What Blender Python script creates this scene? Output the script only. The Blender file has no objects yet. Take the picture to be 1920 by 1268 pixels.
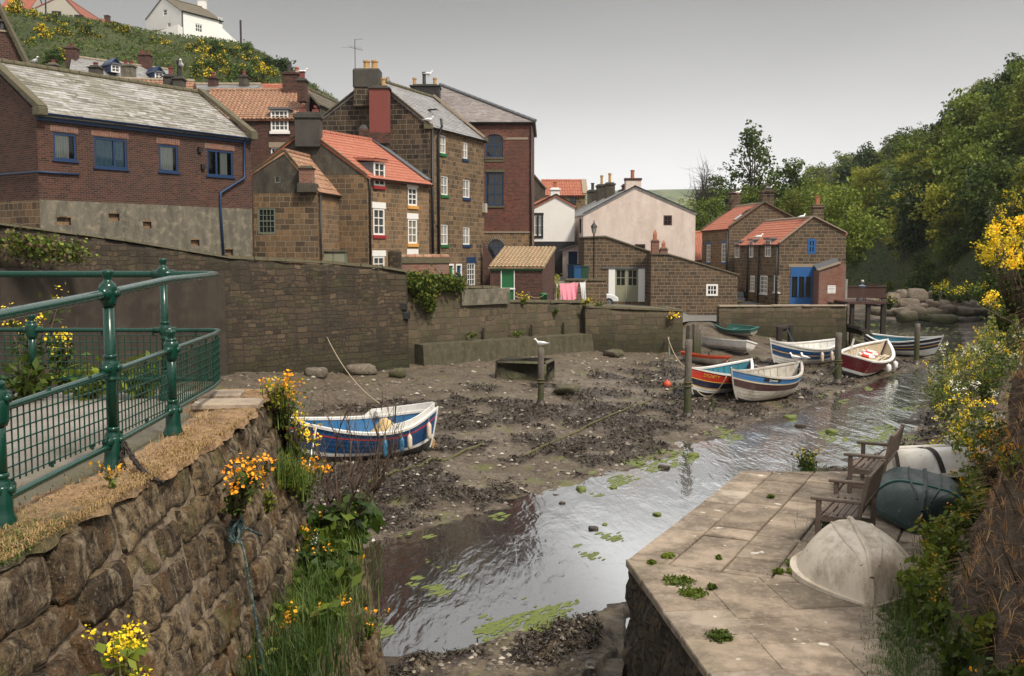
import bpy, math, random
import numpy as np
from mathutils import Vector, Matrix
R = random.Random(11)
NR = np.random.RandomState(5)
S = bpy.context.scene
COL = S.collection
FOC = 1900.0
TILT = math.atan(159 / 1900.0)
CAMZ = 6.2
# ---------------------------------------------------------------- measuring helpers (pixel ray -> place in the scene)
def _dir(px, py):
 a, b = 634 - py, px - 960
 return (b, FOC * math.cos(TILT) + a * math.sin(TILT), -FOC * math.sin(TILT) + a * math.cos(TILT))
def W(px, py, d):
 x, y, z = _dir(px, py)
 return Vector((x * d / y, d, CAMZ + z * d / y))
def G(px, py, z):
 x, y, w = _dir(px, py)
 k = (z - CAMZ) / w
 return Vector((x * k, y * k, z))
def ZA(py, d): return W(960, py, d).z
def V(px, d, py=475): return Vector((W(px, py, d).x, d))
# ---------------------------------------------------------------- numpy noise
def _hash(ix, iy, seed):
 n = (ix.astype(np.int64) * 374761393 + iy.astype(np.int64) * 668265263 + seed * 974711) & 0x7fffffff
 n = ((n ^ (n >> 13)) * 1274126177) & 0x7fffffff
 n = n ^ (n >> 16)
 return (n % 100003) / 100003.0
def vnoise(x, y, seed=0):
 x = np.asarray(x, float); y = np.asarray(y, float)
 ix, iy = np.floor(x), np.floor(y)
 fx, fy = x - ix, y - iy
 fx = fx * fx * (3 - 2 * fx); fy = fy * fy * (3 - 2 * fy)
 a, b = _hash(ix, iy, seed), _hash(ix + 1, iy, seed)
 c, d = _hash(ix, iy + 1, seed), _hash(ix + 1, iy + 1, seed)
 return (a * (1 - fx) + b * fx) * (1 - fy) + (c * (1 - fx) + d * fx) * fy
def fbm(x, y, o=4, seed=0):
 t, a, s = 0, .5, 0
 for k in range(o):
  t = t + a * vnoise(np.asarray(x) * 2 ** k + 17.3 * k, np.asarray(y) * 2 ** k - 9.1 * k, seed + k); s += a; a *= .5
 return t / s
def smooth(a, b, x):
 t = np.clip((np.asarray(x, float) - a) / (b - a), 0, 1)
 return t * t * (3 - 2 * t)
# ---------------------------------------------------------------- objects
ORG = {}
def tag(o, label=None, cat=None, group=None, kind=None):
 if label: o['label'] = label
 if cat: o['category'] = cat
 if group: o['group'] = group
 if kind: o['kind'] = kind
 return o
def thing(name, label, cat, loc=(0, 0, 0), group=None, rot=None):
 o = bpy.data.objects.new(name, None); COL.objects.link(o)
 o.empty_display_size = .2
 o.location = loc
 if rot is not None: o.rotation_euler = rot if hasattr(rot, '__len__') else (0, 0, rot)
 ORG[o] = Vector(loc)
 return tag(o, label, cat, group)
def copy_tree(o, parent=None):
 c = o.copy(); COL.objects.link(c)
 if parent: c.parent = parent
 for ch in list(o.children): copy_tree(ch, c)
 return c
def finish(me, mats, uv=True, smooth_=False, uvs=None):
 for m in (mats if isinstance(mats, (list, tuple)) else [mats]): me.materials.append(m)
 n = len(me.polygons)
 if smooth_: me.polygons.foreach_set('use_smooth', np.ones(n, bool))
 if uv:
  lay = me.uv_layers.new(name='UVMap')
  L = len(me.loops)
  if uvs is None:
   co = np.empty(len(me.vertices) * 3, np.float32); me.vertices.foreach_get('co', co); co = co.reshape(-1, 3)
   vi = np.empty(L, np.int32); me.loops.foreach_get('vertex_index', vi)
   nm = np.empty(n * 3, np.float32); me.polygons.foreach_get('normal', nm); nm = nm.reshape(-1, 3)
   lt = np.empty(n, np.int32); me.polygons.foreach_get('loop_total', lt)
   fn = np.repeat(nm, lt, 0); p = co[vi]
   t = np.stack([-fn[:, 1], fn[:, 0], np.zeros(L)], 1)
   ln = np.linalg.norm(t, axis=1); flat = ln < .12
   t[flat] = (1, 0, 0); ln[flat] = 1; t /= ln[:, None]
   b = np.cross(fn, t)
   uvs = np.stack([(p * t).sum(1), (p * b).sum(1)], 1)
  lay.data.foreach_set('uv', np.asarray(uvs, np.float32).ravel())
 me.update()
def link(name, me, parent=None):
 o = bpy.data.objects.new(name, me); COL.objects.link(o)
 if parent is not None: o.parent = parent
 return o
def npmesh(name, verts, faces, mats, parent=None, uv=False, smooth_=False, uvs=None, mi=None, world=False):
 """verts (n,3) array, faces (m,k) array of equal-size polygons"""
 verts = np.asarray(verts, np.float32); faces = np.asarray(faces, np.int32)
 if world and parent is not None: verts = verts - np.array(root_of(parent), np.float32)
 me = bpy.data.meshes.new(name)
 k = faces.shape[1]
 me.vertices.add(len(verts)); me.vertices.foreach_set('co', verts.ravel())
 me.loops.add(faces.size); me.loops.foreach_set('vertex_index', faces.ravel())
 me.polygons.add(len(faces))
 me.polygons.foreach_set('loop_start', np.arange(0, faces.size, k, dtype=np.int32))
 if mi is not None: me.polygons.foreach_set('material_index', np.asarray(mi, np.int32))
 me.update(calc_edges=True)
 finish(me, mats, uv, smooth_, uvs)
 return link(name, me, parent)
def root_of(o):
 while o.parent is not None: o = o.parent
 return ORG[o]
class MB:
 def __init__(s): s.v, s.f, s.m, s.uv = [], [], [], None
 def add(s, vs, fs, mi=0, M=None):
  b = len(s.v)
  s.v += [tuple(M @ Vector(v)) for v in vs] if M is not None else [tuple(v) for v in vs]
  s.f += [tuple(b + i for i in f) for f in fs]
  s.m += [mi] * len(fs)
  return s
 def poly(s, vs, mi=0): return s.add(vs, [tuple(range(len(vs)))], mi)
 def box(s, c, d, mi=0, M=None, rz=0, taper=1.0):
  x, y, z = d[0] / 2, d[1] / 2, d[2] / 2
  vs = [(-x, -y, -z), (x, -y, -z), (x, y, -z), (-x, y, -z)] + [(a * taper, b * taper, z) for a, b in ((-x, -y), (x, -y), (x, y), (-x, y))]
  Q = Matrix.Translation(c) @ Matrix.Rotation(rz, 4, 'Z')
  if M is not None: Q = M @ Q
  return s.add(vs, [(3, 2, 1, 0), (4, 5, 6, 7), (0, 1, 5, 4), (1, 2, 6, 5), (2, 3, 7, 6), (3, 0, 4, 7)], mi, Q)
 def bbox(s, c, d, bev=.01, mi=0, M=None, rz=0):
  """box with chamfered edges"""
  x, y, z = d[0] / 2, d[1] / 2, d[2] / 2; b = min(bev, x * .45, y * .45, z * .45)
  vs, idx = [], {}
  for sx in (-1, 1):
   for sy in (-1, 1):
    for sz in (-1, 1):
     for k in range(3):
      p = [sx * (x - (k != 0) * b), sy * (y - (k != 1) * b), sz * (z - (k != 2) * b)]
      idx[(sx, sy, sz, k)] = len(vs); vs.append(p)
  fs = []
  for k in range(3):
   a, c2 = (k + 1) % 3, (k + 2) % 3
   for sg in (-1, 1):
    q = []
    for (i, j) in ((-1, -1), (1, -1), (1, 1), (-1, 1)):
     t = [0, 0, 0]; t[k] = sg; t[a] = i; t[c2] = j; q.append(idx[(*t, k)])
    fs.append(tuple(q if sg > 0 else q[::-1]))
    if True:
     for sj in (-1, 1):   # edge between +-k and +-a
      e = []
      for e2 in (-1, 1):
       t = [0, 0, 0]; t[k] = sg; t[a] = sj; t[c2] = e2
       e.append(idx[(*t, k)]); e.append(idx[(*t, a)])
      q = (e[0], e[1], e[3], e[2])
      fs.append(q if sg * sj < 0 else q[::-1])
  for sx in (-1, 1):
   for sy in (-1, 1):
    for sz in (-1, 1):
     q = tuple(idx[(sx, sy, sz, k)] for k in range(3))
     fs.append(q if sx * sy * sz > 0 else q[::-1])
  Q = Matrix.Translation(c) @ Matrix.Rotation(rz, 4, 'Z')
  if M is not None: Q = M @ Q
  return s.add(vs, fs, mi, Q)
 def tube(s, pts, r, n=8, mi=0, cap=True, M=None):
  pts = [Vector(p) for p in pts]
  rs = r if hasattr(r, '__len__') else [r] * len(pts)
  vs, fs = [], []
  pa = None
  for i, p in enumerate(pts):
   t = (pts[min(i + 1, len(pts) - 1)] - pts[max(i - 1, 0)])
   if t.length < 1e-9: t = Vector((0, 0, 1))
   t.normalize()
   if pa is None: a = t.orthogonal().normalized()
   else:
    a = pa - t * pa.dot(t)
    a = a.normalized() if a.length > 1e-6 else t.orthogonal().normalized()
   pa = a; b = t.cross(a)
   for k in range(n):
    w = 2 * math.pi * k / n
    vs.append(p + (a * math.cos(w) + b * math.sin(w)) * rs[i])
  for i in range(len(pts) - 1):
   for k in range(n):
    q = (k + 1) % n
    fs.append((i * n + k, i * n + q, (i + 1) * n + q, (i + 1) * n + k))
  if cap:
   fs.append(tuple(range(n - 1, -1, -1))); e = (len(pts) - 1) * n
   fs.append(tuple(range(e, e + n)))
  return s.add(vs, fs, mi, M)
 def lathe(s, prof, c=(0, 0, 0), n=16, mi=0, M=None, sx=1, sy=1):
  vs, fs = [], []
  for (r, z) in prof:
   for k in range(n):
    w = 2 * math.pi * k / n
    vs.append((c[0] + r * sx * math.cos(w), c[1] + r * sy * math.sin(w), c[2] + z))
  for i in range(len(prof) - 1):
   for k in range(n):
    q = (k + 1) % n
    fs.append((i * n + k, i * n + q, (i + 1) * n + q, (i + 1) * n + k))
  fs.append(tuple(range(n - 1, -1, -1))); e = (len(prof) - 1) * n
  fs.append(tuple(range(e, e + n)))
  return s.add(vs, fs, mi, M)
 def grid(s, P, nu, nv, mi=0):
  """P(i,j)->point"""
  b = len(s.v)
  s.v += [tuple(P(i, j)) for j in range(nv + 1) for i in range(nu + 1)]
  for j in range(nv):
   for i in range(nu):
    k = b + j * (nu + 1) + i
    s.f.append((k, k + 1, k + nu + 2, k + nu + 1)); s.m.append(mi)
  return s
 def build(s, name, mats, parent=None, smooth_=False, uv=True, world=True):
  me = bpy.data.meshes.new(name)
  vs = s.v
  off = None
  if parent is not None and world:
   off = root_of(parent)
  me.from_pydata(vs, [], s.f)
  if any(s.m): me.polygons.foreach_set('material_index', np.array(s.m, np.int32))
  me.update()
  finish(me, mats, uv, smooth_)
  if off is not None and off.length > 0: me.transform(Matrix.Translation(-off))
  return link(name, me, parent)
# ---------------------------------------------------------------- materials
class NT:
 def __init__(s, name):
  s.m = bpy.data.materials.new(name); s.m.use_nodes = True
  s.t = s.m.node_tree; s.t.nodes.clear()
  s.out = s.t.nodes.new('ShaderNodeOutputMaterial')
 def n(s, typ, ins=None, **kw):
  nd = s.t.nodes.new('ShaderNode' + typ)
  for k, v in kw.items(): setattr(nd, k, v)
  for k, v in (ins or {}).items(): s.set(nd.inputs[k], v)
  return nd
 def set(s, sock, v):
  if hasattr(v, 'is_output') or isinstance(v, bpy.types.NodeSocket): s.t.links.new(v, sock)
  elif hasattr(v, '__len__') and len(v) == 3 and sock.type == 'RGBA': sock.default_value = (*v, 1)
  else: sock.default_value = v
 def ramp(s, fac, stops, interp='LINEAR'):
  nd = s.n('ValToRGB', {'Fac': fac}); cr = nd.color_ramp; cr.interpolation = interp
  while len(cr.elements) > 1: cr.elements.remove(cr.elements[-1])
  for i, (p, c) in enumerate(stops):
   e = cr.elements[0] if i == 0 else cr.elements.new(p)
   e.position = p; e.color = (*c, 1) if hasattr(c, '__len__') else (c, c, c, 1)
  return nd.outputs['Color']
 def mix(s, f, a, b, mode='MIX'):
  nd = s.n('Mix', data_type='RGBA', blend_type=mode)
  s.set(nd.inputs[0], f); s.set(nd.inputs[6], a); s.set(nd.inputs[7], b)
  return nd.outputs[2]
 def noise(s, vec, scale, detail=4, rough=.55, dist=0):
  return s.n('TexNoise', {'Vector': vec, 'Scale': scale, 'Detail': detail, 'Roughness': rough, 'Distortion': dist}).outputs['Fac']
 def uv(s): return s.n('TexCoord').outputs['UV']
 def obj(s): return s.n('TexCoord').outputs['Object']
 def pos(s): return s.n('NewGeometry').outputs['Position']
 def math(s, op, a, b=0.0, c=None):
  nd = s.n('Math', operation=op); s.set(nd.inputs[0], a); s.set(nd.inputs[1], b)
  if c is not None: s.set(nd.inputs[2], c)
  return nd.outputs[0]
 def scalev(s, vec, sc, loc=(0, 0, 0)):
  return s.n('Mapping', {'Vector': vec, 'Scale': sc, 'Location': loc}).outputs[0]
 def bump(s, h, dist=.02, strength=1, normal=None):
  d = {'Height': h, 'Distance': dist, 'Strength': strength}
  if normal is not None: d['Normal'] = normal
  return s.n('Bump', d).outputs[0]
 def bsdf(s, col, rough=.8, normal=None, **kw):
  d = {'Base Color': col, 'Roughness': rough}
  if normal is not None: d['Normal'] = normal
  d.update(kw)
  b = s.n('BsdfPrincipled', d)
  s.t.links.new(b.outputs[0], s.out.inputs[0])
  return s.m
def plain(name, col, rough=.6, var=.25, scale=6., bump=.004, dirt=None, dirtamt=.4, metallic=0., coat=0., spec=.5):
 """painted / simple surface with wear"""
 t = NT(name); p = t.obj()
 n1 = t.noise(p, scale, 5, .6); n2 = t.noise(p, scale * 9, 3, .6)
 c = t.mix(n1, tuple(x * (1 - var) for x in col), tuple(min(1, x * (1 + var)) for x in col))
 if dirt is not None:
  f = t.ramp(t.noise(p, scale * .6, 6, .7), [(.48, 0), (.72, dirtamt)])
  c = t.mix(f, c, dirt)
 r = t.ramp(n2, [(.2, max(0, rough - .12)), (.8, min(1, rough + .12))])
 return t.bsdf(c, r, t.bump(n2, bump), Metallic=metallic, **{'Coat Weight': coat, 'Specular IOR Level': spec})
def masonry(name, cols, mortar, bw, rh, ms=.012, wob=.02, wobscale=3., stain=None, stainamt=.5, stainscale=.5,
   bump=.012, rough=.9, squash=1., moss=None, mossamt=0., offs=.5, alt=False, tide=False):
 if 'brick' not in name: cols = [(r * 1.06, g, b * .9) for r, g, b in cols]
 t = NT(name); uv = t.uv()
 w = t.n('TexNoise', {'Vector': uv, 'Scale': wobscale, 'Detail': 2.}).outputs['Color']
 w = t.n('VectorMath', {0: w, 1: (.5, .5, .5)}, operation='SUBTRACT').outputs[0]
 w = t.n('VectorMath', {0: w, 3: wob * 2}, operation='SCALE').outputs[0]
 v = t.n('VectorMath', {0: uv, 1: w}, operation='ADD').outputs[0]
 br = t.n('TexBrick', {'Vector': v, 'Color1': (0, 0, 0), 'Color2': (1, 1, 1), 'Mortar': (.5, .5, .5), 'Scale': 1., 'Mortar Size': ms,
       'Mortar Smooth': .35, 'Bias': 0., 'Brick Width': bw, 'Row Height': rh}, offset=offs, squash=squash, squash_frequency=3)
 k = len(cols); bc, bf = br.outputs['Color'], br.outputs['Fac']
 if alt:
  b2 = t.n('TexBrick', {'Vector': v, 'Color1': (0, 0, 0), 'Color2': (1, 1, 1), 'Mortar': (.5, .5, .5), 'Scale': 1., 'Mortar Size': ms * 1.4, 'Mortar Smooth': .4, 'Bias': 0., 'Brick Width': bw * 1.35, 'Row Height': rh * 1.55}, offset=.37, squash=1.6, squash_frequency=2)
  f = t.ramp(t.noise(uv, .55, 3, .6), [(.47, 0), (.52, 1)]); bc = t.mix(f, bc, b2.outputs['Color']); bf = t.mix(f, bf, b2.outputs['Fac'])
 c = t.ramp(bc, [(i / (k - 1), cc) for i, cc in enumerate(cols)])
 fine = t.noise(uv, 14, 6, .65)
 c = t.mix(t.ramp(fine, [(.3, .75), (.7, 0)]), c, tuple(x * .45 for x in cols[0]))
 big = t.noise(uv, stainscale, 6, .62, .4)
 if stain is not None:
  c = t.mix(t.ramp(big, [(.42, 0), (.68, stainamt)]), c, stain)
  c = t.mix(t.ramp(t.noise(t.scalev(uv, (1.1, .13, 1)), 1., 6, .7), [(.5, 0), (.68, .75)]), c, tuple(x * .55 for x in stain))
 mo = t.mix(t.ramp(fine, [(.35, 0), (.7, 1)]), mortar, tuple(x * .6 for x in mortar))
 c = t.mix(bf, c, mo)
 if tide:
  z = t.n('SeparateXYZ', {0: t.pos()}).outputs['Z']; f = t.n('MapRange', {0: t.math('MULTIPLY_ADD', big, 2.2, z), 1: 2.1, 2: 3.7, 3: .82, 4: 0.}).outputs[0]; c = t.mix(f, c, (.022, .022, .010))
 if moss is not None:
  f = t.math('MULTIPLY', t.ramp(t.noise(uv, 1.3, 7, .7), [(.5, 0), (.66, 1)]), mossamt)
  c = t.mix(f, c, moss)
 h = t.math('MULTIPLY_ADD', fine, .45, t.math('MULTIPLY', t.math('SUBTRACT', 1., bf), .8))
 h = t.math('ADD', h, t.math('MULTIPLY', bc, .35))
 return t.bsdf(c, rough, t.bump(h, bump), **{'Specular IOR Level': .3})
def tilemat(name, cols, tw, th, lichen=None, lamt=.5, dark=None, damt=.5, rough=.75, lscale=1.2, offs=0., bump=.004):
 t = NT(name); uv = t.uv()
 br = t.n('TexBrick', {'Vector': uv, 'Color1': (0, 0, 0), 'Color2': (1, 1, 1), 'Mortar': (0, 0, 0), 'Scale': 1., 'Mortar Size': .004,
       'Mortar Smooth': .1, 'Bias': 0., 'Brick Width': tw, 'Row Height': th}, offset=offs)
 k = len(cols)
 c = t.ramp(br.outputs['Color'], [(i / (k - 1), cc) for i, cc in enumerate(cols)])
 fine = t.noise(uv, 22, 5, .7)
 c = t.mix(t.ramp(fine, [(.4, .4), (.62, 0)]), c, tuple(x * .5 for x in cols[0]))
 if dark is not None: c = t.mix(t.ramp(t.noise(uv, lscale * .7, 6, .65), [(.45, 0), (.65, damt)]), c, dark)
 if lichen is not None: c = t.mix(t.ramp(t.noise(t.scalev(uv, (1, 1, 1), (7, 3, 1)), lscale * 2.2, 8, .78), [(.52, 0), (.66, lamt)]), c, lichen)
 h = t.math('ADD', t.math('MULTIPLY', br.outputs['Color'], .5), fine)
 return t.bsdf(c, rough, t.bump(h, bump))
def leafmat(name, a, b, trans=.3, rough=.55, c=None):
 t = NT(name)
 ri = t.n('NewGeometry').outputs['Random Per Island']; ro = t.n('ObjectInfo').outputs['Random']
 col = t.ramp(ri, [(0, a), (.75, b)] + ([(1, c)] if c else []))
 col = t.n('HueSaturation', {'Color': col, 'Value': t.math('MULTIPLY_ADD', ro, 1.1, .5), 'Hue': t.math('MULTIPLY_ADD', ro, -.03, .515)}).outputs[0]
 bs = t.n('BsdfPrincipled', {'Base Color': col, 'Roughness': rough, 'Specular IOR Level': .25})
 tr = t.n('BsdfTranslucent', {'Color': col})
 mx = t.n('MixShader', {0: trans, 1: bs.outputs[0], 2: tr.outputs[0]})
 t.t.links.new(mx.outputs[0], t.out.inputs[0])
 return t.m
M = {}
M['brick_dark'] = masonry('red brown brick', [(.034, .015, .012), (.10, .036, .026), (.15, .056, .038), (.066, .026, .02)], (.125, .095, .075), .225, .078, .010, .004, 8,
       stain=(.045, .028, .024), stainamt=.45, stainscale=.35, bump=.008)
M['brick_ware'] = masonry('warehouse brick', [(.09, .028, .020), (.19, .056, .038), (.24, .085, .055), (.12, .04, .03)], (.16, .12, .10), .225, .09, .010, .006, 6,
       stain=(.07, .035, .028), stainamt=.6, stainscale=.6, bump=.01)
M['brick_red'] = masonry('orange red brick', [(.16, .05, .033), (.27, .09, .055), (.33, .14, .09), (.22, .075, .05)], (.25, .2, .16), .225, .08, .010, .004, 8,
       stain=(.3, .26, .22), stainamt=.25, stainscale=1., bump=.008)
M['stone'] = masonry('brown sandstone', [(.055, .040, .028), (.165, .110, .064), (.25, .158, .082), (.10, .074, .052), (.31, .205, .115)], (.30, .24, .17), .46, .26, .013, .03, 3.2,
      stain=(.10, .075, .05), stainamt=.4, stainscale=.5, bump=.014, squash=.7)
M['stone_warm'] = masonry('ochre sandstone', [(.09, .066, .046), (.215, .14, .078), (.31, .195, .10), (.15, .108, .072), (.37, .21, .09)], (.34, .27, .19), .36, .23, .013, .03, 3.2,
       stain=(.16, .115, .075), stainamt=.4, stainscale=.5, bump=.014, squash=.7)
M['stone_dark'] = masonry('sooty sandstone', [(.018, .016, .014), (.095, .070, .047), (.16, .115, .072), (.042, .034, .028)], (.24, .195, .15), .5, .27, .014, .03, 3,
       stain=(.03, .026, .022), stainamt=.6, stainscale=.45, bump=.014, squash=.7)
M['stone_coursed'] = masonry('coursed brown stone', [(.055, .044, .033), (.125, .088, .058), (.175, .12, .076), (.075, .058, .042)], (.30, .24, .175), .50, .235, .016, .018, 3,
        stain=(.12, .09, .062), stainamt=.3, stainscale=.5, bump=.014, squash=.75)
M['rubble'] = masonry('harbour rubble', [(.030, .024, .018), (.075, .056, .038), (.115, .085, .058), (.05, .038, .028), (.17, .125, .085)], (.04, .032, .025), .40, .17, .020, .11, 1.7,
      stain=(.035, .03, .024), stainamt=.65, stainscale=.22, bump=.03, squash=.6, moss=(.05, .055, .02), mossamt=.4, alt=True, tide=True)
M['rubble_grey'] = masonry('weathered quay stone', [(.06, .05, .038), (.115, .092, .066), (.15, .118, .082), (.085, .068, .05), (.2, .155, .105)], (.075, .062, .046), .60, .28, .018, .08, 1.6,
       stain=(.075, .07, .045), stainamt=.55, stainscale=.3, bump=.02, squash=.7, moss=(.06, .065, .025), mossamt=.55, alt=True, tide=True)
M['quay_face'] = masonry('river wall stone', [(.025, .02, .016), (.075, .056, .038), (.11, .082, .055), (.045, .035, .027)], (.02, .017, .014), .5, .26, .02, .07, 2.5,
       stain=(.03, .026, .02), stainamt=.6, stainscale=.8, bump=.05)
def render_mat(name, col, dark, light, scale=.6, streak=True):
 t = NT(name); uv = t.uv()
 a = t.noise(t.scalev(uv, (2.2, .55, 1)), scale * 2, 7, .65); b = t.noise(uv, scale * 5, 8, .72); c3 = t.noise(uv, 25, 4, .6)
 c = t.mix(t.ramp(a, [(.38, 0), (.62, 1)]), col, dark)
 c = t.mix(t.ramp(b, [(.5, 0), (.66, .75)]), c, light)
 return t.bsdf(c, .92, t.bump(t.math('ADD', b, t.math('MULTIPLY', c3, .4)), .02), **{'Specular IOR Level': .2})
M['render_grey'] = render_mat('old grey render', (.15, .135, .105), (.085, .078, .062), (.26, .225, .165), .55)
M['render_dark'] = render_mat('dark cement render', (.075, .066, .052), (.04, .036, .03), (.11, .095, .07), .5)
M['render_pink'] = render_mat('pale pink render', (.62, .53, .475), (.52, .43, .38), (.66, .575, .52), .3)
M['concrete'] = render_mat('mossy concrete', (.085, .075, .05), (.05, .048, .028), (.12, .105, .07), .7)
M['concrete_wall'] = render_mat('brown concrete wall', (.052, .042, .033), (.034, .028, .023), (.07, .056, .043), .25)
M['white_wall'] = plain('white painted wall', (.72, .70, .67), .85, .06, 1.5, .006, (.5, .46, .4), .25)
M['beige_wall'] = plain('beige pebbledash', (.36, .33, .28), .9, .1, 2, .01)
M['black_paint'] = plain('black paint', (.012, .012, .014), .5, .3)
M['white_paint'] = plain('white gloss paint', (.70, .69, .66), .45, .06, 4, .002)
M['navy'] = plain('navy paint', (.006, .028, .085), .5, .2, 5)
M['blue_paint'] = plain('bright blue paint', (.012, .085, .26), .5, .2, 4)
M['red_paint'] = plain('red paint', (.26, .018, .02), .5, .2)
M['yellow_paint'] = plain('ochre paint', (.55, .27, .06), .6, .15)
M['green_paint'] = plain('green paint', (.008, .11, .03), .5, .2)
M['sage'] = plain('sage paint', (.20, .20, .13), .6, .12)
M['sage_dark'] = plain('grey green paint', (.12, .14, .10), .6, .15)
M['lintel'] = plain('dressed stone', (.25, .20, .145), .9, .2, 5, .01)
M['coping'] = plain('mossy coping', (.10, .085, .05), .95, .35, 5, .02, (.05, .05, .02), .7)
M['lead'] = plain('lead', (.10, .105, .115), .55, .2, 5)
M['pipe'] = plain('black iron pipe', (.008, .008, .009), .5, .2)
M['pot'] = plain('clay pot', (.34, .12, .06), .85, .25, 8, .004, (.12, .08, .05), .5)
M['pot_buff'] = plain('buff clay pot', (.42, .25, .10), .85, .25, 8, .004, (.2, .12, .06), .5)
M['soot_render'] = plain('sooty render', (.055, .05, .042), .95, .4, 2, .02, (.02, .018, .016), .8)
M['chim_red'] = plain('red rendered chimney', (.16, .042, .034), .9, .15, 3, .006)
M['slate_clad'] = masonry('slate cladding', [(.02, .02, .021), (.04, .04, .042), (.03, .03, .032)], (.012, .012, .012), .3, .16, .006, .005, 3, bump=.008, rough=.6)
M['wood_grey'] = plain('weathered wood', (.085, .064, .048), .85, .3, 9, .01)
M['wood_dark'] = plain('tarred wood', (.025, .018, .014), .85, .4, 6, .01)
M['deck_wood'] = plain('stained deck board', (.055, .022, .016), .7, .3, 4)
M['pantile'] = tilemat('red pantile', [(.30, .085, .045), (.40, .125, .068), (.45, .16, .09), (.34, .10, .055)], .24, .3, (.42, .30, .21), .55, (.20, .075, .045), .5)
M['pantile_new'] = tilemat('bright pantile', [(.33, .105, .062), (.40, .135, .08), (.36, .115, .068)], .24, .3, (.5, .36, .26), .35, (.3, .1, .06), .3)
M['pantile_old'] = tilemat('lichened pantile', [(.24, .095, .055), (.36, .15, .085), (.40, .21, .13), (.20, .10, .065)], .24, .3, (.42, .36, .24), .85, (.11, .095, .045), .75, lscale=1.6)
M['pantile_pale'] = tilemat('straw coloured pantile', [(.24, .18, .10), (.38, .28, .16), (.43, .30, .18), (.40, .20, .12)], .24, .3, (.46, .40, .27), .7, (.13, .11, .05), .7, lscale=2.)
M['slate'] = tilemat('grey slate', [(.17, .165, .165), (.26, .255, .255), (.22, .215, .215), (.31, .31, .31)], .28, .2, (.42, .42, .40), .5, (.13, .12, .10), .4, .55, offs=.5)
M['slate_mossy'] = tilemat('mossy old slate', [(.10, .085, .062), (.38, .37, .36), (.20, .18, .145), (.45, .44, .43), (.14, .12, .085)], .52, .22, (.48, .48, .46), .4, (.12, .11, .06), .75, .6, lscale=.9, offs=.5)
M['slate_pink'] = tilemat('warm grey slate', [(.15, .13, .13), (.25, .215, .21), (.20, .175, .17), (.29, .26, .25)], .3, .24, (.40, .38, .36), .5, (.13, .10, .07), .5, .6, offs=.5)
M['slate_brown'] = tilemat('brown stone slate', [(.085, .068, .045), (.14, .115, .075), (.11, .09, .06)], .4, .3, (.2, .18, .12), .5, None, 0, .8, offs=.5)
M['hill_red'] = tilemat('plain red tile', [(.26, .07, .04), (.32, .09, .05), (.22, .06, .035)], .25, .25, None, 0, (.18, .06, .04), .4)
def glassmat(name, base, rough=.04):
 t = NT(name)
 n = t.noise(t.obj(), .8, 2)
 c = t.mix(n, base, tuple(x * .5 for x in base))
 return t.bsdf(c, rough, t.bump(t.noise(t.obj(), 2.5, 2), .004), **{'Specular IOR Level': .6})
M['glass'] = glassmat('dark window glass', (.018, .02, .022))
M['glass_mid'] = glassmat('grey window glass', (.075, .08, .08))
M['net'] = glassmat('net curtain glass', (.34, .34, .32), .12)
t = NT('clear window glass')
fr = t.n('LayerWeight', {'Blend': .35}).outputs['Fresnel']
mx = t.n('MixShader', {0: fr, 1: t.n('BsdfTransparent', {'Color': (.8, .84, .84)}).outputs[0], 2: t.n('BsdfGlossy', {'Roughness': .03}).outputs[0]})
t.t.links.new(mx.outputs[0], t.out.inputs[0]); M['clear'] = t.m
t = NT('curtain cloth'); w = t.n('TexWave', {'Vector': t.obj(), 'Scale': 6., 'Distortion': 2.}).outputs['Fac']
M['curtain'] = t.bsdf(t.mix(w, (.55, .55, .5), (.75, .75, .7)), .9)
M['blind'] = plain('blue blind', (.16, .30, .40), .8, .1)
M['curtain_drab'] = plain('drab curtain', (.16, .14, .105), .9, .3, 12)
# ---------------------------------------------------------------- camera, light, sky
cam = bpy.data.cameras.new('camera'); co = bpy.data.objects.new('camera', cam); COL.objects.link(co)
co.location = (0, 0, CAMZ); co.rotation_euler = (math.pi / 2 - TILT, 0, 0)
cam.sensor_width = 36; cam.lens = 36 * FOC / 1920; cam.clip_end = 6000; cam.clip_start = .1
S.camera = co
S.view_settings.view_transform = 'Standard'; S.view_settings.look = 'None'; S.view_settings.gamma = 1
S.view_settings.exposure = EXPOSURE = 0.62
SUN_AZ, SUN_EL = math.radians(68), math.radians(48)     # azimuth measured from +Y towards +X
sd = Vector((math.sin(SUN_AZ) * math.cos(SUN_EL), math.cos(SUN_AZ) * math.cos(SUN_EL), math.sin(SUN_EL)))
sd = Vector((.46, -.52, .86)).normalized()
SUN_EL = math.asin(sd.z); SUN_AZ = math.atan2(sd.x, sd.y)
sl = bpy.data.lights.new('sun', 'SUN'); sl.energy = 3.0; sl.angle = math.radians(9); sl.color = (1, .91, .78)
so = bpy.data.objects.new('sun', sl); COL.objects.link(so)
so.rotation_euler = (-sd).to_track_quat('-Z', 'Y').to_euler()
w = bpy.data.worlds.new('World'); S.world = w; w.use_nodes = True
nt = w.node_tree; nt.nodes.clear()
def wn(t, **k):
 n = nt.nodes.new('ShaderNode' + t)
 for a, b in k.items(): setattr(n, a, b)
 return n
tc = wn('TexCoord'); sx = wn('SeparateXYZ'); nt.links.new(tc.outputs['Generated'], sx.inputs[0])
rp = wn('ValToRGB'); cr = rp.color_ramp
stops = [(0.0, .74), (.06, .71), (.105, .58), (.15, .43), (.20, .32), (.242, .245), (.285, .95), (.40, 1.0), (.6, .75), (1., .72)]
while len(cr.elements) > 1: cr.elements.remove(cr.elements[-1])
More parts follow.
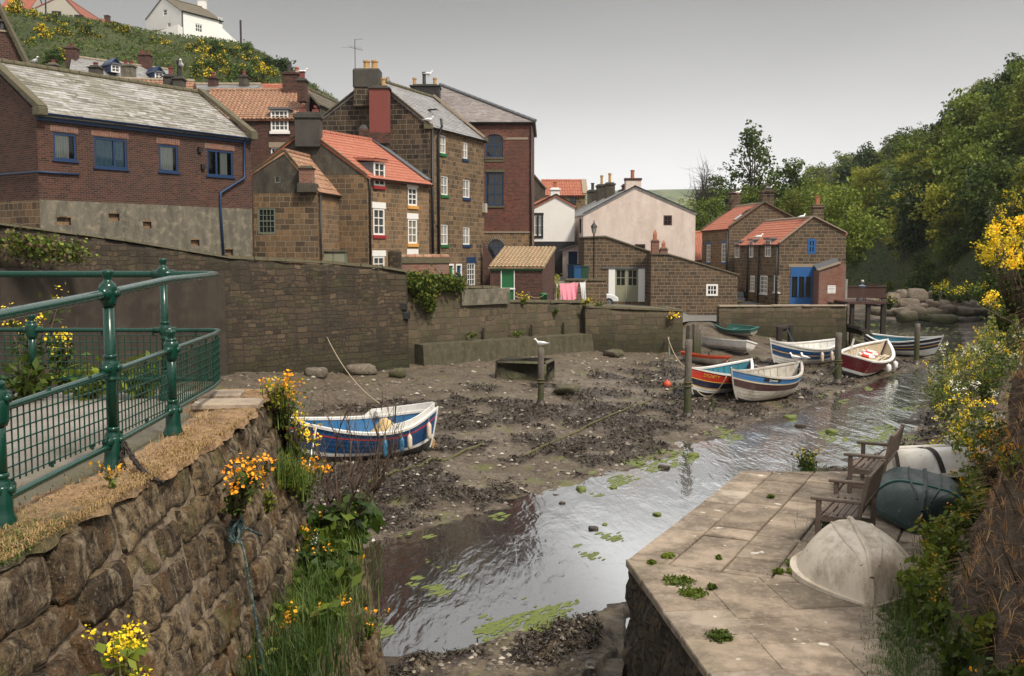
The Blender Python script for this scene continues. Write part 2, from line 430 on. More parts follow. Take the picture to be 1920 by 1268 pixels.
for i, (p, v) in enumerate(stops):
 e = cr.elements[0] if i == 0 else cr.elements.new(p)
 e.position = p; e.color = (v * 1.0, v * .985, v * .975, 1)
nz = wn('TexNoise'); nz.inputs['Scale'].default_value = 2.2; nz.inputs['Detail'].default_value = 5; nz.inputs['Roughness'].default_value = .5
mp = wn('Mapping'); mp.inputs['Scale'].default_value = (1, 1, 3.)
nt.links.new(tc.outputs['Generated'], mp.inputs[0]); nt.links.new(mp.outputs[0], nz.inputs['Vector'])
md = wn('Math', operation='MULTIPLY_ADD'); nt.links.new(nz.outputs['Fac'], md.inputs[0]); md.inputs[1].default_value = .06
nt.links.new(sx.outputs['Z'], md.inputs[2])
m2 = wn('Math', operation='SUBTRACT'); nt.links.new(md.outputs[0], m2.inputs[0]); m2.inputs[1].default_value = .03
nt.links.new(m2.outputs[0], rp.inputs['Fac'])
# sky darkened towards the left, added partly to dim the water's reflection there
ax = wn('MapRange'); nt.links.new(sx.outputs['X'], ax.inputs[0])
for i, v in ((1, -.55), (2, .15), (3, .80), (4, 1.0)): ax.inputs[i].default_value = v
sc1 = wn('VectorMath', operation='SCALE'); nt.links.new(rp.outputs[0], sc1.inputs[0]); nt.links.new(ax.outputs[0], sc1.inputs['Scale'])
sc2 = wn('VectorMath', operation='SCALE'); nt.links.new(sc1.outputs[0], sc2.inputs[0]); sc2.inputs['Scale'].default_value = 10.
sky = wn('TexSky', sky_type='NISHITA'); sky.sun_disc = False; sky.sun_elevation = SUN_EL; sky.sun_rotation = SUN_AZ
sky.dust_density = 5; sky.air_density = 1.5
hs = wn('HueSaturation'); hs.inputs['Saturation'].default_value = .12; nt.links.new(sky.outputs[0], hs.inputs['Color'])
mx = wn('Mix', data_type='RGBA'); mx.inputs[0].default_value = .06
nt.links.new(sc2.outputs[0], mx.inputs[6]); nt.links.new(hs.outputs[0], mx.inputs[7])
bg = wn('Background'); bg.inputs['Strength'].default_value = .1; nt.links.new(mx.outputs[2], bg.inputs[0])
ow = wn('OutputWorld'); nt.links.new(bg.outputs[0], ow.inputs[0])
# ---------------------------------------------------------------- river bed, beach and water
def gp(l, z=0): return [tuple(G(x, y, z).xy) for x, y in l]
SHORE_L = gp([(560, 1090), (690, 1025), (800, 990), (900, 966), (1010, 935), (1100, 905), (1180, 878), (1260, 855), (1330, 822), (1420, 792), (1500, 768),
    (1560, 748), (1620, 722), (1665, 706), (1730, 688), (1748, 668), (1700, 652), (1640, 640), (1600, 632), (1575, 606)])
SHORE_R = gp([(1690, 600), (1790, 608), (1812, 640), (1790, 690), (1745, 760), (1690, 825), (1590, 872), (1490, 892)]) + \
   [(4.3, 17.9), (4.0, 17.7), (1.5, 13.0)] + gp([(1172, 1142), (1080, 1168), (1000, 1192), (900, 1222), (800, 1240), (730, 1256)]) + [(-1.15, 8.0), (-1.15, 11.2)]
RIVER = np.array(SHORE_L + SHORE_R)
def sdist(x, y, poly=RIVER):
 """distance to the river outline, negative inside"""
 x = np.asarray(x, float); y = np.asarray(y, float)
 d = np.full(x.shape, 1e9); ins = np.zeros(x.shape, bool)
 n = len(poly)
 for i in range(n):
  a, b = poly[i], poly[(i + 1) % n]
  ex, ey = b[0] - a[0], b[1] - a[1]
  t = np.clip(((x - a[0]) * ex + (y - a[1]) * ey) / (ex * ex + ey * ey + 1e-12), 0, 1)
  d = np.minimum(d, np.hypot(x - a[0] - t * ex, y - a[1] - t * ey))
  c = ((a[1] > y) != (b[1] > y)) & (x < (b[0] - a[0]) * (y - a[1]) / (b[1] - a[1] + 1e-12) + a[0])
  ins ^= c
 return np.where(ins, -d, d)
SLIP = W(1318, 600, 66)
def terrain(x, y, detail=True):
 x = np.asarray(x, float); y = np.asarray(y, float)
 s = sdist(x, y)
 s2 = s + (fbm(x * .7, y * .7, 4, 3) - .5) * 1.6
 z = np.where(s2 < 0, np.maximum(s2 * .16, -.5), .055 * np.minimum(s2, 22))
 left = smooth(-6, -12, x) * smooth(2, 16, s)
 z = z + left * .55
 ds = np.hypot(x - SLIP.x, (y - SLIP.y) * .75)
 z = z + 1.0 * smooth(9, 1, ds) * (s > 0)
 # rock ledge at the foot of the two near walls
 lg = (y < 17) & (x > -1.6) & (s > 0)
 st = np.floor(s * 1.3 + fbm(x * .8, y * .8, 3, 9) * 2.5) / 1.3
 z = np.where(lg, .06 + .10 * np.clip(st, 0, 8) + .06 * np.minimum(s, 4), z)
 weed = smooth(.44, .6, fbm(x * .75, y * .75, 5, 21) + .09 * smooth(11, 2, s) - .35 * smooth(9, 15, s)) * smooth(-.1, .8, s2) * smooth(5, 11, ds)
 if detail:
  wet = smooth(-.2, .6, s2)
  z = z + wet * ((fbm(x * 1.6, y * 1.6, 4, 31) - .5) * .16 + (fbm(x * 7, y * 7, 3, 37) - .5) * .07)
  z = z + weed * wet * (fbm(x * 4, y * 4, 4, 41) - .25) * .22
  z = z + (1 - wet) * (fbm(x * 2, y * 2, 3, 43) - .45) * .22
 return z, s, weed
def zt(x, y): return float(terrain(np.array([x]), np.array([y]))[0][0])
def bed():
 nr, nc = 460, 640
 d = 7.0 * (130 / 7.0) ** (np.arange(nr) / (nr - 1))
 c = np.linspace(-1.05, 1.05, nc); c = np.sign(c) * (.72 * np.abs(c) + .28 * np.abs(c) ** 3)
 X = d[:, None] * c[None, :]; Y = np.repeat(d[:, None], nc, 1)
 z, s, weed = terrain(X.ravel(), Y.ravel())
 vs = np.stack([X.ravel(), Y.ravel(), z], 1)
 i = np.arange((nr - 1) * (nc - 1)); r, k = i // (nc - 1), i % (nc - 1); a = r * nc + k
 o = npmesh('river_bed', vs, np.stack([a, a + 1, a + nc + 1, a + nc], 1), M['mud'], smooth_=True)
 for nm, val in (('weed', weed), ('shore', s), ('ledge', ((Y.ravel() < 17) & (X.ravel() > -1.6) & (s > 0)).astype(float))):
  at = o.data.attributes.new(nm, 'FLOAT', 'POINT'); at.data.foreach_set('value', val.astype(np.float32))
 return tag(o, kind='structure')
t = NT('harbour mud'); p = t.pos()
wd = t.n('Attribute', attribute_name='weed').outputs['Fac']; sh = t.n('Attribute', attribute_name='shore').outputs['Fac']; lg = t.n('Attribute', attribute_name='ledge').outputs['Fac']
n1 = t.noise(p, .55, 7, .65); n2 = t.noise(p, 5, 6, .7); n3 = t.noise(p, 28, 4, .65); n4 = t.noise(p, .28, 5, .6)
c = t.ramp(n2, [(.3, (.045, .033, .024)), (.5, (.115, .087, .06)), (.7, (.205, .165, .118))])
c = t.mix(t.ramp(n1, [(.42, 0), (.6, .75)]), c, (.058, .041, .029))
c = t.mix(t.ramp(n3, [(.52, 0), (.66, .65)]), c, (.27, .225, .17))
c = t.mix(t.ramp(n3, [(.30, .8), (.44, 0)]), c, (.028, .021, .016))
gr = t.math('MULTIPLY', t.ramp(t.noise(p, .8, 7, .72), [(.52, 0), (.64, .8)]), t.ramp(n4, [(.42, 0), (.58, 1)]))
c = t.mix(gr, c, (.115, .125, .03))
c = t.mix(t.math('MULTIPLY', wd, t.ramp(n2, [(.3, 1), (.62, .55)])), c, (.018, .0105, .006))
rock = t.ramp(n2, [(.3, (.06, .045, .03)), (.55, (.15, .115, .075)), (.75, (.22, .18, .125))])
rock = t.mix(t.ramp(t.noise(p, 1.4, 7, .7), [(.46, 0), (.56, .95)]), rock, (.03, .02, .014))
rock = t.mix(t.ramp(t.noise(p, 2.1, 5, .6), [(.55, 0), (.68, .6)]), rock, (.12, .115, .03))
c = t.mix(lg, c, rock)
sub = t.math('MULTIPLY', t.ramp(t.math('MULTIPLY_ADD', sh, .5, .5), [(.46, 1), (.52, 0)]), 1.)
c = t.mix(sub, c, t.ramp(n2, [(.35, (.016, .011, .007)), (.65, (.06, .042, .022))]))
wetr = t.ramp(n1, [(.38, .38), (.6, .85)])
M['mud'] = t.bsdf(c, wetr, t.bump(t.math('ADD', n3, t.math('MULTIPLY', n2, .8)), .05), **{'Specular IOR Level': .35})
bed()
t = NT('river water'); p = t.pos()
rot = t.n('Mapping', {'Vector': p, 'Rotation': (0, 0, math.radians(-38)), 'Scale': (1.0, .3, 1)}).outputs[0]
r1 = t.noise(rot, 5.5, 2, .5, .5); r2 = t.noise(rot, 1.1, 4, .55, .6); r3 = t.noise(p, .16, 3, .5)
hgt = t.math('MULTIPLY', t.math('ADD', t.math('MULTIPLY', r1, .28), r2), t.math('MULTIPLY_ADD', t.n('Attribute', attribute_name='rough').outputs['Fac'], 1.5, t.ramp(r3, [(.36, .3), (.62, .8)])))
nb = t.bump(hgt, .021, 1.)
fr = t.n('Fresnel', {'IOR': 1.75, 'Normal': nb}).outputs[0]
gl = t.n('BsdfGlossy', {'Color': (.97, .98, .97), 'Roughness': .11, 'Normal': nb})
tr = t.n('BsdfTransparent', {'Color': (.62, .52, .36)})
mx = t.n('MixShader', {0: t.math('MINIMUM', t.math('MULTIPLY', fr, t.math('MULTIPLY_ADD', t.n('Attribute', attribute_name='near').outputs['Fac'], -1.1, 2.3)), 1.), 1: tr.outputs[0], 2: gl.outputs[0]})  # painted reflection: boosted overall, masked down so the near-left water looks darker
t.t.links.new(mx.outputs[0], t.out.inputs[0]); M['water'] = t.m
def water():
 nr, nc = 120, 120
 d = 6 * (200 / 6) ** (np.arange(nr) / (nr - 1)); c = np.linspace(-.62, .9, nc)
 X = d[:, None] * c[None, :]; Y = np.repeat(d[:, None], nc, 1)
 i = np.arange((nr - 1) * (nc - 1)); r, k = i // (nc - 1), i % (nc - 1); a = r * nc + k
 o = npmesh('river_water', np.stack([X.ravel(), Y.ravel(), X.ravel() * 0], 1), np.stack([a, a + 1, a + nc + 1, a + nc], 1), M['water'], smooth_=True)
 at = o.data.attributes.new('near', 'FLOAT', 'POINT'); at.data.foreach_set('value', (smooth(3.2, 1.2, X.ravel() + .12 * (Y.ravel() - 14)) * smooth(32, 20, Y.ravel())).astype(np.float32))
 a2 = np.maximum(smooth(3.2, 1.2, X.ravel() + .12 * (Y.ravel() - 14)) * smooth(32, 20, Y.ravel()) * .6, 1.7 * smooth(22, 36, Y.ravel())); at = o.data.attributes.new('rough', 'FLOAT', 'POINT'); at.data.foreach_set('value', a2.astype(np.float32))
 tag(o, kind='structure')
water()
# far ground reaching the horizon
t = NT('far fields'); p = t.pos()
c = t.mix(t.ramp(t.noise(p, .012, 6, .6), [(.42, 0), (.56, 1)]), (.07, .10, .035), (.12, .13, .06))
c = t.mix(t.ramp(t.noise(p, .03, 5, .7), [(.55, 0), (.62, .9)]), c, (.03, .05, .018))
M['fields'] = t.bsdf(c, .95)
mb = MB(); mb.poly([(-5000, -200, -.62), (5000, -200, -.62), (5000, 5000, -.62), (-5000, 5000, -.62)])
tag(mb.build('ground', M['fields']), kind='structure')
# ---------------------------------------------------------------- building kit
class Face:
 """a vertical facade from P0 (left seen from outside) to P1"""
 def __init__(s, P0, P1):
  s.a, s.b = Vector(P0[:2]), Vector(P1[:2]); s.L = (s.b - s.a).length
  s.u = (s.b - s.a) / s.L; s.n = Vector((s.u.y, -s.u.x))
 def at(s, u, z, out=0.):
  q = s.a + s.u * u + s.n * out
  return Vector((q.x, q.y, z))
 def px(s, x, y):
  dx, dy, dz = _dir(x, y)
  den = dx * s.n.x + dy * s.n.y
  k = (s.a.x * s.n.x + s.a.y * s.n.y) / den
  q = Vector((dx * k, dy * k))
  return (q - s.a).dot(s.u), CAMZ + dz * k
 def rect(s, x0, y0, x1, y1):
  xm, ym = (x0 + x1) / 2, (y0 + y1) / 2
  return (s.px(x0, ym)[0], s.px(x1, ym)[0], s.px(xm, y1)[1], s.px(xm, y0)[1])
 def box(s, mb, u0, u1, z0, z1, o0, o1, mi=0):
  """a box lying along the facade from depth o0 to o1 (outwards positive)"""
  p = [s.at(u0, z0, o0), s.at(u1, z0, o0), s.at(u1, z0, o1), s.at(u0, z0, o1)]
  q = [s.at(u0, z1, o0), s.at(u1, z1, o0), s.at(u1, z1, o1), s.at(u0, z1, o1)]
  mb.add(p + q, [(0, 1, 2, 3), (7, 6, 5, 4), (4, 5, 1, 0), (5, 6, 2, 1), (6, 7, 3, 2), (7, 4, 0, 3)], mi)
def clip(poly, f):
 out = []
 for i in range(len(poly)):
  p, q = poly[i], poly[(i + 1) % len(poly)]
  a, b = f(p), f(q)
  if a >= 0: out.append(p)
  if (a >= 0) != (b >= 0):
   k = a / (a - b); out.append((p[0] + (q[0] - p[0]) * k, p[1] + (q[1] - p[1]) * k))
 return out
def facade(mb, F, z0, z1, holes=(), lines=(), bands=None, mi=0, depth=.16, reveal=None):
 """lines: ((uA,zA),(uB,zB)) keep what is below; bands: [(ztop,mi)...] ascending"""
 us = sorted({0, F.L} | {h[0] for h in holes} | {h[1] for h in holes})
 zs = sorted({z0, z1} | {h[2] for h in holes} | {h[3] for h in holes} | {b[0] for b in (bands or []) if z0 < b[0] < z1})
 us = [u for u in us if -1e-6 <= u <= F.L + 1e-6]; zs = [z for z in zs if z0 - 1e-6 <= z <= z1 + 1e-6]
 for i in range(len(us) - 1):
  for j in range(len(zs) - 1):
   um, zm = (us[i] + us[i + 1]) / 2, (zs[j] + zs[j + 1]) / 2
   if any(h[0] < um < h[1] and h[2] < zm < h[3] for h in holes): continue
   q = [(us[i], zs[j]), (us[i + 1], zs[j]), (us[i + 1], zs[j + 1]), (us[i], zs[j + 1])]
   for (A, B) in lines:
    if not q: break
    q = clip(q, lambda p: (A[1] + (B[1] - A[1]) * (p[0] - A[0]) / (B[0] - A[0])) - p[1])
   if len(q) < 3: continue
   m = mi
   for zt_, k in (bands or []):
    if zm < zt_: m = k; break
   mb.poly([F.at(u, z) for u, z in q], m)
 for (a, b, c, d) in holes:
  r = mi if reveal is None else reveal
  for (p, q) in (((a, c), (b, c)), ((b, c), (b, d)), ((b, d), (a, d)), ((a, d), (a, c))):
   mb.poly([F.at(*p), F.at(*p, -depth), F.at(*q, -depth), F.at(*q)], r)
def window(root, F, r, frame, cols=2, rows=2, pane='glass', fw=.07, bar=.03, inset=.05, sill=None, lintel=None, name='window', sash=False, curtain=None, sillh=.13, lin_h=.26, split=None, proud=.03):
 u0, u1, z0, z1 = r
 mb = MB(); d0, d1 = -inset - .06, -inset
 F.box(mb, u0, u0 + fw, z0, z1, d0, d1); F.box(mb, u1 - fw, u1, z0, z1, d0, d1)
 F.box(mb, u0 + fw, u1 - fw, z0, z0 + fw, d0, d1); F.box(mb, u0 + fw, u1 - fw, z1 - fw, z1, d0, d1)
 iw, ih = u1 - u0 - 2 * fw, z1 - z0 - 2 * fw
 xs = split if split else [k / cols for k in range(1, cols)]
 for k in xs: F.box(mb, u0 + fw + iw * k - bar / 2, u0 + fw + iw * k + bar / 2, z0 + fw, z1 - fw, d0 + .012, d1 - .012)
 for k in range(1, rows):
  b = bar * (1.8 if sash and k * 2 == rows else 1)
  F.box(mb, u0 + fw, u1 - fw, z0 + fw + ih * k / rows - b / 2, z0 + fw + ih * k / rows + b / 2, d0 + .016, d1 - .006)
 w = mb.build(name, M[frame], root)
 g = MB(); g.poly([F.at(u0 + fw, z0 + fw, d0 + .02), F.at(u1 - fw, z0 + fw, d0 + .02), F.at(u1 - fw, z1 - fw, d0 + .02), F.at(u0 + fw, z1 - fw, d0 + .02)])
 g.build('pane', M[pane], w)
 if curtain:
  for (ca, cb, mt) in curtain:
   g = MB(); n = 24
   def P(i, j): return F.at(u0 + fw + iw * (ca + (cb - ca) * i / n), z0 + fw if j == 0 else z1 - fw, d0 - .02 + .014 * math.sin(i * 1.9))
   g.grid(P, n, 1); g.build('curtain', M[mt], w)
 if sill:
  g = MB(); F.box(g, u0 - .07, u1 + .07, z0 - sillh, z0 - .002, -.10, proud + .03); g.build('sill', M[sill], w)
 if lintel:
  g = MB(); F.box(g, u0 - .10, u1 + .10, z1 + .002, z1 + lin_h, -.10, proud); g.build('lintel', M[lintel], w)
 return w
def door(root, F, r, frame, leaf, fw=.08, planks=4, pane=None, glass_rows=None):
 u0, u1, z0, z1 = r
 mb = MB()
 F.box(mb, u0, u0 + fw, z0, z1, -.12, .012); F.box(mb, u1 - fw, u1, z0, z1, -.12, .012); F.box(mb, u0 + fw, u1 - fw, z1 - fw, z1, -.12, .012)
 d = mb.build('door', M[frame], root)
 mb = MB(); n = planks; w_ = (u1 - u0 - 2 * fw) / n
 for k in range(n): F.box(mb, u0 + fw + k * w_ + .004, u0 + fw + (k + 1) * w_ - .004, z0, z1 - fw, -.10, -.06)
 mb.build('door_leaf', M[leaf], d)
 return d
def slope(mb, E0, E1, R1, R0, kind='pantile', tw=.24, th=.3, mi=0, uvs=None):
 """tiled roof surface; E0->E1 eaves left to right seen from outside, R above"""
 E0, E1, R1, R0 = map(Vector, (E0, E1, R1, R0))
 wid = max((E1 - E0).length, (R1 - R0).length); ln = ((R0 - E0).length + (R1 - E1).length) / 2
 nrm = ((E1 - E0).cross(R0 - E0)).normalized() if (E1 - E0).length > .01 else ((R1 - R0).cross(R0 - E0)).normalized()
 nv = max(2, round(ln / th))
 if kind == 'pantile':
  nc = max(2, round(wid / tw)); k = 6
  prof = [.045 * (.5 + .5 * math.sin(2 * math.pi * (i / k) - .6)) for i in range(k)]
  nu = nc * k; off = [prof[i % k] for i in range(nu + 1)]
 else:
  nc = max(2, round(wid / .5)); nu = nc; off = [0] * (nu + 1)
 lift = .028 if kind == 'pantile' else .014
 rr = random.Random(int(abs(E0.x * 91 + E0.y * 37)) + 3)
 col = [rr.uniform(-.006, .006) for _ in range(nu + 1)]
 def P(i, t, h):
  s = i / nu
  p = (E0.lerp(E1, s)).lerp(R0.lerp(R1, s), t)
  return p + nrm * h
 base = len(mb.v); rows = []
 for j in range(nv):
  ja = rr.uniform(-.006, .006)
  for (t, l) in ((j / nv, lift + ja), ((j + 1) / nv, 0.0)):
   rows.append([P(i, t, off[i] + l + (rr.uniform(-.004, .004))) for i in range(nu + 1)])
 for r in rows: mb.v += [tuple(p) for p in r]
 n1 = nu + 1
 for k in range(len(rows) - 1):
  for i in range(nu):
   a = base + k * n1 + i
   mb.f.append((a, a + 1, a + n1 + 1, a + n1)); mb.m.append(mi)
 # underside board and edge
 q = [E0 - nrm * .10, E1 - nrm * .10, R1 - nrm * .10, R0 - nrm * .10]
 top = [E0 + nrm * .004, E1 + nrm * .004, R1 + nrm * .004, R0 + nrm * .004]
 mb.add(q + top, [(3, 2, 1, 0), (0, 1, 5, 4), (1, 2, 6, 5), (2, 3, 7, 6), (3, 0, 4, 7)], mi)
def ridge_tiles(root, A, B, mat, r=.13, name='ridge'):
 A, B = Vector(A), Vector(B); mb = MB(); n = max(2, int((B - A).length / .45))
 for k in range(n):
  p, q = A.lerp(B, k / n), A.lerp(B, (k + .96) / n)
  mb.tube([p, q], [r * 1.04, r * .94], 8)
 return mb.build(name, M[mat], root)
def chimney(root, x, y, z0, z1, w, d, mat, pots=(), cap=.12, capm=None, rz=0., name='chimney', parent=None, taper=1.):
 mb = MB()
 mb.bbox((x, y, (z0 + z1) / 2), (w, d, z1 - z0), .012, 0, None, rz)
 o = mb.build(name, M[mat], parent or root)
 if cap:
  mb = MB(); mb.bbox((x, y, z1 + cap / 2 + .002), (w + .14, d + .14, cap), .02, 0, None, rz); mb.bbox((x, y, z1 + cap + .05), (w * .86, d * .8, .10), .04, 0, None, rz)
  mb.build('chimney_cap', M[capm or mat], o)
 c, s = math.cos(rz), math.sin(rz)
 for (dx, h, pm, kind) in pots:
  mb = MB(); b = z1 + cap - .02; px, py = x + dx * c, y + dx * s
  if kind == 'round': mb.lathe([(.13, 0), (.145, .05), (.12, .1), (.115, h * .8), (.145, h * .84), (.145, h), (.10, h), (.09, h - .1)], (px, py, b), 12)
  elif kind == 'square': mb.bbox((px, py, b + h * .45), (.26, .26, h * .9), .02); mb.bbox((px, py, b + h * .95), (.34, .34, h * .1), .02)
  elif kind == 'hood':
   mb.bbox((px, py, b + h * .3), (.3, .3, h * .6), .02)
   for sx in (-1, 1): mb.box((px + sx * .1, py, b + h * .8), (.05, .3, h * .45), 0, Matrix.Translation((px, py, b)) @ Matrix.Rotation(-sx * .35, 4, 'Y') @ Matrix.Translation((-px, -py, -b)))
  mb.build('chimney_pot', M[pm], o)
 return o
def pipe(root, pts, r=.05, mat='pipe', name='downpipe'):
 mb = MB(); mb.tube(pts, r, 8)
 for p in pts[1:-1]: pass
 A, B = Vector(pts[0]), Vector(pts[-1])
 return mb.build(name, M[mat], root, True)
def gutter(root, A, B, out, r=.07, mat='pipe'):
 A, B, out = Vector(A), Vector(B), Vector((*out, 0)); mb = MB()
 n = 6; prof = [(math.cos(math.pi * k / n) * r, -math.sin(math.pi * k / n) * r) for k in range(n + 1)]
 vs = [A + out * (p[0] + r) + Vector((0, 0, p[1])) for p in prof] + [B + out * (p[0] + r) + Vector((0, 0, p[1])) for p in prof]
 mb.add(vs, [(k, k + 1, k + n + 2, k + n + 1) for k in range(n)])
 return mb.build('gutter', M[mat], root)
def verge(root, pts, wdt, th, mat, name='verge'):
 mb = MB()
 for a, b in zip(pts[:-1], pts[1:]):
  a, b = Vector(a), Vector(b); t = (b - a).normalized(); sd_ = Vector((-t.y, t.x, 0)); sd_ = wdt[1] if isinstance(wdt, tuple) else sd_.normalized()
  w2 = wdt[0] if isinstance(wdt, tuple) else wdt
  up = t.cross(sd_); up = up if up.z > 0 else -up
  vs = []
  for p in (a, b): vs += [p - sd_ * w2 / 2, p + sd_ * w2 / 2, p + sd_ * w2 / 2 + up * th, p - sd_ * w2 / 2 + up * th]
  mb.add(vs, [(0, 1, 2, 3), (7, 6, 5, 4), (0, 4, 5, 1), (1, 5, 6, 2), (2, 6, 7, 3), (3, 7, 4, 0)])
 return mb.build(name, M[mat], root)
def v3(p, z): return Vector((p[0], p[1], z))
def base_thing(name, label, cat, P, z, group=None): return thing(name, label, cat, (P[0], P[1], z), group)
# ---------------------------------------------------------------- the town
def shell(root, C, z0, ze, zr, gable='F', ra=.5, mats=('stone',), holes={}, bands={}, roof='pantile', kind='pantile', ov=.22, vo=.12, skip=(), parts=True, th=.3, tw=.24, roofz=.06, ridge='lintel'):
 """house of four walls and a two-sided roof; C: corners front-left, front-right, back-right, back-left"""
 C = [Vector(c[:2]) for c in C]
 F = dict(front=Face(C[0], C[1]), right=Face(C[1], C[2]), back=Face(C[2], C[3]), left=Face(C[3], C[0]))
 mb = MB()
 for k, f in F.items():
  if k in skip: continue
  g = (k in ('front', 'back')) == (gable == 'F')
  zl, zR = (ze[0], ze[1]); fr = ra
  if k in ('back', 'right'): pass
  if gable == 'F':
   if k == 'back': zl, zR, fr = ze[1], ze[0], 1 - ra
   zside = ze[1] if k == 'right' else ze[0]
  else:
   if k == 'left': zl, zR, fr = ze[1], ze[0], 1 - ra
   zside = ze[0] if k == 'front' else ze[1]
  if g: facade(mb, f, z0, zr, holes.get(k, ()), [((0, zl), (f.L * fr, zr)), ((f.L * fr, zr), (f.L, zR))], bands.get(k))
  else: facade(mb, f, z0, zside, holes.get(k, ()), (), bands.get(k))
 wall = mb.build('wall', [M[m] for m in mats], root)
 if gable == 'F':
  a, b = v3(C[0].lerp(C[1], ra), zr), v3(C[3].lerp(C[2], ra), zr)
  S1 = (v3(C[3], ze[0]), v3(C[0], ze[0]), a, b); S2 = (v3(C[1], ze[1]), v3(C[2], ze[1]), b, a)
 else:
  a, b = v3(C[0].lerp(C[3], ra), zr), v3(C[1].lerp(C[2], ra), zr)
  S1 = (v3(C[0], ze[0]), v3(C[1], ze[0]), b, a); S2 = (v3(C[2], ze[1]), v3(C[3], ze[1]), a, b)
 ax = (b - a).normalized()
 mb = MB()
 for q in (S1, S2):
  E0, E1, R1, R0 = [Vector(p) for p in q]
  dr = (R1 - R0).normalized()
  dn = (E0 - R0).normalized(); dn1 = (E1 - R1).normalized()
  E0 = E0 + dn * ov - dr * vo; E1 = E1 + dn1 * ov + dr * vo; R0 = R0 - dr * vo; R1 = R1 + dr * vo
  up = Vector((0, 0, roofz))
  slope(mb, E0 + up, E1 + up, R1 + up, R0 + up, kind, tw, th)
 rf = mb.build('roof', M[roof], root, False)
 if ridge: ridge_tiles(rf_parent(rf, root), a - ax * vo + Vector((0, 0, roofz + .02)), b + ax * vo + Vector((0, 0, roofz + .02)), ridge, .12)
 F['ridge'] = (a, b); F['wall'] = wall; F['roof'] = rf; F['S1'] = S1; F['S2'] = S2
 return F
def rf_parent(rf, root): return rf
def back(C0, C1, vec): return [Vector(C0), Vector(C1), Vector(C1) + Vector(vec), Vector(C0) + Vector(vec)]
# --- long brick house on the left
A, B = V(78, 37), V(474, 45); inn = Vector((-.815, .579)) * 6.6
hb = base_thing('brick_house', 'long red brick house with blue framed windows, mossy slate roof and grey rendered base', 'house', A, 5.0)
F1 = Face(A, B); FL = Face(A + inn, A)
wr = [F1.rect(*q) for q in ((100, 250, 143, 301), (177, 259, 238, 316), (298, 272, 334, 323), (388, 282, 437, 331))]
vh = [F1.rect(*q) for q in ((107, 408, 133, 422), (204, 401, 224, 414), (268, 416, 284, 428), (358, 450, 374, 461), (422, 468, 437, 479))]
wl = FL.rect(-3, 42, 8, 55)
Fh = shell(hb, [A, B, B + inn, A + inn], 4.0, (11.25, 11.25), 13.40, 'S', .5, ('brick_dark', 'render_grey', 'stone'), {'front': wr + vh},
   {'front': [(8.14, 1)], 'left': [(8.14, 2)], 'right': [(8.14, 1)]}, 'slate_mossy', 'slate', ov=.22, vo=-.12, th=.22, ridge='coping')
for i, r in enumerate(wr):
 cur = [[(0, .78, 'curtain')], [(0, 1, 'blind')], [(0, .85, 'curtain')], [(.55, .86, 'curtain')]][i]
 window(hb, F1, r, 'navy', 1 if i in (0, 2) else 2, 1, 'clear', fw=.085, bar=.09, inset=.02, sill='navy', curtain=cur, split=[.64] if i == 1 else ([.36] if i == 3 else None), sillh=.06)
 mb = MB(); n = max(4, int((r[1] - r[0] + .2) / .1))
 for k in range(n):
  u = r[0] - .1 + (r[1] - r[0] + .2) * k / n
  F1.box(mb, u + .006, u + (r[1] - r[0] + .2) / n - .006, r[3] + .03, r[3] + .25, -.02, .006 + .004 * (k % 2))
 mb.build('brick_arch', M['brick_red'], hb)
for r in vh:
 mb = MB(); mb.poly([F1.at(r[0], r[2], -.12), F1.at(r[1], r[2], -.12), F1.at(r[1], r[3], -.12), F1.at(r[0], r[3], -.12)])
 F1.box(mb, r[0] - .03, r[1] + .03, r[3] + .002, r[3] + .05, -.1, .012); mb.build('wall_vent', M['stone_warm'], hb)
mb = MB(); F1.box(mb, 0.02, F1.L - .02, 10.98, 11.20, .004, .07); mb.build('fascia', M['navy'], hb)
gutter(hb, F1.at(.0, 11.24, .16), F1.at(F1.L + .1, 11.2, .16), F1.n, .075, 'navy')
pts = [F1.at(F1.px(x, y)[0], F1.px(x, y)[1], .09) for x, y in ((456, 266), (456, 334), (411, 362), (411, 392), (417, 482))]
pipe(hb, [F1.at(F1.px(458, 262)[0], 11.2, .22)] + pts, .055, 'navy')
pp = FL.px(78, 322)[1]; pipe(hb, [FL.at(0, pp + .02, .06), FL.at(FL.L - .03, pp, .06), FL.at(FL.L + .06, pp, .06)], .035, 'navy', 'service_pipe');
pipe(hb, [F1.at(-.02, pp, .06), F1.at(F1.px(147, 326)[0], pp, .06)], .035, 'navy', 'service_pipe')
for (F_, P) in ((Face(A + inn, A), A), (Face(B + inn, B), B)):
 d = (A - B).normalized() if P is A else (B - A).normalized()
 m_ = P + inn * .5; side = Vector((d.x, d.y, 0))
 sh_ = side * -.06
 verge(hb, [v3(P, 11.34) + sh_ - v3(inn, 0) * .04, v3(m_, 13.52) + sh_, v3(P + inn, 11.34) + sh_], (.34, side), .16, 'coping', 'coping')
 mb = MB(); mb.bbox(v3(P, 11.28) + sh_ - v3(inn, 0).normalized() * .16, (.36, .46, .32), .03, rz=math.atan2(d.y, d.x)); mb.build('kneeler', M['coping'], hb)
 if P is A:
  Fg = Face(A + inn, A)
for (x, y, dd, lamp) in ((373, 281, 0, 0), (379, 313, 0, 1)):
 u, z = F1.px(x, y); mb = MB(); F1.box(mb, u - .09, u + .09, z - .1, z + .1, .002, .12); mb.build('wall_box', M['black_paint'], hb)
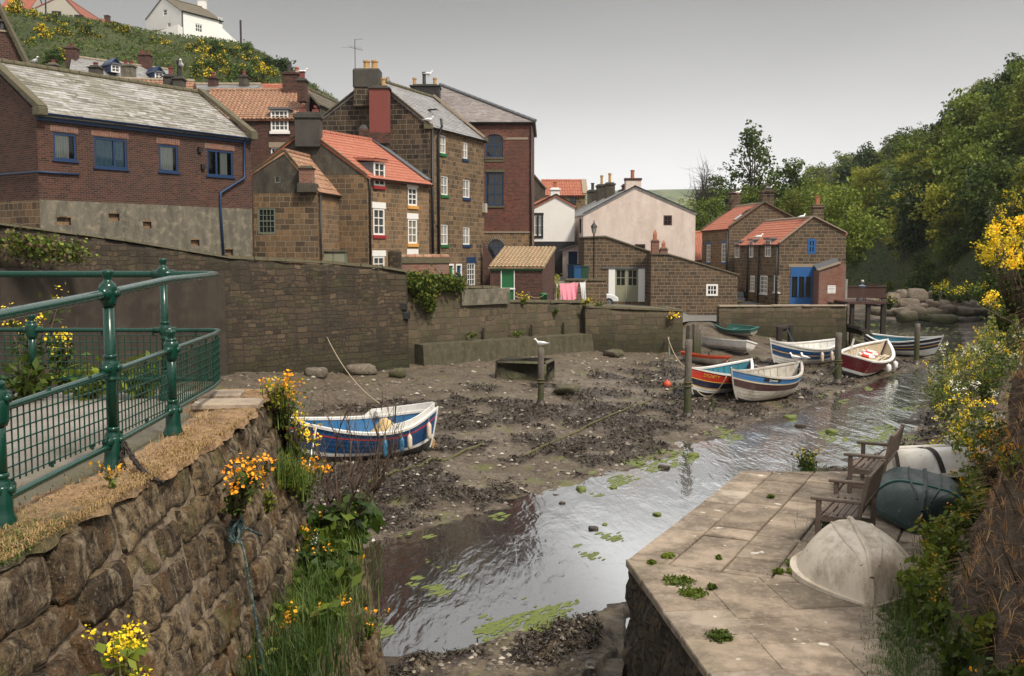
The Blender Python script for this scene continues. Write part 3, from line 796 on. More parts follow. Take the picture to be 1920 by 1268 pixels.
# --- tall brick gable at the left edge
P0, P1 = V(-130, 43), V(66, 45)
h = base_thing('brick_house', 'dark brick gable house cut off by the picture edge, small window under its verge', 'house', P1, 8)
wr = None
f = Face(P0, P1); r0 = f.rect(-8, 40, 10, 56)
sh = shell(h, back(P0, P1, (-3, 6)), 7, (14.55, 14.0), 19.5, 'F', .42, ('brick_dark',), {'front': [r0]}, {}, 'slate', 'slate', vo=-.1, ridge='coping')
window(h, f, r0, 'black_paint', 2, 1, 'net', sill='lintel', lintel='lintel', sillh=.08, lin_h=.1)
verge(h, [sh['ridge'][0] + Vector((0, -.05, .12)), v3(P1, 14.05) + Vector((.1, -.05, .05))], (.3, Vector((0, 1, 0))), .12, 'coping', 'coping')
# --- red tiled cottage with grey rendered gable, and its small front wing
C0, C1, C2 = V(478, 51), V(690, 50), V(805, 55); C3 = C0 + (C2 - C1)
h = base_thing('stone_cottage', 'stone cottage with grey rendered gable, bright red pantile roof and white windows', 'house', C1, 4)
F = Face(C1, C2)
wr = [F.rect(*q) for q in ((700, 391, 721, 441), (700, 481, 721, 520), (765, 352, 782, 386), (765, 411, 782, 457), (765, 478, 782, 520))]
fb = Face(C0, C1)
zb = ZA(328, 50)
sh = shell(h, [C0, C1, C2, C3], 3.5, (10.3, 9.95), 12.2, 'F', .47, ('stone_warm', 'stone', 'render_dark'), {'right': wr}, {'front': [(zb, 1), (99, 2)]}, 'pantile_new', 'pantile', ov=.3, vo=.06, ridge='pantile_new')
for i, r in enumerate(wr):
 window(h, F, r, 'white_paint', 2, 3, 'glass_mid' if i != 3 else 'curtain_drab', fw=.09, bar=.05, inset=.0, sill=('red_paint', 'red_paint', 'yellow_paint', 'yellow_paint', 'red_paint')[i], lintel='white_paint' if i != 2 else 'white_paint', sillh=.17, lin_h=.30 if i != 2 else .14)
r = F.rect(700, 305, 720, 349)
def dormer(root, F, r, back_=2.0, cheek='lead', roof='pantile_new', frame='white_paint', kind='pantile', cols=2, rows=3, fall=.25, sill=None, zc=None, ovr=.12):
 u0, u1, z0, z1 = r
 mb = MB(); F.box(mb, u0 - .04, u1 + .04, zc if zc else z0, z1, -back_, .0)
 d = mb.build('dormer', M[cheek], root)
 mb = MB(); a = .12
 slope(mb, F.at(u0 - a, z1 + .13, .18), F.at(u1 + a, z1 + .13, .18), F.at(u1 + a, z1 + fall + .1, -back_), F.at(u0 - a, z1 + fall + .1, -back_), kind)
 mb.build('dormer_roof', M[roof], d)
 mb = MB(); fw = .08
 F.box(mb, u0, u0 + fw, z0, z1, .002, .06); F.box(mb, u1 - fw, u1, z0, z1, .002, .06); F.box(mb, u0 + fw, u1 - fw, z0, z0 + fw, .002, .06); F.box(mb, u0 + fw, u1 - fw, z1 - fw, z1, .002, .06)
 for k in range(1, cols): c = u0 + (u1 - u0) * k / cols; F.box(mb, c - .025, c + .025, z0 + fw, z1 - fw, .004, .055)
 for k in range(1, rows): c = z0 + (z1 - z0) * k / rows; F.box(mb, u0 + fw, u1 - fw, c - .02, c + .02, .006, .05)
 w_ = mb.build('window', M[frame], root)
 g = MB(); g.poly([F.at(u0 + fw, z0 + fw, .015), F.at(u1 - fw, z0 + fw, .015), F.at(u1 - fw, z1 - fw, .015), F.at(u0 + fw, z1 - fw, .015)]); g.build('pane', M['glass_mid'], w_)
 if sill: g = MB(); F.box(g, u0 - .07, u1 + .07, z0 - .16, z0 - .002, -.08, .09); g.build('sill', M[sill], w_)
 return d
dormer(h, F, r, 2.6, sill='red_paint', zc=r[2])
gutter(h, F.at(0, 9.86, .18), F.at(F.L, 9.84, .18), F.n)
pipe(h, [F.at(.02, 9.8, .12), F.at(.08, 9.3, .1), F.at(.08, 4, .1)], .05)
x = W(578, 240, 50.5); chimney(h, x.x, 50.6, 11.4, ZA(222, 50.3), 1.22, .8, 'soot_render', [(-.28, .45, 'chim_red', 'hood'), (.35, .42, 'chim_red', 'hood')], .22)
a, b = sh['ridge']; verge(h, [v3(C0, 10.32), a + Vector((0, 0, .1)), v3(C1, 10.0)], (.2, Vector((0, 1, 0))), .06, 'coping')
# lead flashing against the tall house
E = sh['S2']; verge(h, [E[1] + Vector((0, 0, .16)), E[2] + Vector((0, 0, .16))], (.42, Vector((.5, .8, 0)).normalized()), .05, 'lead', 'flashing')
# wing
P0, P1, P2 = V(477, 47.5), V(597, 47.5), V(638, 50.4)
h2 = base_thing('front_wing', 'low stone wing with small grey gable and green sash window', 'house', P1, 4)
f = Face(P0, P1); g = Face(P1, P2)
r1 = f.rect(483, 390, 517, 439); r2 = f.rect(515, 330, 526, 343)
zb = ZA(363, 47.5)
sh = shell(h2, [P0, P1, P2, P2 + (P0 - P1)], 3.5, (ZA(325, 47.5), ZA(360, 47.5)), ZA(286, 47.5), 'F', .50, ('stone', 'render_dark', 'stone_warm'), {'front': [r1, r2]}, {'front': [(zb, 0), (99, 1)], 'right': [(99, 2)]}, 'pantile_old', 'pantile', ov=.12, vo=.04, ridge='pantile_old')
window(h2, f, r1, 'sage_dark', 4, 4, 'glass', fw=.09, inset=.02, sash=True)
window(h2, f, r2, 'sage_dark', 1, 1, 'glass', fw=.05, inset=.02)
pp = W(580, 330, 47.9); chimney(h2, pp.x, 47.5, ZA(362, 47.6), ZA(345, 47.6), .86, .8, 'render_dark', (), 0);
chimney(h2, pp.x - .02, 47.4, ZA(345, 47.6), ZA(318, 47.6), .62, .55, 'brick_red', (), .05, 'coping')
gutter(h2, g.at(0, ZA(362, 47.5), .05), g.at(g.L, ZA(362, 47.5), .05), g.n); pipe(h2, [g.at(.06, 8.9, .12), g.at(.06, 4, .12)], .05)
verge(h2, [v3(P0, ZA(325, 47.5)) + Vector((0, 0, .05)), sh['ridge'][0] + Vector((0, 0, .1)), v3(P1, ZA(360, 47.5)) + Vector((0, 0, .05))], (.16, Vector((0, 1, 0))), .05, 'coping')
# green store box in the corner
q = W(627, 490, 48.6)
hs_ = thing('garden_store', 'sage green wooden garden store standing behind the harbour wall', 'store', (q.x, 48.6, ZA(520, 48.6)))
mb = MB(); mb.bbox((0, 0, .6), (1.15, .7, 1.2), .02); mb.build('body', M['sage_dark'], hs_, world=False)
mb = MB(); mb.bbox((0, -.02, 1.24), (1.25, .84, .06), .01); mb.build('lid', M['coping'], hs_, world=False)
mb = MB(); [mb.bbox((-.28 + .56 * k, -.36, .6), (.5, .02, 1.05), .005) for k in range(2)]; mb.build('door', M['sage'], hs_, world=False)
# --- tall stone house
D0, D1, D2 = V(600, 57), V(808, 56), V(908, 62.7); D3 = D0 + (D2 - D1)
h = base_thing('stone_house', 'tall stone house with slate roof, black downpipes and narrow white windows', 'house', D1, 4)
F = Face(D1, D2)
q = ((825, 254, 836, 288), (827, 330, 840, 366), (827, 421, 840, 459), (868, 267, 877, 298), (868, 337, 881, 371), (868, 426, 881, 459))
wr = [F.rect(*k) for k in q]; dr = [F.rect(839, 495, 851, 560), F.rect(855, 495, 866, 560), F.rect(876, 493, 891, 546)]
zr = ZA(150, 56.5)
sh = shell(h, [D0, D1, D2, D3], 2.5, (ZA(225, 56), 13.1), zr, 'F', .5, ('stone', 'stone_dark'), {'right': wr + dr}, {'front': [(99, 1)], 'left': [(99, 1)]}, 'slate', 'slate', ov=.15, vo=.02, ridge='coping', th=.2)
for i, r in enumerate(wr): window(h, F, r, 'white_paint', 2, 2, 'net', fw=.07, bar=.04, inset=.03, sill='green_paint' if i < 3 else 'navy', sillh=.16)
door(h, F, dr[0], 'white_paint', 'green_paint', .1); door(h, F, dr[1], 'white_paint', 'navy', .1)
window(h, F, dr[2], 'white_paint', 3, 5, 'glass_mid', fw=.09, bar=.04, inset=.02, lintel='navy', lin_h=.35)
pipe(h, [F.at(.06, 13.0, .1), F.at(.06, 4, .1)], .07); pipe(h, [F.at(.95, 13.6, .2), F.at(.95, 13.2, .25), F.at(.75, 12.6, .12), F.at(.75, 4, .12)], .07)
gutter(h, F.at(0, 13.03, .1), F.at(F.L, 13.03, .1), F.n)
a, b = sh['ridge']
verge(h, [v3(D1, 13.2), a + Vector((0, 0, .12))], (.3, Vector((0, 1, 0))), .07, 'coping', 'coping'); verge(h, [v3(D0, ZA(225, 56) + .1), a + Vector((0, 0, .12))], (.3, Vector((0, 1, 0))), .07, 'coping', 'coping')
verge(h, [v3(D2, 13.2), b + Vector((0, 0, .14))], (.34, Vector((0, 1, 0))), .14, 'lintel', 'coping')
mb = MB(); mb.bbox(v3(D1, 13.08) + Vector((-.1, .1, 0)), (.5, .4, .3), .03); mb.bbox(v3(D2, 13.08) + Vector((0, .1, 0)), (.5, .4, .3), .03); mb.build('kneeler', M['coping'], h)
x = W(689, 180, 56.6); c1 = chimney(h, x.x, 56.7, 14.2, ZA(168, 56.6), 1.42, .95, 'stone_dark', (), 0)
mb = MB(); mb.bbox((x.x, 56.7, (ZA(168, 56.6) + ZA(130, 56.6)) / 2), (1.5, 1.02, ZA(130, 56.6) - ZA(168, 56.6)), .09); mb.build('chimney_top', M['soot_render'], c1)
for px_ in (687, 702):
 mb = MB(); p = W(px_, 130, 56.6); mb.lathe([(.24, -.15), (.2, .05), (.17, .15), (.16, .42), (.2, .44), (.2, .52), (.14, .52)], (p.x, 56.7, p.z - .05), 12); mb.build('chimney_pot', M['pot_buff'], c1)
x = W(712, 200, 55.7); c2 = chimney(h, x.x, 55.75, ZA(250, 55.6), ZA(168, 55.6), 1.06, .8, 'chim_red', [(.2, .55, 'pot_buff', 'round')], .10, 'soot_render')
x = W(702, 250, 55.7); mb = MB(); mb.bbox((x.x, 55.72, ZA(257, 55.6)), (1.62, .74, .75), .02); mb.build('chimney_base', M['brick_dark'], c2)
mb = MB(); xx = W(683, 240, 55.7); mb.lathe([(.4, 0), (.36, .2), (.2, .36), (.05, .42)], (xx.x, 55.75, ZA(248, 55.6)), 12); mb.build('flue_shoulder', M['soot_render'], c2)
mb = MB(); u = F.L * .93; F.box(mb, F.L - .3, F.L - .02, ZA(398, 62), ZA(381, 62), .002, .22); mb.build('alarm_box', M['beige_wall'], h)
mb = MB(); z_ = sh['S2']; mb.bbox((z_[0].lerp(z_[1], .42).lerp(z_[2].lerp(z_[3], .58), .45)) + Vector((0, 0, .14)), (1.0, .25, .06), .01, rz=-.6); mb.build('roof_vent', M['black_paint'], h)
# --- warehouse
zE, zR_ = ZA(231, 68), ZA(160, 72)
h = base_thing('brick_warehouse', 'tall red brick warehouse with arched dark windows and warm slate hipped roof', 'warehouse', (1.4, 68), 3)
P = [V(770, 68), V(998, 68), V(998, 68) + Vector((.3, 8)), V(770, 68) + Vector((-.3, 8))]
f = Face(P[0], P[1])
def arch_rect(f, x0, y0, x1, y1): return f.rect(x0, y0, x1, y1)
r1 = f.rect(911, 252, 943, 295); r2 = f.rect(911, 323, 944, 386); r3 = f.rect(914, 449, 946, 492)
sh = MB(); zb = ZA(436, 68)
facade(sh, f, 2.5, zE, [r1, r2, r3], (), [(zb, 1), (99, 0)]); facade(sh, Face(P[1], P[2]), 2.5, zE, (), (), [(zb, 1), (99, 0)]); facade(sh, Face(P[2], P[3]), 2.5, zE); facade(sh, Face(P[3], P[0]), 2.5, zE)
sh.build('wall', [M['brick_ware'], M['stone_warm']], h)
zs = zE + .05; e = .2
q = [Vector((P[0].x - e, P[0].y - e, zs)), Vector((P[1].x + e, P[1].y - e, zs)), Vector((P[2].x + e, P[2].y + e, zs)), Vector((P[3].x - e, P[3].y + e, zs))]
ra_, rb_ = Vector((P[0].x - e, 72, zR_)), W(824, 160, 72); rb_.z = zR_
mb = MB(); slope(mb, q[0], q[1], rb_, ra_, 'slate', th=.24); slope(mb, q[1], q[2], rb_, rb_, 'slate', th=.24); slope(mb, q[2], q[3], ra_, rb_, 'slate', th=.24); mb.poly([q[3], q[0], ra_])
rf = mb.build('roof', M['slate_pink'], h); ridge_tiles(rf, q[1] + Vector((0, 0, .06)), rb_ + Vector((0, 0, .06)), 'lead', .13)
x = W(796, 180, 68.4); c = chimney(h, x.x, 69.4, 13.5, ZA(160, 68.2), 1.9, 1.6, 'slate_clad', [(-.75, .62, 'pot_buff', 'round'), (-.1, 1.0, 'soot_render', 'round'), (.62, .62, 'pot_buff', 'round')], .08, 'soot_render')
window(h, f, r1, 'navy', 2, 2, 'glass', fw=.09, bar=.05, inset=.06, sill='coping'); window(h, f, r2, 'navy', 2, 3, 'glass', fw=.09, bar=.05, inset=.06, sill='coping')
window(h, f, r3, 'navy', 3, 3, 'glass', fw=.06, bar=.03, inset=.08)
# arched heads
for (r, rise, m_) in ((r1, .30, 'brick_ware'), (r3, .62, 'stone_warm')):
 u0, u1, z0, z1 = r; n = 12; uc, hw = (u0 + u1) / 2, (u1 - u0) / 2
 mb = MB()
 for k in range(n):
  a0, a1 = math.pi * k / n, math.pi * (k + 1) / n
  pa, pb = (uc - hw * math.cos(a0), z1 - rise + rise * math.sin(a0)), (uc - hw * math.cos(a1), z1 - rise + rise * math.sin(a1))
  mb.poly([f.at(pa[0], pa[1], .004), f.at(pb[0], pb[1], .004), f.at(pb[0], z1 + .005, .004), f.at(pa[0], z1 + .005, .004)])
  mb.poly([f.at(pa[0], pa[1], .004), f.at(pa[0], pa[1], -.15), f.at(pb[0], pb[1], -.15), f.at(pb[0], pb[1], .004)])
 mb.build('arch_spandrel', M[m_], h)
 mb = MB()
 for k in range(n + 4):
  a0 = math.pi * (k + .5) / (n + 4)
  mb.bbox(f.at(uc - (hw + .14) * math.cos(a0), z1 - rise + (rise + .14) * math.sin(a0), .0), (.07, .03, .26), .006, M=None, rz=0) if 0 else mb.tube([f.at(uc - hw * math.cos(a0) * 1.01, z1 - rise + rise * math.sin(a0) * 1.02, .01), f.at(uc - (hw + .25) * math.cos(a0), z1 - rise + (rise + .25) * math.sin(a0), .01)], .045, 4)
 mb.build('arch', M['brick_red' if m_ != 'stone_warm' else 'lintel'], h)
for (y0, y1, m_) in ((298, 304, 'coping'), (318, 323, 'coping'), (258, 262, 'lintel')):
 mb = MB(); x0, x1 = (909, 946) if m_ == 'coping' else (944, 990); r = f.rect(x0, y0, x1, y1); F_ = f; f.box(mb, r[0], r[1], r[2], r[3], -.05, .03); mb.build('stone_band', M[m_], h)
mb = MB(); r = f.rect(905, 434, 998, 437); f.box(mb, r[0], r[1], r[2], r[3], .002, .05); mb.build('stone_band', M['lintel'], h)
gutter(h, f.at(0, zE, .1), f.at(f.L + .1, zE, .1), f.n); pipe(h, [f.at(f.L - .07, zE - .1, .1), f.at(f.L - .07, 3, .1)], .05)
# --- garden wall in brick with tile coping, and outhouse
P0, P1 = V(748, 50.5), V(842, 52.0)
gw = thing('garden_wall', 'low red brick garden wall topped with pink tile coping above the ivy', 'wall', (P0.x, P0.y, 3.5))
f = Face(P0, P1); mb = MB(); f.box(mb, 0, f.L, 3.0, ZA(494, 50.5), -.3, 0); mb.build('wall', M['brick_red'], gw)
mb = MB(); f.box(mb, -.05, f.L + .05, ZA(494, 50.5) + .002, ZA(483, 50.5), -.36, .06); mb.build('coping', M['coping'], gw)
ridge_tiles(gw, f.at(-.05, ZA(482, 50.5), -.15), f.at(f.L + .05, ZA(482, 50.5), -.15), 'pantile_old', .14, 'cap_tiles')
q = W(740, 490, 49.8); mb = MB(); mb.bbox((q.x, 49.9, (3 + ZA(470, 49.8)) / 2), (.62, .6, ZA(470, 49.8) - 3), .08); mb.build('pier', M['rubble'], gw)
P0, P1, P2 = V(919, 58), V(1017, 58), V(1040, 61.5)
h = base_thing('outhouse', 'small brick outhouse with straw coloured pantile roof and bright green door', 'shed', P0, 3.4)
f = Face(P0, P1); g = Face(P1, P2)
zf, zk = ZA(502, 58), ZA(466, 61)
mb = MB(); r = f.rect(939, 505, 965, 566)
facade(mb, f, 2.6, zf, [r]); facade(mb, g, 2.6, zk, (), [((0, zf), (g.L, zk))]); P3 = P2 + (P0 - P1); facade(mb, Face(P2, P3), 2.6, zk); l = Face(P3, P0); facade(mb, l, 2.6, zk, (), [((0, zk), (l.L, zf))])
mb.build('wall', M['brick_dark'], h)
mb = MB(); slope(mb, f.at(-.12, zf + .04, .2), f.at(f.L + .08, zf + .04, .2), v3(P2, zk + .1) + Vector((.1, .1, 0)), v3(P3, zk + .1) + Vector((-.1, .1, 0)), 'pantile', tw=.22); mb.build('roof', M['pantile_pale'], h)
door(h, f, r, 'white_paint', 'green_paint', .05, 5); mb = MB(); f.box(mb, -.02, f.L, zf - .16, zf - .02, .02, .08); mb.build('fascia', M['green_paint'], h)
mb = MB(); q = f.rect(938, 540, 966, 543); f.box(mb, q[0], q[1], q[2], q[3], -.1, .02); mb.build('door_rail', M['white_paint'], h)
# small grey wing left of the outhouse
P0, P1 = V(905, 62), V(926, 62.3)
hw_ = thing('lean_to', 'narrow brick lean-to between the stone house and the outhouse', 'wall', (P0.x, P0.y, 3.4)); f = Face(P0, P1); mb = MB()
facade(mb, f, 2.6, ZA(452, 62), (), [((0, ZA(452, 62)), (f.L, ZA(487, 62)))]); facade(mb, Face(P1, P1 + Vector((.2, 3))), 2.6, ZA(487, 62)); mb.build('wall', M['brick_dark'], hw_)
# --- white cottage
P0, P1 = V(985, 82), V(1077, 82)
h = base_thing('white_cottage', 'white rendered cottage gable with black framed window and red roof edge', 'house', P1, 3)
f = Face(P0, P1); r = f.rect(1000, 404, 1017, 442)
sh = shell(h, back(P0, P1, (-1, 7)), 2, (ZA(397, 82), ZA(388, 82)), ZA(368, 82), 'F', .62, ('white_wall', 'black_paint'), {'front': [r]}, {'front': [(ZA(453, 82), 1)]}, 'pantile', 'pantile', ov=.1, vo=.1, ridge='pantile')
window(h, f, r, 'white_paint', 2, 2, 'net', fw=.1, bar=.05, inset=.02, lintel='black_paint', sill='black_paint', sillh=.2, lin_h=.2)
mb = MB(); c_ = (r[0] + r[1]) / 2; [f.box(mb, a - .07, a + .07, r[2], r[3], -.02, .03) for a in (r[0], c_, r[1])]; mb.build('window_surround', M['black_paint'], h)
x = W(1041, 360, 82); chimney(h, x.x, 82.4, ZA(380, 82), ZA(357, 82), .75, .7, 'white_wall', [(0, .6, 'pot', 'square')], .12)
verge(h, [v3(P0, ZA(397, 82) + .1), sh['ridge'][0] + Vector((0, -.05, .12)), v3(P1, ZA(388, 82) + .1)], (.2, Vector((0, 1, 0))), .08, 'pipe')
# --- house with red roof behind
P0, P1 = V(1016, 97), V(1097, 97)
h = base_thing('stone_cottage', 'far stone cottage under a red pantile roof rising behind the white cottage', 'house', P1, 3)
f = Face(P0, P1); r = f.rect(1068, 370, 1080, 386)
sh = shell(h, back(P0, P1, (0, 5)), 2, (ZA(366, 97), ZA(366, 97)), ZA(340, 99.5), 'S', .5, ('stone',), {'front': [r]}, {}, 'pantile', 'pantile', vo=.0, ridge='pantile')
window(h, f, r, 'black_paint', 2, 2, 'glass')
verge(h, [v3(P1, ZA(366, 97) + .1), sh['ridge'][1] + Vector((0, 0, .12))], (.5, Vector((1, 0, 0))), .1, 'lintel', 'coping')
P0, P1 = V(985, 90), V(1022, 90)
h = base_thing('grey_house', 'grey rendered gable just right of the brick warehouse', 'house', P1, 3)
shell(h, back(P0, P1, (-1, 6)), 2, (ZA(352, 90), ZA(352, 90)), ZA(322, 90), 'F', .3, ('render_dark',), {}, {}, 'slate_brown', 'slate', ridge='coping')
# --- pink gable house and stone terrace behind
Q0, Q1 = V(1093, 80), V(1303, 80); Q2 = Q1 + Vector((-1.0, 7)); Q3 = V(1070, 86.0)
h = base_thing('pink_house', 'house with broad pale pink rendered gable, a central chimney and tiny brown window', 'house', Q1, 3)
f = Face(Q0, Q1); r = f.rect(1244, 404, 1260, 423); rb = f.rect(1190, 458, 1210, 470); l = Face(Q3, Q0); rl = l.rect(1086, 410, 1090, 438)
sh = shell(h, [Q0, Q1, Q3 + (Q1 - Q0), Q3], 2, (ZA(404, 80), ZA(401, 80)), ZA(352, 80), 'F', .46, ('render_pink',), {'front': [r, rb], 'left': [rl]}, {}, 'slate', 'slate', ov=.1, vo=.06, ridge='coping', th=.2)
window(h, f, r, 'deck_wood', 2, 2, 'glass', fw=.1, bar=.04, inset=.02); window(h, f, rb, 'deck_wood', 1, 1, 'glass', fw=.1, bar=.04, inset=.02); window(h, l, rl, 'deck_wood', 1, 2, 'glass')
a, b = sh['ridge']; x = W(1187, 350, 80.3)
mb = MB(); mb.bbox((x.x, 80.41, ZA(352, 80.3)), (1.22, .72, ZA(340, 80.3) - ZA(372, 80.3)), .02); c = mb.build('chimney', M['render_pink'], h)
mb = MB(); mb.bbox((x.x, 80.41, ZA(338, 80.3) + .06), (1.34, .84, .18), .03); mb.build('chimney_cap', M['brick_dark'], c)
mb = MB(); mb.lathe([(.16, 0), (.15, .1), (.14, .55), (.17, .6), (.17, .66), (.11, .66)], (x.x - .05, 80.32, ZA(338, 80.3) + .12), 12); mb.build('chimney_pot', M['pot'], c)
x = W(1171, 345, 84); chimney(h, x.x + .1, 84, 10.5, ZA(350, 84), .6, .6, 'brick_dark', [(0, .6, 'pot', 'round')], .1)
verge(h, [v3(Q0, ZA(404, 80) + .1), a + Vector((0, 0, .1)), v3(Q1, ZA(401, 80) + .1)], (.22, Vector((0, 1, 0))), .07, 'pipe')
T0 = V(1037, 97); T1 = Q3; vec = (Q1 - Q0) * .9
h = base_thing('terrace_house', 'dark stone terrace with slate roof and pot topped chimneys, receding behind pink house', 'house', T1, 3)
f = Face(T0, T1); ws = [f.rect(*k) for k in ((1041, 421, 1045, 452), (1056, 418, 1060, 450), (1069, 416, 1074, 449))]
sh = shell(h, [T0, T1, T1 + vec, T0 + vec], 2, (ZA(404, 80) - .1, ZA(404, 80) - .1), ZA(352, 80) - .25, 'S', .46, ('stone_dark',), {'front': ws}, {}, 'slate', 'slate', ov=.2, ridge='coping', th=.2)
for r in ws: window(h, f, r, 'white_paint', 2, 2, 'glass_mid', sill='lintel', lintel='lintel')
a, b = sh['ridge']
for i, (t_, wd_, pots) in enumerate(((.96, .8, [(0, .9, 'pot_buff', 'round')]), (.62, .9, [(0, .9, 'pot_buff', 'round')]), (.2, .9, [(0, .75, 'soot_render', 'square')]))):
 p = a.lerp(b, t_); chimney(h, p.x - .3, p.y, p.z - .8, p.z + [.85, .95, .75][i], wd_, .9, 'render_dark', pots, .14)
pipe(h, [f.at(f.L - .6, 9, .1), f.at(f.L - .6, 3, .1)], .06)
# porches of the terrace
q0, q1 = V(1055, 79), V(1086, 78.3)
pc = thing('porch', 'pale lean-to porch with dark blue door beside the pink house', 'porch', (q1.x, q1.y, 3)); f = Face(q0, q1); mb = MB(); r = f.rect(1064, 470, 1084, 530)
zt0, zt1 = ZA(470, 79), ZA(456, 79); facade(mb, f, 2, zt1, [r], [((0, zt0), (f.L, zt1))]); facade(mb, Face(q0 + Vector((.2, 3)), q0), 2, zt0); facade(mb, Face(q1, q1 + Vector((.2, 3))), 2, zt1); mb.build('wall', M['render_pink'], pc)
door(pc, f, r, 'white_paint', 'navy', .06); mb = MB(); mb.poly([f.at(-.2, zt0 + .03, .25), f.at(f.L + .2, zt1 + .05, .25), f.at(f.L + .2, zt1 + .05, -3), f.at(-.2, zt0 + .03, -3)]); mb.poly([f.at(-.2, zt0 - .05, .25), f.at(f.L + .2, zt1 - .03, .25), f.at(f.L + .2, zt1 + .05, .25), f.at(-.2, zt0 + .03, .25)]); mb.build('roof', M['lead'], pc)
q0, q1 = V(1041, 84), V(1054, 83)
pc = thing('doorway_porch', 'tall navy arched wooden porch against the dark terrace', 'porch', (q0.x, q0.y, 3)); f = Face(q0, q1); mb = MB(); n = 8; zt0 = ZA(462, 84)
F_ = f; prof = [(0, 2.)] + [(f.L / 2 - f.L / 2 * math.cos(math.pi * k / n), zt0 + .45 * math.sin(math.pi * k / n)) for k in range(n + 1)] + [(f.L, 2.)]
mb.poly([f.at(u, z) for u, z in prof]); mb.poly([f.at(u, z, -1.2) for u, z in prof][::-1])
for k in range(len(prof) - 1): mb.poly([f.at(*prof[k]), f.at(*prof[k], -1.2), f.at(*prof[k + 1], -1.2), f.at(*prof[k + 1])])
mb.build('body', M['navy'], pc); mb = MB(); f.box(mb, f.L * .25, f.L * .75, 2.2, zt0 - .2, .004, .03); mb.build('door', M['black_paint'], pc)
# --- stone garage with double doors and its lower extension
P0, P1 = V(1095, 72), V(1220, 72)
h = base_thing('stone_garage', 'coursed stone garage with pale green glazed double doors in white posts', 'garage', P1, 2.6)
f = Face(P0, P1); r = f.rect(1141, 504, 1209, 566)
zL, zp, zR2 = ZA(447, 72), ZA(445, 72), ZA(474, 72)
up_ = f.px(1135, 445)[0]
mb = MB(); facade(mb, f, 1.6, zp, [r], [((0, zL), (up_, zp)), ((up_, zp), (f.L, zR2))]); bk = Vector((0, 6)); l = Face(P0 + bk, P0); facade(mb, l, 1.6, zL); facade(mb, Face(P1, P1 + bk), 1.6, zR2); mb.build('wall', M['stone_coursed'], h)
mb = MB()
for (a, za, b, zb_) in ((-.1, zL, up_, zp), (up_, zp, f.L + .02, zR2)):
 for o0, o1 in ((.1, -6),):
  p = [f.at(a, za + .02, o0), f.at(b, zb_ + .02, o0), f.at(b, zb_ + .02, o1), f.at(a, za + .02, o1)]
  mb.add(p + [x + Vector((0, 0, .10)) for x in p], [(3, 2, 1, 0), (4, 5, 6, 7), (0, 1, 5, 4), (1, 2, 6, 5), (2, 3, 7, 6), (3, 0, 4, 7)])
mb.build('roof', M['slate_brown'], h)
u0, u1, z0, z1 = r; pw = .46; mb = MB(); f.box(mb, u0, u0 + pw, z0, z1, -.16, .03); f.box(mb, u1 - pw, u1, z0, z1, -.16, .03); mb.build('door_post', M['white_paint'], h)
mb = MB(); f.box(mb, u0 - .5, u1 + .5, z1 + .002, z1 + .10, -.1, .08); mb.build('door_lintel', M['lead'], h)
for k in range(2):
 a, b = u0 + pw + (u1 - u0 - 2 * pw) * k / 2, u0 + pw + (u1 - u0 - 2 * pw) * (k + 1) / 2
 mb = MB(); zm = z0 + (z1 - z0) * .50; e = .13
 f.box(mb, a + .01, b - .01, z0, zm, -.12, -.05); f.box(mb, a + .01, a + e, zm, z1, -.12, -.05); f.box(mb, b - e, b - .01, zm, z1, -.12, -.05); f.box(mb, a + e, b - e, z1 - .12, z1, -.12, -.05)
 c = (a + b) / 2; f.box(mb, c - .025, c + .025, zm, z1 - .12, -.11, -.06); c = (zm + z1 - .12) / 2; f.box(mb, a + e, b - e, c - .025, c + .025, -.108, -.062)
 d = mb.build('door_leaf', M['sage'], h)
 g_ = MB(); g_.poly([f.at(a + e, zm, -.09), f.at(b - e, zm, -.09), f.at(b - e, z1 - .12, -.09), f.at(a + e, z1 - .12, -.09)]); g_.build('pane', M['glass'], d)
P0, P1 = V(1221, 70), V(1384, 70)
h = base_thing('stone_outbuilding', 'low coursed stone outbuilding with sloping roofline and one small white window', 'outbuilding', P1, 1.9)
f = Face(P0, P1); r = f.rect(1324, 533, 1346, 555); zL, zR2 = ZA(478, 70), ZA(517, 70); u1_ = f.px(1252, 479)[0]
mb = MB(); facade(mb, f, .8, zL, [r], [((u1_, zL), (f.L, zR2))]); facade(mb, Face(P1, P1 + Vector((0, 6))), .8, zR2); facade(mb, Face(P0 + Vector((0, 2)), P0), .8, zL); mb.build('wall', M['stone_coursed'], h)
mb = MB()
for (a, za, b, zb_) in ((0, zL, u1_, zL), (u1_, zL, f.L + .1, zR2)):
 p = [f.at(a, za + .02, .08), f.at(b, zb_ + .02, .08), f.at(b, zb_ + .02, -6), f.at(a, za + .02, -6)]; mb.add(p + [x + Vector((0, 0, .09)) for x in p], [(3, 2, 1, 0), (4, 5, 6, 7), (0, 1, 5, 4), (1, 2, 6, 5), (2, 3, 7, 6), (3, 0, 4, 7)])
mb.build('roof', M['slate_brown'], h); window(h, f, r, 'white_paint', 3, 2, 'glass', fw=.13, bar=.05, inset=-.02)
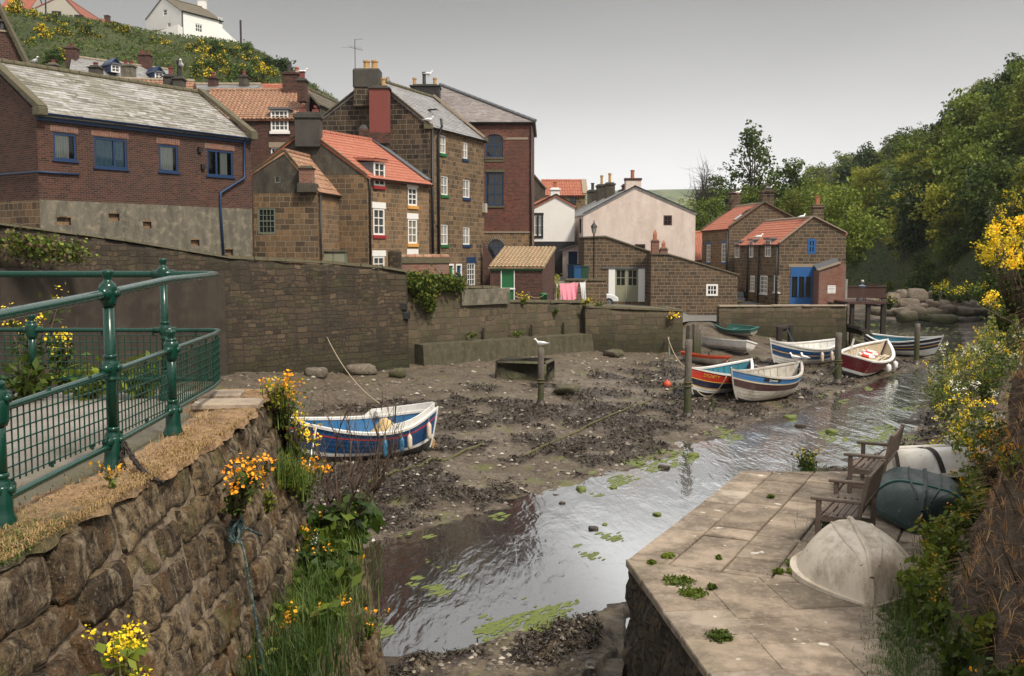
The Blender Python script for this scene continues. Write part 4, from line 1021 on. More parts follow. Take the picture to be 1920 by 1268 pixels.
for (px_, yb, yt, pt) in ((1228, 476, 453, 430), (1244, 480, 468, 450)):
 q = W(px_, yb, 70.8); chimney(h, q.x, 70.8, ZA(yb + 4, 70.8), ZA(yt, 70.8), .52, .5, 'brick_red', [], .04)
 mb = MB(); q = W(px_, yt, 70.8); hh = ZA(pt, 70.8) - ZA(yt, 70.8); mb.bbox((q.x, 70.8, q.z + hh * .32), (.24, .24, hh * .6), .02)
 mb.add([(q.x - .14, 70.66, q.z + hh * .64), (q.x + .14, 70.66, q.z + hh * .64), (q.x + .14, 70.94, q.z + hh * .64), (q.x - .14, 70.94, q.z + hh * .64), (q.x, 70.8, q.z + hh)], [(3, 2, 1, 0), (0, 1, 4), (1, 2, 4), (2, 3, 4), (3, 0, 4)]); mb.build('chimney_pot', M['pot'], h)
for px_ in (1098, 1111, 1231):
 pass
# --- right hand houses
P0, P1, P2 = V(1316, 87), V(1366, 80), V(1496, 80)
h = base_thing('stone_house', 'taller stone house with red roof, two sooty chimneys and blue topped sash windows', 'house', P1, 2)
f = Face(P0, P1); ws = [f.rect(1325, 459, 1332, 492), f.rect(1353, 457, 1362, 492)]
zE = ZA(430, 80)
sh = shell(h, [P0, P1, P2, P2 + (P0 - P1)], 1.5, (zE, ZA(416, 80)), ZA(383, 80), 'S', .5, ('stone_warm', 'stone_coursed'), {'front': ws}, {'right': [(99, 1)]}, 'pantile_new', 'pantile', ov=.12, vo=-.06, ridge='lintel')
for r in ws: window(h, f, r, 'white_paint', 2, 4, 'net', fw=.09, bar=.05, inset=.0, sill='blue_paint', lintel='blue_paint', lin_h=.22)
a, b = sh['ridge']; g = Face(P1, P2)
verge(h, [v3(P1, zE + .15), b + Vector((0, 0, .14)), v3(P2, ZA(416, 80) + .1)], (.3, Vector((0, 1, 0))), .1, 'coping', 'coping'); verge(h, [v3(P0, zE + .15), a + Vector((0, 0, .14))], (.3, Vector((0, 1, 0))), .1, 'coping', 'coping')
x = W(1439, 370, 80.4); c = chimney(h, x.x, 80.5, 8.2, ZA(362, 80.4), .95, .8, 'stone_dark', [(-.2, .5, 'soot_render', 'round'), (.2, .5, 'soot_render', 'round')], .14)
x = W(1381, 375, 86); chimney(h, a.x, a.y, a.z - .4, a.z + 1.2, .9, .8, 'stone_dark', [(0, .7, 'soot_render', 'round')], .14)
pipe(h, [f.at(f.L - .15, zE - .1, .1), f.at(f.L - .15, 2, .1)], .08); gutter(h, f.at(0, zE, .05), f.at(f.L, zE, .05), f.n)
E = sh['S1']; p = E[0].lerp(E[1], .82).lerp(E[3].lerp(E[2], .82), .55); mb = MB(); ud = (E[1] - E[0]).normalized(); vd = (E[3] - E[0]).normalized(); nn = ud.cross(vd)
mb.add([p + ud * a_ * .35 + vd * b_ * .7 + nn * c_ for c_ in (.06, .16) for a_, b_ in ((-1, -1), (1, -1), (1, 1), (-1, 1))], [(3, 2, 1, 0), (4, 5, 6, 7), (0, 1, 5, 4), (1, 2, 6, 5), (2, 3, 7, 6), (3, 0, 4, 7)]); mb.build('roof_light', M['glass_mid'], h)
# front house with blue shopfront
P0, P1, P2 = V(1378, 79), V(1461, 70), V(1586, 70)
h = base_thing('stone_house', 'nearer stone house with three dormers and a large blue framed window in its gable', 'house', P1, 2)
f = Face(P0, P1); g = Face(P1, P2); zE = ZA(459, 70)
ws = [f.rect(1407, 517, 1415, 546), f.rect(1425, 517, 1439, 551), f.rect(1451, 517, 1460, 548)]; rs = f.rect(1392, 499, 1395, 515)
r1 = g.rect(1514, 448, 1530, 476); r2 = g.rect(1482, 501, 1536, 576)
sh = shell(h, [P0, P1, P2, P2 + (P0 - P1)], 1.2, (zE, ZA(440, 70)), ZA(410, 70), 'S', .5, ('stone', 'stone_coursed'), {'front': ws, 'right': [r1, r2]}, {'right': [(99, 1)]}, 'pantile_new', 'pantile', ov=.12, vo=-.06, ridge='lintel')
for r in ws: window(h, f, r, 'white_paint', 2, 4, 'net', fw=.09, bar=.05, inset=.0, sill='white_paint', sillh=.08)
window(h, g, r1, 'blue_paint', 2, 2, 'glass', fw=.16, bar=.1, inset=-.02)
u0, u1, z0, z1 = r2; sp = MB(); zt_ = z1 - (z1 - z0) * .24; zs_ = z0 + (z1 - z0) * .24
g.box(sp, u0, u1, zt_, z1, -.1, .02); g.box(sp, u0, u1, z0, zs_, -.1, .02)
for k in range(5): c = u0 + .05 + (u1 - u0 - .1) * k / 4; g.box(sp, c - .05, c + .05, zs_, zt_, -.1, .018)
sp = sp.build('shop_window', M['blue_paint'], h)
for k in range(4):
 a_, b_ = u0 + .1 + (u1 - u0 - .1) * k / 4, u0 + (u1 - u0 - .1) * (k + 1) / 4; mb = MB(); mb.poly([g.at(a_, zs_, -.05), g.at(b_, zs_, -.05), g.at(b_, zt_, -.05), g.at(a_, zt_, -.05)]); mb.build('pane', M['clear'], sp)
mb = MB(); mb.grid(lambda i, j: g.at(u0 + .1 + (u1 - u0 - .2) * i / 60, zs_ if j == 0 else zt_, -.2 + .04 * math.sin(i * 1.3)), 60, 1); mb.build('curtain', M['curtain_drab'], sp)
mb = MB(); g.box(mb, u0 - .15, u1 + .25, z1 + .002, z1 + .22, -.08, .03); mb.build('lintel', M['lintel'], h)
for (x0, x1, y0, y1) in ((1379, 1387, 455, 484), (1406, 1413, 452, 483), (1436, 1446, 450, 482)):
 dormer(h, f, f.rect(x0, y0, x1, y1), 2.2, 'lead', 'lead', 'white_paint', 'slate', 2, 2, fall=.05, zc=zE - .1)
for u in (.35, .60, .985):
 pipe(h, [f.at(f.L * u, zE - .05, .12), f.at(f.L * u, 2, .12)], .07)
gutter(h, f.at(0, zE, .05), f.at(f.L, zE, .05), f.n)
a, b = sh['ridge']; verge(h, [v3(P1, zE + .1), b + Vector((0, 0, .13)), v3(P2, ZA(440, 70) + .1)], (.26, Vector((0, 1, 0))), .08, 'lintel', 'coping')
x = W(1533, 400, 70.5); chimney(h, x.x, 70.6, 7.4, ZA(390, 70.4), .72, .7, 'stone_coursed', [(0, .7, 'pot', 'square')], .14)
# brick lean-to with sign
q0, q1 = V(1537, 68.6), V(1587, 68.6)
h = base_thing('brick_porch', 'orange brick lean-to with a white notice on its front', 'porch', q0, 2); f = Face(q0, q1); zA, zB = ZA(508, 68.6), ZA(494, 68.6)
mb = MB(); facade(mb, f, 1.2, zB, (), [((0, zA), (f.L * .8, zB)), ((f.L * .8, zB), (f.L, zB - .02))]); facade(mb, Face(q0 + Vector((0, 1.4)), q0), 1.2, zA); facade(mb, Face(q1, q1 + Vector((0, 1.4))), 1.2, zB); mb.build('wall', M['brick_red'], h)
verge(h, [f.at(-.08, zA, -.15), f.at(f.L * .8, zB, -.15)], (.5, Vector((0, 1, 0))), .1, 'lintel', 'coping'); mb = MB(); mb.poly([f.at(0, zA, -.3), f.at(f.L * .8, zB, -.3), f.at(f.L * .9, zB + .4, -1.38), f.at(0, zA + .4, -1.38)]); mb.build('roof', M['lead'], h)
# low pantile house in the gap
P0, P1 = V(1296, 90), V(1324, 90)
h = base_thing('stone_cottage', 'strip of brown house with red roof showing between pink gable and stone house', 'house', P0, 2)
shell(h, back(P0, P1, (.4, 6)), 1.5, (ZA(487, 90), ZA(487, 90)), ZA(436, 90), 'S', .5, ('brick_dark',), {}, {}, 'pantile', 'pantile', ridge='pantile')
# --- roofs behind the long brick house
P0, P1 = V(372, 57.5), V(566, 57.5)
h = base_thing('brick_house', 'brick house with big weathered pantile roof and white twelve-pane dormer window', 'house', P1, 6)
f = Face(P0, P1); zE = ZA(223, 57.5); r = f.rect(508, 207, 541, 246); r2 = f.rect(508, 277, 533, 320)
sh = shell(h, back(P0, P1, (-.3, 7)), 5, (zE, zE), ZA(172, 61), 'S', .5, ('brick_dark',), {'front': [r2]}, {}, 'pantile_old', 'pantile', vo=0, ridge='pantile_old')
window(h, f, r2, 'white_paint', 4, 4, 'glass', lintel='lintel', lin_h=.3)
dormer(h, f, r, 1.4, 'lead', 'lead', 'white_paint', 'slate', 4, 4, fall=.1, sill='white_paint')
x = W(549, 165, 61); chimney(h, x.x, 61, ZA(182, 61), ZA(142, 61), 1.05, .8, 'brick_dark', [(-.2, .75, 'soot_render', 'round'), (.25, .4, 'pot', 'round')], .1)
x = W(568, 175, 58.5); chimney(h, x.x, 58.4, ZA(192, 58.4), ZA(154, 58.4), .48, .7, 'brick_dark', [(0, .5, 'chim_red', 'square')], .1, 'soot_render')
P0, P1 = V(172, 55), V(346, 56)
h = base_thing('pantile_house', 'house showing only a white-streaked pantile slope and a soot black chimney', 'house', P1, 6)
sh = shell(h, back(P0, P1, (-.5, 7)), 5, (13.3, 13.3), ZA(150, 58.5), 'S', .5, ('brick_dark',), {}, {}, 'pantile_old', 'pantile', vo=0, ridge='lintel')
x = W(322, 165, 56.5); chimney(h, x.x, 56.4, 13, ZA(147, 56.4), .62, .8, 'soot_render', [(0, .55, 'chim_red', 'round')], .08); x = W(340, 165, 56.5); chimney(h, x.x, 56.2, 13, ZA(152, 56.4), .5, .7, 'soot_render', [(0, 1.0, 'black_paint', 'round')], .08)
x = W(168, 145, 56.5); chimney(h, x.x, 57.4, 13, ZA(129, 57.4), .56, .7, 'soot_render', [(0, .3, 'chim_red', 'round')], .06)
P0, P1 = V(352, 66), V(480, 66)
h = base_thing('pantile_house', 'house with a pale ridge wall and thin strip of red pantiles under the hill', 'house', P1, 8)
sh = shell(h, back(P0, P1, (-.3, 6)), 6, (ZA(170, 66), ZA(170, 66)), ZA(156, 68), 'S', .5, ('beige_wall',), {}, {}, 'slate', 'slate', vo=0, ridge='lintel')
for px_, yt, w_, m_ in ((400, 143, .55, 'brick_dark'), (458, 140, .55, 'render_dark')):
 x = W(px_, 160, 68); chimney(h, x.x, 68, ZA(170, 68), ZA(yt + 6, 68), w_, .6, m_, [(0, .4, 'chim_red', 'round')], .06)
P0, P1 = V(462, 70), V(535, 70)
h = base_thing('pantile_house', 'house with bright red roof tucked behind the brick house chimney', 'house', P1, 8)
shell(h, back(P0, P1, (-.3, 6)), 6, (ZA(172, 70), ZA(172, 70)), ZA(158, 72), 'S', .5, ('brick_dark',), {}, {}, 'pantile', 'pantile', vo=0, ridge='pantile')
# dormered house
P0, P1 = V(140, 78), V(332, 84)
h = base_thing('dormered_house', 'dark brick house with slate roof and two blue gabled dormers below the hill', 'house', P0, 10)
f = Face(P0, P1)
sh = shell(h, back(P0, P1, (-1.6, 5)), 8, (ZA(146, 80), ZA(146, 80)), ZA(110, 81), 'S', .5, ('brick_dark',), {}, {}, 'slate', 'slate', vo=-.05, ridge='lintel')
for x0, x1, y0, y1 in ((208, 224, 122, 136), (290, 305, 137, 150)):
 r = f.rect(x0, y0, x1, y1); dormer(h, f, r, 1.6, 'navy', 'lead', 'white_paint', 'slate', 2, 2, fall=.02)
 mb = MB(); um = (r[0] + r[1]) / 2; zz = r[3]; hw = (r[1] - r[0]) / 2 + .18
 for sg in (-1, 1): mb.add([f.at(um, zz + .55, .2), f.at(um + sg * hw, zz - .02, .2), f.at(um + sg * hw, zz - .02, -1.6), f.at(um, zz + .55, -1.6), f.at(um, zz + .45, .2), f.at(um + sg * hw, zz - .14, .2)], [(0, 1, 2, 3), (0, 4, 5, 1)])
 mb.poly([f.at(um, zz + .5, .08), f.at(um - hw + .1, zz, .08), f.at(um + hw - .1, zz, .08)]); mb.build('dormer_gable', M['navy'], h)
a, b = sh['ridge']; chimney(h, a.x + .1, a.y, a.z - .8, a.z + .6, .8, .7, 'brick_dark', [(0, .35, 'chim_red', 'round')], .1)
p = a.lerp(b, .72); chimney(h, p.x, p.y, p.z - .5, p.z + .9, .95, .7, 'brick_dark', [(-.25, .4, 'chim_red', 'round'), (.25, .4, 'chim_red', 'round')], .1)
q = W(241, 130, 70); fc = thing('chimney_stack', 'stone chimney stack with two red pots standing before the dormered house', 'chimney', (q.x, 70, 10)); chimney(fc, q.x, 70, 10, ZA(126, 70), .8, .7, 'render_grey', [(-.18, .35, 'chim_red', 'round'), (.18, .35, 'chim_red', 'round')], .08)
q = W(100, 130, 64); fc = thing('chimney_stack', 'grey chimney stack with one red pot beside the dark brick gable', 'chimney', (q.x, 64, 10)); chimney(fc, q.x, 64, 10, ZA(124, 64), .5, .6, 'render_grey', [(0, .3, 'chim_red', 'round')], .08)
q = W(80, 140, 60); fc = thing('chimney_stack', 'low dark chimney stack with gulls beside it, nearest the brick gable', 'chimney', (q.x, 60, 10)); chimney(fc, q.x, 60, 10, ZA(135, 60), .6, .6, 'soot_render', [(-.1, .25, 'chim_red', 'round')], .08)
# roofs between brick house and tall stone house
P0, P1, P2 = V(566, 64), V(604, 60), V(660, 66)
h = base_thing('slate_house', 'house with brown stone slate roof left of the tall stone house', 'house', P1, 8)
shell(h, [P0, P1, P2, P2 + (P0 - P1)], 7, (ZA(205, 62), ZA(206, 62)), ZA(168, 63), 'F', .3, ('render_dark',), {}, {}, 'slate_brown', 'slate', ridge='coping')
P0, P1 = V(612, 74), V(684, 66)
h = base_thing('slate_house', 'house with grey slate roof rising to the big twin-pot chimney', 'house', P1, 8)
zr0 = ZA(152, 68)
shell(h, [P0, P1, P1 + Vector((3.5, 4)), P0 + Vector((3.5, 4))], 7, (ZA(230, 70), ZA(230, 70)), zr0, 'S', .4, ('stone_dark',), {}, {}, 'slate', 'slate', ridge='lintel')
# ---------------------------------------------------------------- harbour walls
def wall_face(name, label, pts, zb, mat, thick=.6, step=.3, rough=.05, top=None, cop='coping', seed=1, batter=.04, coph=.12, parent=None):
 """pts: (px, depth, y of the wall top); a battered, uneven masonry wall with a coping"""
 P = [V(p[0], p[1]) for p in pts]; Z = [ZA(p[2], p[1]) for p in pts]
 root = parent or thing(name, label, 'wall', (P[0].x, P[0].y, zb))
 seg = []
 for i in range(len(P) - 1):
  n = max(1, int((P[i + 1] - P[i]).length / step))
  for k in range(n + (1 if i == len(P) - 2 else 0)):
   t = k / n; seg.append((P[i].lerp(P[i + 1], t), Z[i] + (Z[i + 1] - Z[i]) * t, (P[i + 1] - P[i]).normalized()))
 nz_ = max(4, int((max(Z) - zb) / step)); nu = len(seg)
 sarr = np.cumsum([0] + [(seg[i + 1][0] - seg[i][0]).length for i in range(nu - 1)])
 V_, UV = [], []
 for j in range(nz_ + 1):
  for i in range(nu):
   p, zt_, u = seg[i]; n = Vector((u.y, -u.x)); t = j / nz_
   zt_ = zt_ + (float(vnoise(sarr[i] * 1.7, 3.1, seed)) - .5) * .10
   z = zb + (zt_ - zb) * t
   o = (zt_ - z) * batter + (float(fbm(sarr[i] * 1.1, z * 1.6, 4, seed)) - .5) * rough * 2.6 + (float(vnoise(sarr[i] * 4, z * 6, seed + 5)) - .5) * rough
   q = p + n * o; V_.append((q.x, q.y, z)); UV.append((sarr[i], z))
 fs = []
 for j in range(nz_):
  for i in range(nu - 1): a = j * nu + i; fs.append((a, a + 1, a + nu + 1, a + nu))
 uvs = [UV[k] for f in fs for k in f]
 # top and back
 b0 = len(V_)
 for i in range(nu):
  p, zt_, u = seg[i]; n = Vector((u.y, -u.x)); q = p - n * thick; V_.append((q.x, q.y, V_[nz_ * nu + i][2]));
 for i in range(nu):
  p, zt_, u = seg[i]; n = Vector((u.y, -u.x)); q = p - n * thick; V_.append((q.x, q.y, zb))
 T = nz_ * nu
 for i in range(nu - 1):
  fs += [(T + i, T + i + 1, b0 + i + 1, b0 + i), (b0 + i, b0 + i + 1, b0 + nu + i + 1, b0 + nu + i)]
  uvs += [(sarr[i], 0), (sarr[i + 1], 0), (sarr[i + 1], thick), (sarr[i], thick), (sarr[i], 5), (sarr[i + 1], 5), (sarr[i + 1], 0), (sarr[i], 0)]
 npmesh('wall', V_, fs, M[mat], root, True, False, uvs, world=True)
 # end returns
 mb = MB()
 for i in (0, nu - 1):
  p, zt_, u = seg[i]; n = Vector((u.y, -u.x)); q = p - n * thick
  mb.poly([(p.x, p.y, zb), (q.x, q.y, zb), (q.x, q.y, zt_), (p.x, p.y, zt_)])
 mb.build('wall_end', M[mat], root)
 if cop:
  mb = MB(); rr = random.Random(seed); i = 0
  while i < nu - 1:
   k = min(nu - 1, i + rr.choice((2, 3, 4)))
   a, b = seg[i], seg[k]; u = (b[0] - a[0]).normalized(); n = Vector((u.y, -u.x)); e = .012
   j = rr.uniform(-.02, .02); jo = rr.uniform(-.03, .03)
   vs = []
   for (p, z) in ((a[0] + u * e, a[1]), (b[0] - u * e, b[1])):
    for (o, dz) in ((.07 + jo, .03), (-thick - .03, .03), (-thick - .03, coph + .03 + j), (.05 + jo, coph + .03 + j)):
     q = p + n * o; vs.append((q.x, q.y, z + dz))
   mb.add(vs, [(3, 2, 1, 0), (4, 5, 6, 7), (0, 1, 5, 4), (1, 2, 6, 5), (2, 3, 7, 6), (3, 0, 4, 7)]); i = k
  mb.build('coping', M[cop], root)
 return root
wl_ = wall_face('harbour_wall', 'tall harbour wall behind the green railings, sloping down from the brick house', [(-260, 25, 388), (0, 30, 424), (220, 34.6, 452), (428, 39.6, 486)], .3, 'rubble', seed=3, rough=.04, coph=.06)
P_ = [V(-200, 25.6), V(0, 29.5), V(215, 34.2), V(420, 39.0)]
mb = MB()
for a, b, ya, yb in ((0, 1, 505, 505), (1, 2, 505, 512), (2, 3, 512, 515)):
 A, B = P_[a], P_[b]; u = (B - A).normalized(); n = Vector((u.y, -u.x)); da, db = A.y, B.y
 mb.poly([v3(A, .3), v3(B, .3), v3(B, ZA(yb, db)), v3(A, ZA(ya, da))]); mb.poly([v3(A, ZA(ya, da)), v3(B, ZA(yb, db)), v3(B - n * .8, ZA(yb, db) + .12), v3(A - n * .8, ZA(ya, da) + .12)])
B = P_[3]; mb.poly([v3(B, .3), v3(B + Vector((-.3, 1)), .3), v3(B + Vector((-.3, 1)), ZA(515, 39)), v3(B, ZA(515, 39))])
mb.build('concrete_facing', M['concrete_wall'], wl_)
wall_face('harbour_wall', 'dark rubble harbour wall below the red tiled cottage, moss along its top', [(426, 39.7, 486), (600, 43.2, 495), (745, 46.2, 507), (762, 46.5, 512)], .2, 'rubble', seed=8, rough=.07)
w3 = wall_face('harbour_wall', 'low harbour wall with concrete ledge and ivy below the brick outhouse', [(760, 47.4, 541), (952, 52.2, 542), (953, 52.25, 568), (1102, 56.4, 569)], .3, 'rubble_grey', seed=15, rough=.04)
f = Face(V(862, 49.95 - .12), V(952, 52.2 - .12)); mb = MB(); f.box(mb, 0, f.L, ZA(571, 51), ZA(541, 51) - .02, -.02, .16); mb.build('parapet', M['render_grey'], w3)
f = Face(V(776, 47.6), V(1100, 56.2)); mb = MB(); zl = ZA(638, 50);
mb.add([f.at(0, .2, .75), f.at(f.L, .2, .75), f.at(f.L, zl - .15, .62), f.at(0, zl, .62), f.at(f.L, zl - .1, -.2), f.at(0, zl + .05, -.2), f.at(0, .2, -.2), f.at(f.L, .2, -.2)], [(0, 1, 2, 3), (3, 2, 4, 5), (0, 3, 5, 6), (1, 7, 4, 2)])
mb.build('ledge', M['concrete'], w3)
for px_ in (905, 995, 1055): mb = MB(); q = W(px_, 625, 52); u, _ = f.px(px_, 630); f.box(mb, u - .04, u + .04, zl - .2, zl + .55, .02, .1); mb.build('iron_strap', M['wood_dark'], w3)
for (x, y, s_) in ((757, 575, .28), (762, 592, .28)):
 q = W(x, y, 46.3); mb = MB(); mb.bbox((q.x, 46.45, q.z), (s_, .5, .32), .02); mb.build('drain_hole', M['black_paint'], w3)
wall_face('harbour_wall', 'short square-ended harbour wall beside the slipway with yellow flowers on its end', [(1098, 55.6, 578), (1282, 56.6, 585)], .3, 'rubble_grey', seed=21, rough=.04, thick=2.5)
w5 = wall_face('river_wall', 'pale topped stone wall in front of the right hand houses', [(1350, 62, 576), (1590, 62, 575)], .0, 'rubble_grey', seed=30, rough=.03, thick=.7, coph=.06, cop='lintel')
P = V(1592, 62); f = Face(P, P + Vector((1.2, 9))); mb = MB(); zt_ = ZA(575, 62); facade(mb, f, 0, zt_); mb.build('return_wall', M['rubble_grey'], w5)
wall_face('yard_wall', 'low stone yard wall behind the pink washing', [(1060, 66, 527), (1138, 66, 527)], 2.2, 'stone_coursed', seed=40, rough=.02, thick=.4)
# street behind the walls
def street():
 cols = np.linspace(-300, 1591, 90); lx = [-300, 0, 430, 760, 1100, 1280, 1288, 1346, 1352, 1640]; ly = [24.8, 30.5, 40.2, 47.8, 57, 58.6, 65, 65.5, 62.5, 62.8]
 f0 = np.interp(cols, lx, ly); rows = np.linspace(0, 1, 30) ** 1.4
 vs = []
 for t in rows:
  for c, d0 in zip(cols, f0):
   d = d0 + (112 - d0) * t; x = (c - 960) * d / 1906.6
   ztop = np.interp(c, [-300, 0, 430, 760, 950, 1100, 1250, 1300, 1345, 1400, 1640], [7, 6.2, 5., 4.3, 3.35, 2.6, 2.5, 1.75, 1.75, 2.55, 2.55])
   if 1280 < c < 1350: ztop = 1.84 + .02 * (d - d0)
   if 1030 < c < 1118 and d > 66.2: ztop = 4.15
   z = ztop + max(0, d - 72) * .02 * (1 if c > 700 else 3)
   vs.append((x, d, z))
 nc = len(cols); fs = [(j * nc + i, j * nc + i + 1, (j + 1) * nc + i + 1, (j + 1) * nc + i) for j in range(len(rows) - 1) for i in range(nc - 1)]
 tag(npmesh('street', vs, fs, M['asphalt'], smooth_=True), kind='structure')
M['asphalt'] = plain('worn grey asphalt', (.13, .125, .12), .9, .25, 1.2, .01, (.19, .17, .14), .5)
street()
# ---------------------------------------------------------------- left abutment: wall of single stones, ledge, path
def stonemat():
 t = NT('mossy abutment stone'); p = t.pos(); ri = t.n('NewGeometry').outputs['Random Per Island']
 a = t.noise(p, 3.2, 7, .68); b = t.noise(p, 16, 6, .7); c3 = t.noise(t.scalev(p, (6, 6, 1.3)), 2.4, 5, .65); fine = t.noise(p, 60, 3, .6)
 c = t.ramp(ri, [(0, (.042, .029, .019)), (.35, (.105, .073, .042)), (.7, (.17, .122, .07)), (1, (.08, .056, .036))])
 c = t.mix(t.ramp(b, [(.40, .95), (.56, 0)]), c, (.016, .012, .009))
 c = t.mix(t.ramp(c3, [(.52, 0), (.68, .75)]), c, (.27, .22, .15))
 c = t.mix(t.ramp(a, [(.53, 0), (.64, .7)]), c, (.098, .052, .022))          # rust coloured moss
 c = t.mix(t.ramp(t.noise(t.scalev(p, (1, 1, 1), (9, 3, 5)), 2.2, 6, .7), [(.56, 0), (.66, .7)]), c, (.10, .095, .03))
 c = t.mix(t.ramp(fine, [(.60, 0), (.72, .45)]), c, (.33, .28, .2))
 h = t.math('ADD', t.math('MULTIPLY', b, 1.2), t.math('MULTIPLY', fine, .35))
 M['abut'] = t.bsdf(c, .95, t.bump(h, .028), **{'Specular IOR Level': .2})
 t = NT('pale lime mortar'); p = t.pos(); b = t.noise(p, 14, 6, .7)
 c = t.mix(t.ramp(b, [(.4, 0), (.6, 1)]), (.21, .16, .105), (.10, .072, .05))
 M['mortar'] = t.bsdf(c, .95, t.bump(b, .03))
stonemat()
def blocks(pos, s0, s1, courses, seed, lmin=.35, lmax=.75, gap=.016, bulge=.02, nx=12, nz_=8, skip=None):
 rr = random.Random(seed); vs, fs = [], []
 for (z0, z1) in courses:
  s = s0 - rr.uniform(0, .4)
  while s < s1:
   L = rr.uniform(lmin, lmax); e = min(s + L, s1 + .1)
   if skip and skip(s, e, z0, z1): s = e; continue
   off = rr.uniform(-.03, .035); b = len(vs); g = gap * rr.uniform(.5, 1.3)
   r = [rr.uniform(-.02, .02) for _ in range(4)]; sd_ = rr.uniform(0, 100); n1 = nx + 1
   C_, A_ = np.meshgrid(np.linspace(0, 1, nz_ + 1), np.linspace(0, 1, n1), indexing='ij')
   ea, ec = np.minimum(A_, 1 - A_), np.minimum(C_, 1 - C_); edge = 1 - np.maximum(0, 1 - np.minimum(np.minimum(ea * nx * .8, ec * nz_ * .8), 1)) ** 2
   SS = s + g + (e - s - 2 * g) * A_ + (r[0] * (1 - A_) + r[1] * A_) * (C_ - .5); ZZ = z0 + g + (z1 - z0 - 2 * g) * C_ + (r[2] * (1 - A_) + r[3] * A_)
   O = off + bulge * edge + (fbm(SS * 4 + sd_, ZZ * 4, 5, seed) - .5) * .05 + (fbm(SS * 17 + sd_, ZZ * 17, 3, seed + 9) - .5) * .045 - .03
   O = O - .06 * np.maximum(0, fbm(SS * 9 + sd_, ZZ * 5 + sd_, 3, seed + 4) - .62) * 4
   Z2 = ZZ + (vnoise(SS * 6, ZZ * 0 + sd_, seed) - .5) * .03; S2 = SS + (vnoise(ZZ * 6, ZZ * 0 + sd_ + 4, seed) - .5) * .03
   vs += [tuple(pos(float(a_), float(z_), float(o_))) for a_, z_, o_ in zip(S2.ravel(), Z2.ravel(), O.ravel())]
   for j in range(nz_):
    for i in range(nx): k = b + j * n1 + i; fs.append((k, k + 1, k + n1 + 1, k + n1))
   ring = [i for i in range(n1)] + [j * n1 + nx for j in range(1, nz_ + 1)] + [nz_ * n1 + i for i in range(nx - 1, -1, -1)] + [j * n1 for j in range(nz_ - 1, 0, -1)]
   b2 = len(vs); vs += [vs[b + k] for k in ring]; m0 = len(vs)
   for k in ring: vs.append(tuple(pos(float(S2.flat[k]), float(Z2.flat[k]), -.16)))
   for q in range(len(ring)): q2 = (q + 1) % len(ring); fs.append((b2 + q, m0 + q, m0 + q2, b2 + q2))
   s = e
 return vs, fs
ab = thing('abutment_wall', 'big mossy stone abutment wall filling the lower left, topped with dry moss', 'wall', (-1.9, 6, 0))
XU = lambda y: float(np.interp(y, [1.5, 4.5, 5.7, 7.2, 8.7, 9.5], [-2.05, -1.93, -1.86, -1.90, -2.06, -2.2]))
def pu(s, z, o): return (XU(s) + (5.0 - z) * .21 + o + (.0), s, z + .02 * math.sin(s * 1.3))
def pl(s, z, o): return (-1.36 + (3.4 - z) * .17 + .05 * math.sin(s * 1.9) + o + .12 * math.exp(-((s - 8.9) / .5) ** 2) * -1, s, z)
vs, fs = blocks(pu, 1.6, 8.7, [(4.75, 4.99), (4.55, 4.75), (4.32, 4.55), (4.13, 4.32), (3.9, 4.13), (3.7, 3.9), (3.5, 3.7), (3.3, 3.5)], 5, .24, .55)
npmesh('upper_stones', vs, fs, M['abut'], ab, smooth_=True, world=True)
vs, fs = blocks(pl, 1.6, 9.45, [(3.28, 3.5), (3.05, 3.28), (2.84, 3.05), (2.58, 2.84), (2.34, 2.58), (2.05, 2.34), (1.75, 2.05), (1.5, 1.75), (1.1, 1.5), (.6, 1.1), (.1, .6), (-.5, .1)], 6, .28, .7)
npmesh('lower_stones', vs, fs, M['abut'], ab, smooth_=True, world=True)
mb = MB()
mb.grid(lambda i, j: Vector(pu(1.5 + 7.2 * i / 60, 5.0 - 1.8 * (1 - j / 14), -.06 + (float(fbm(i * .4, j * .5, 3, 8)) - .5) * .03)), 60, 14)
mb.grid(lambda i, j: Vector(pl(1.5 + 7.9 * i / 60, 3.48 - 4. * (1 - j / 20), -.06 + (float(fbm(i * .4, j * .5, 3, 9)) - .5) * .03)), 60, 20)
mb.poly([(-6, 8.72, 5.0), (XU(8.7) - .05, 8.72, 5.), (XU(8.7) + .4, 8.72, 3.3), (-6, 8.72, 3.3)]); mb.poly([(-6, 9.44, 3.45), (-1.42, 9.44, 3.45), (-.75, 9.44, -.5), (-6, 9.44, -.5)])
mb.build('mortar_bed', M['mortar'], ab)
# end face stones, seen from further along the bank
def pe(s, z, o): return (-s, 8.73 + o, z)
vs, fs = blocks(pe, 2.1, 5.5, [(4.74, 4.99), (4.45, 4.74), (4.15, 4.45), (3.8, 4.15), (3.5, 3.8)], 7); npmesh('end_stones', vs, fs, M['abut'], ab, smooth_=True, world=True)
# earth on the ledge
t = NT('dark soil'); b = t.noise(t.pos(), 9, 6, .7); M['soil'] = t.bsdf(t.mix(b, (.035, .026, .018), (.10, .075, .05)), .95, t.bump(b, .05))
mb = MB(); mb.grid(lambda i, j: Vector((XU(1.5 + 7.9 * i / 70) + .26 + .36 * j / 6, 1.5 + 7.9 * i / 70, 3.52 + (float(fbm(i * .35, j * .8, 3, 4)) - .5) * .12 - .02 * j)), 70, 6); mb.build('soil_ledge', M['soil'], ab, True)
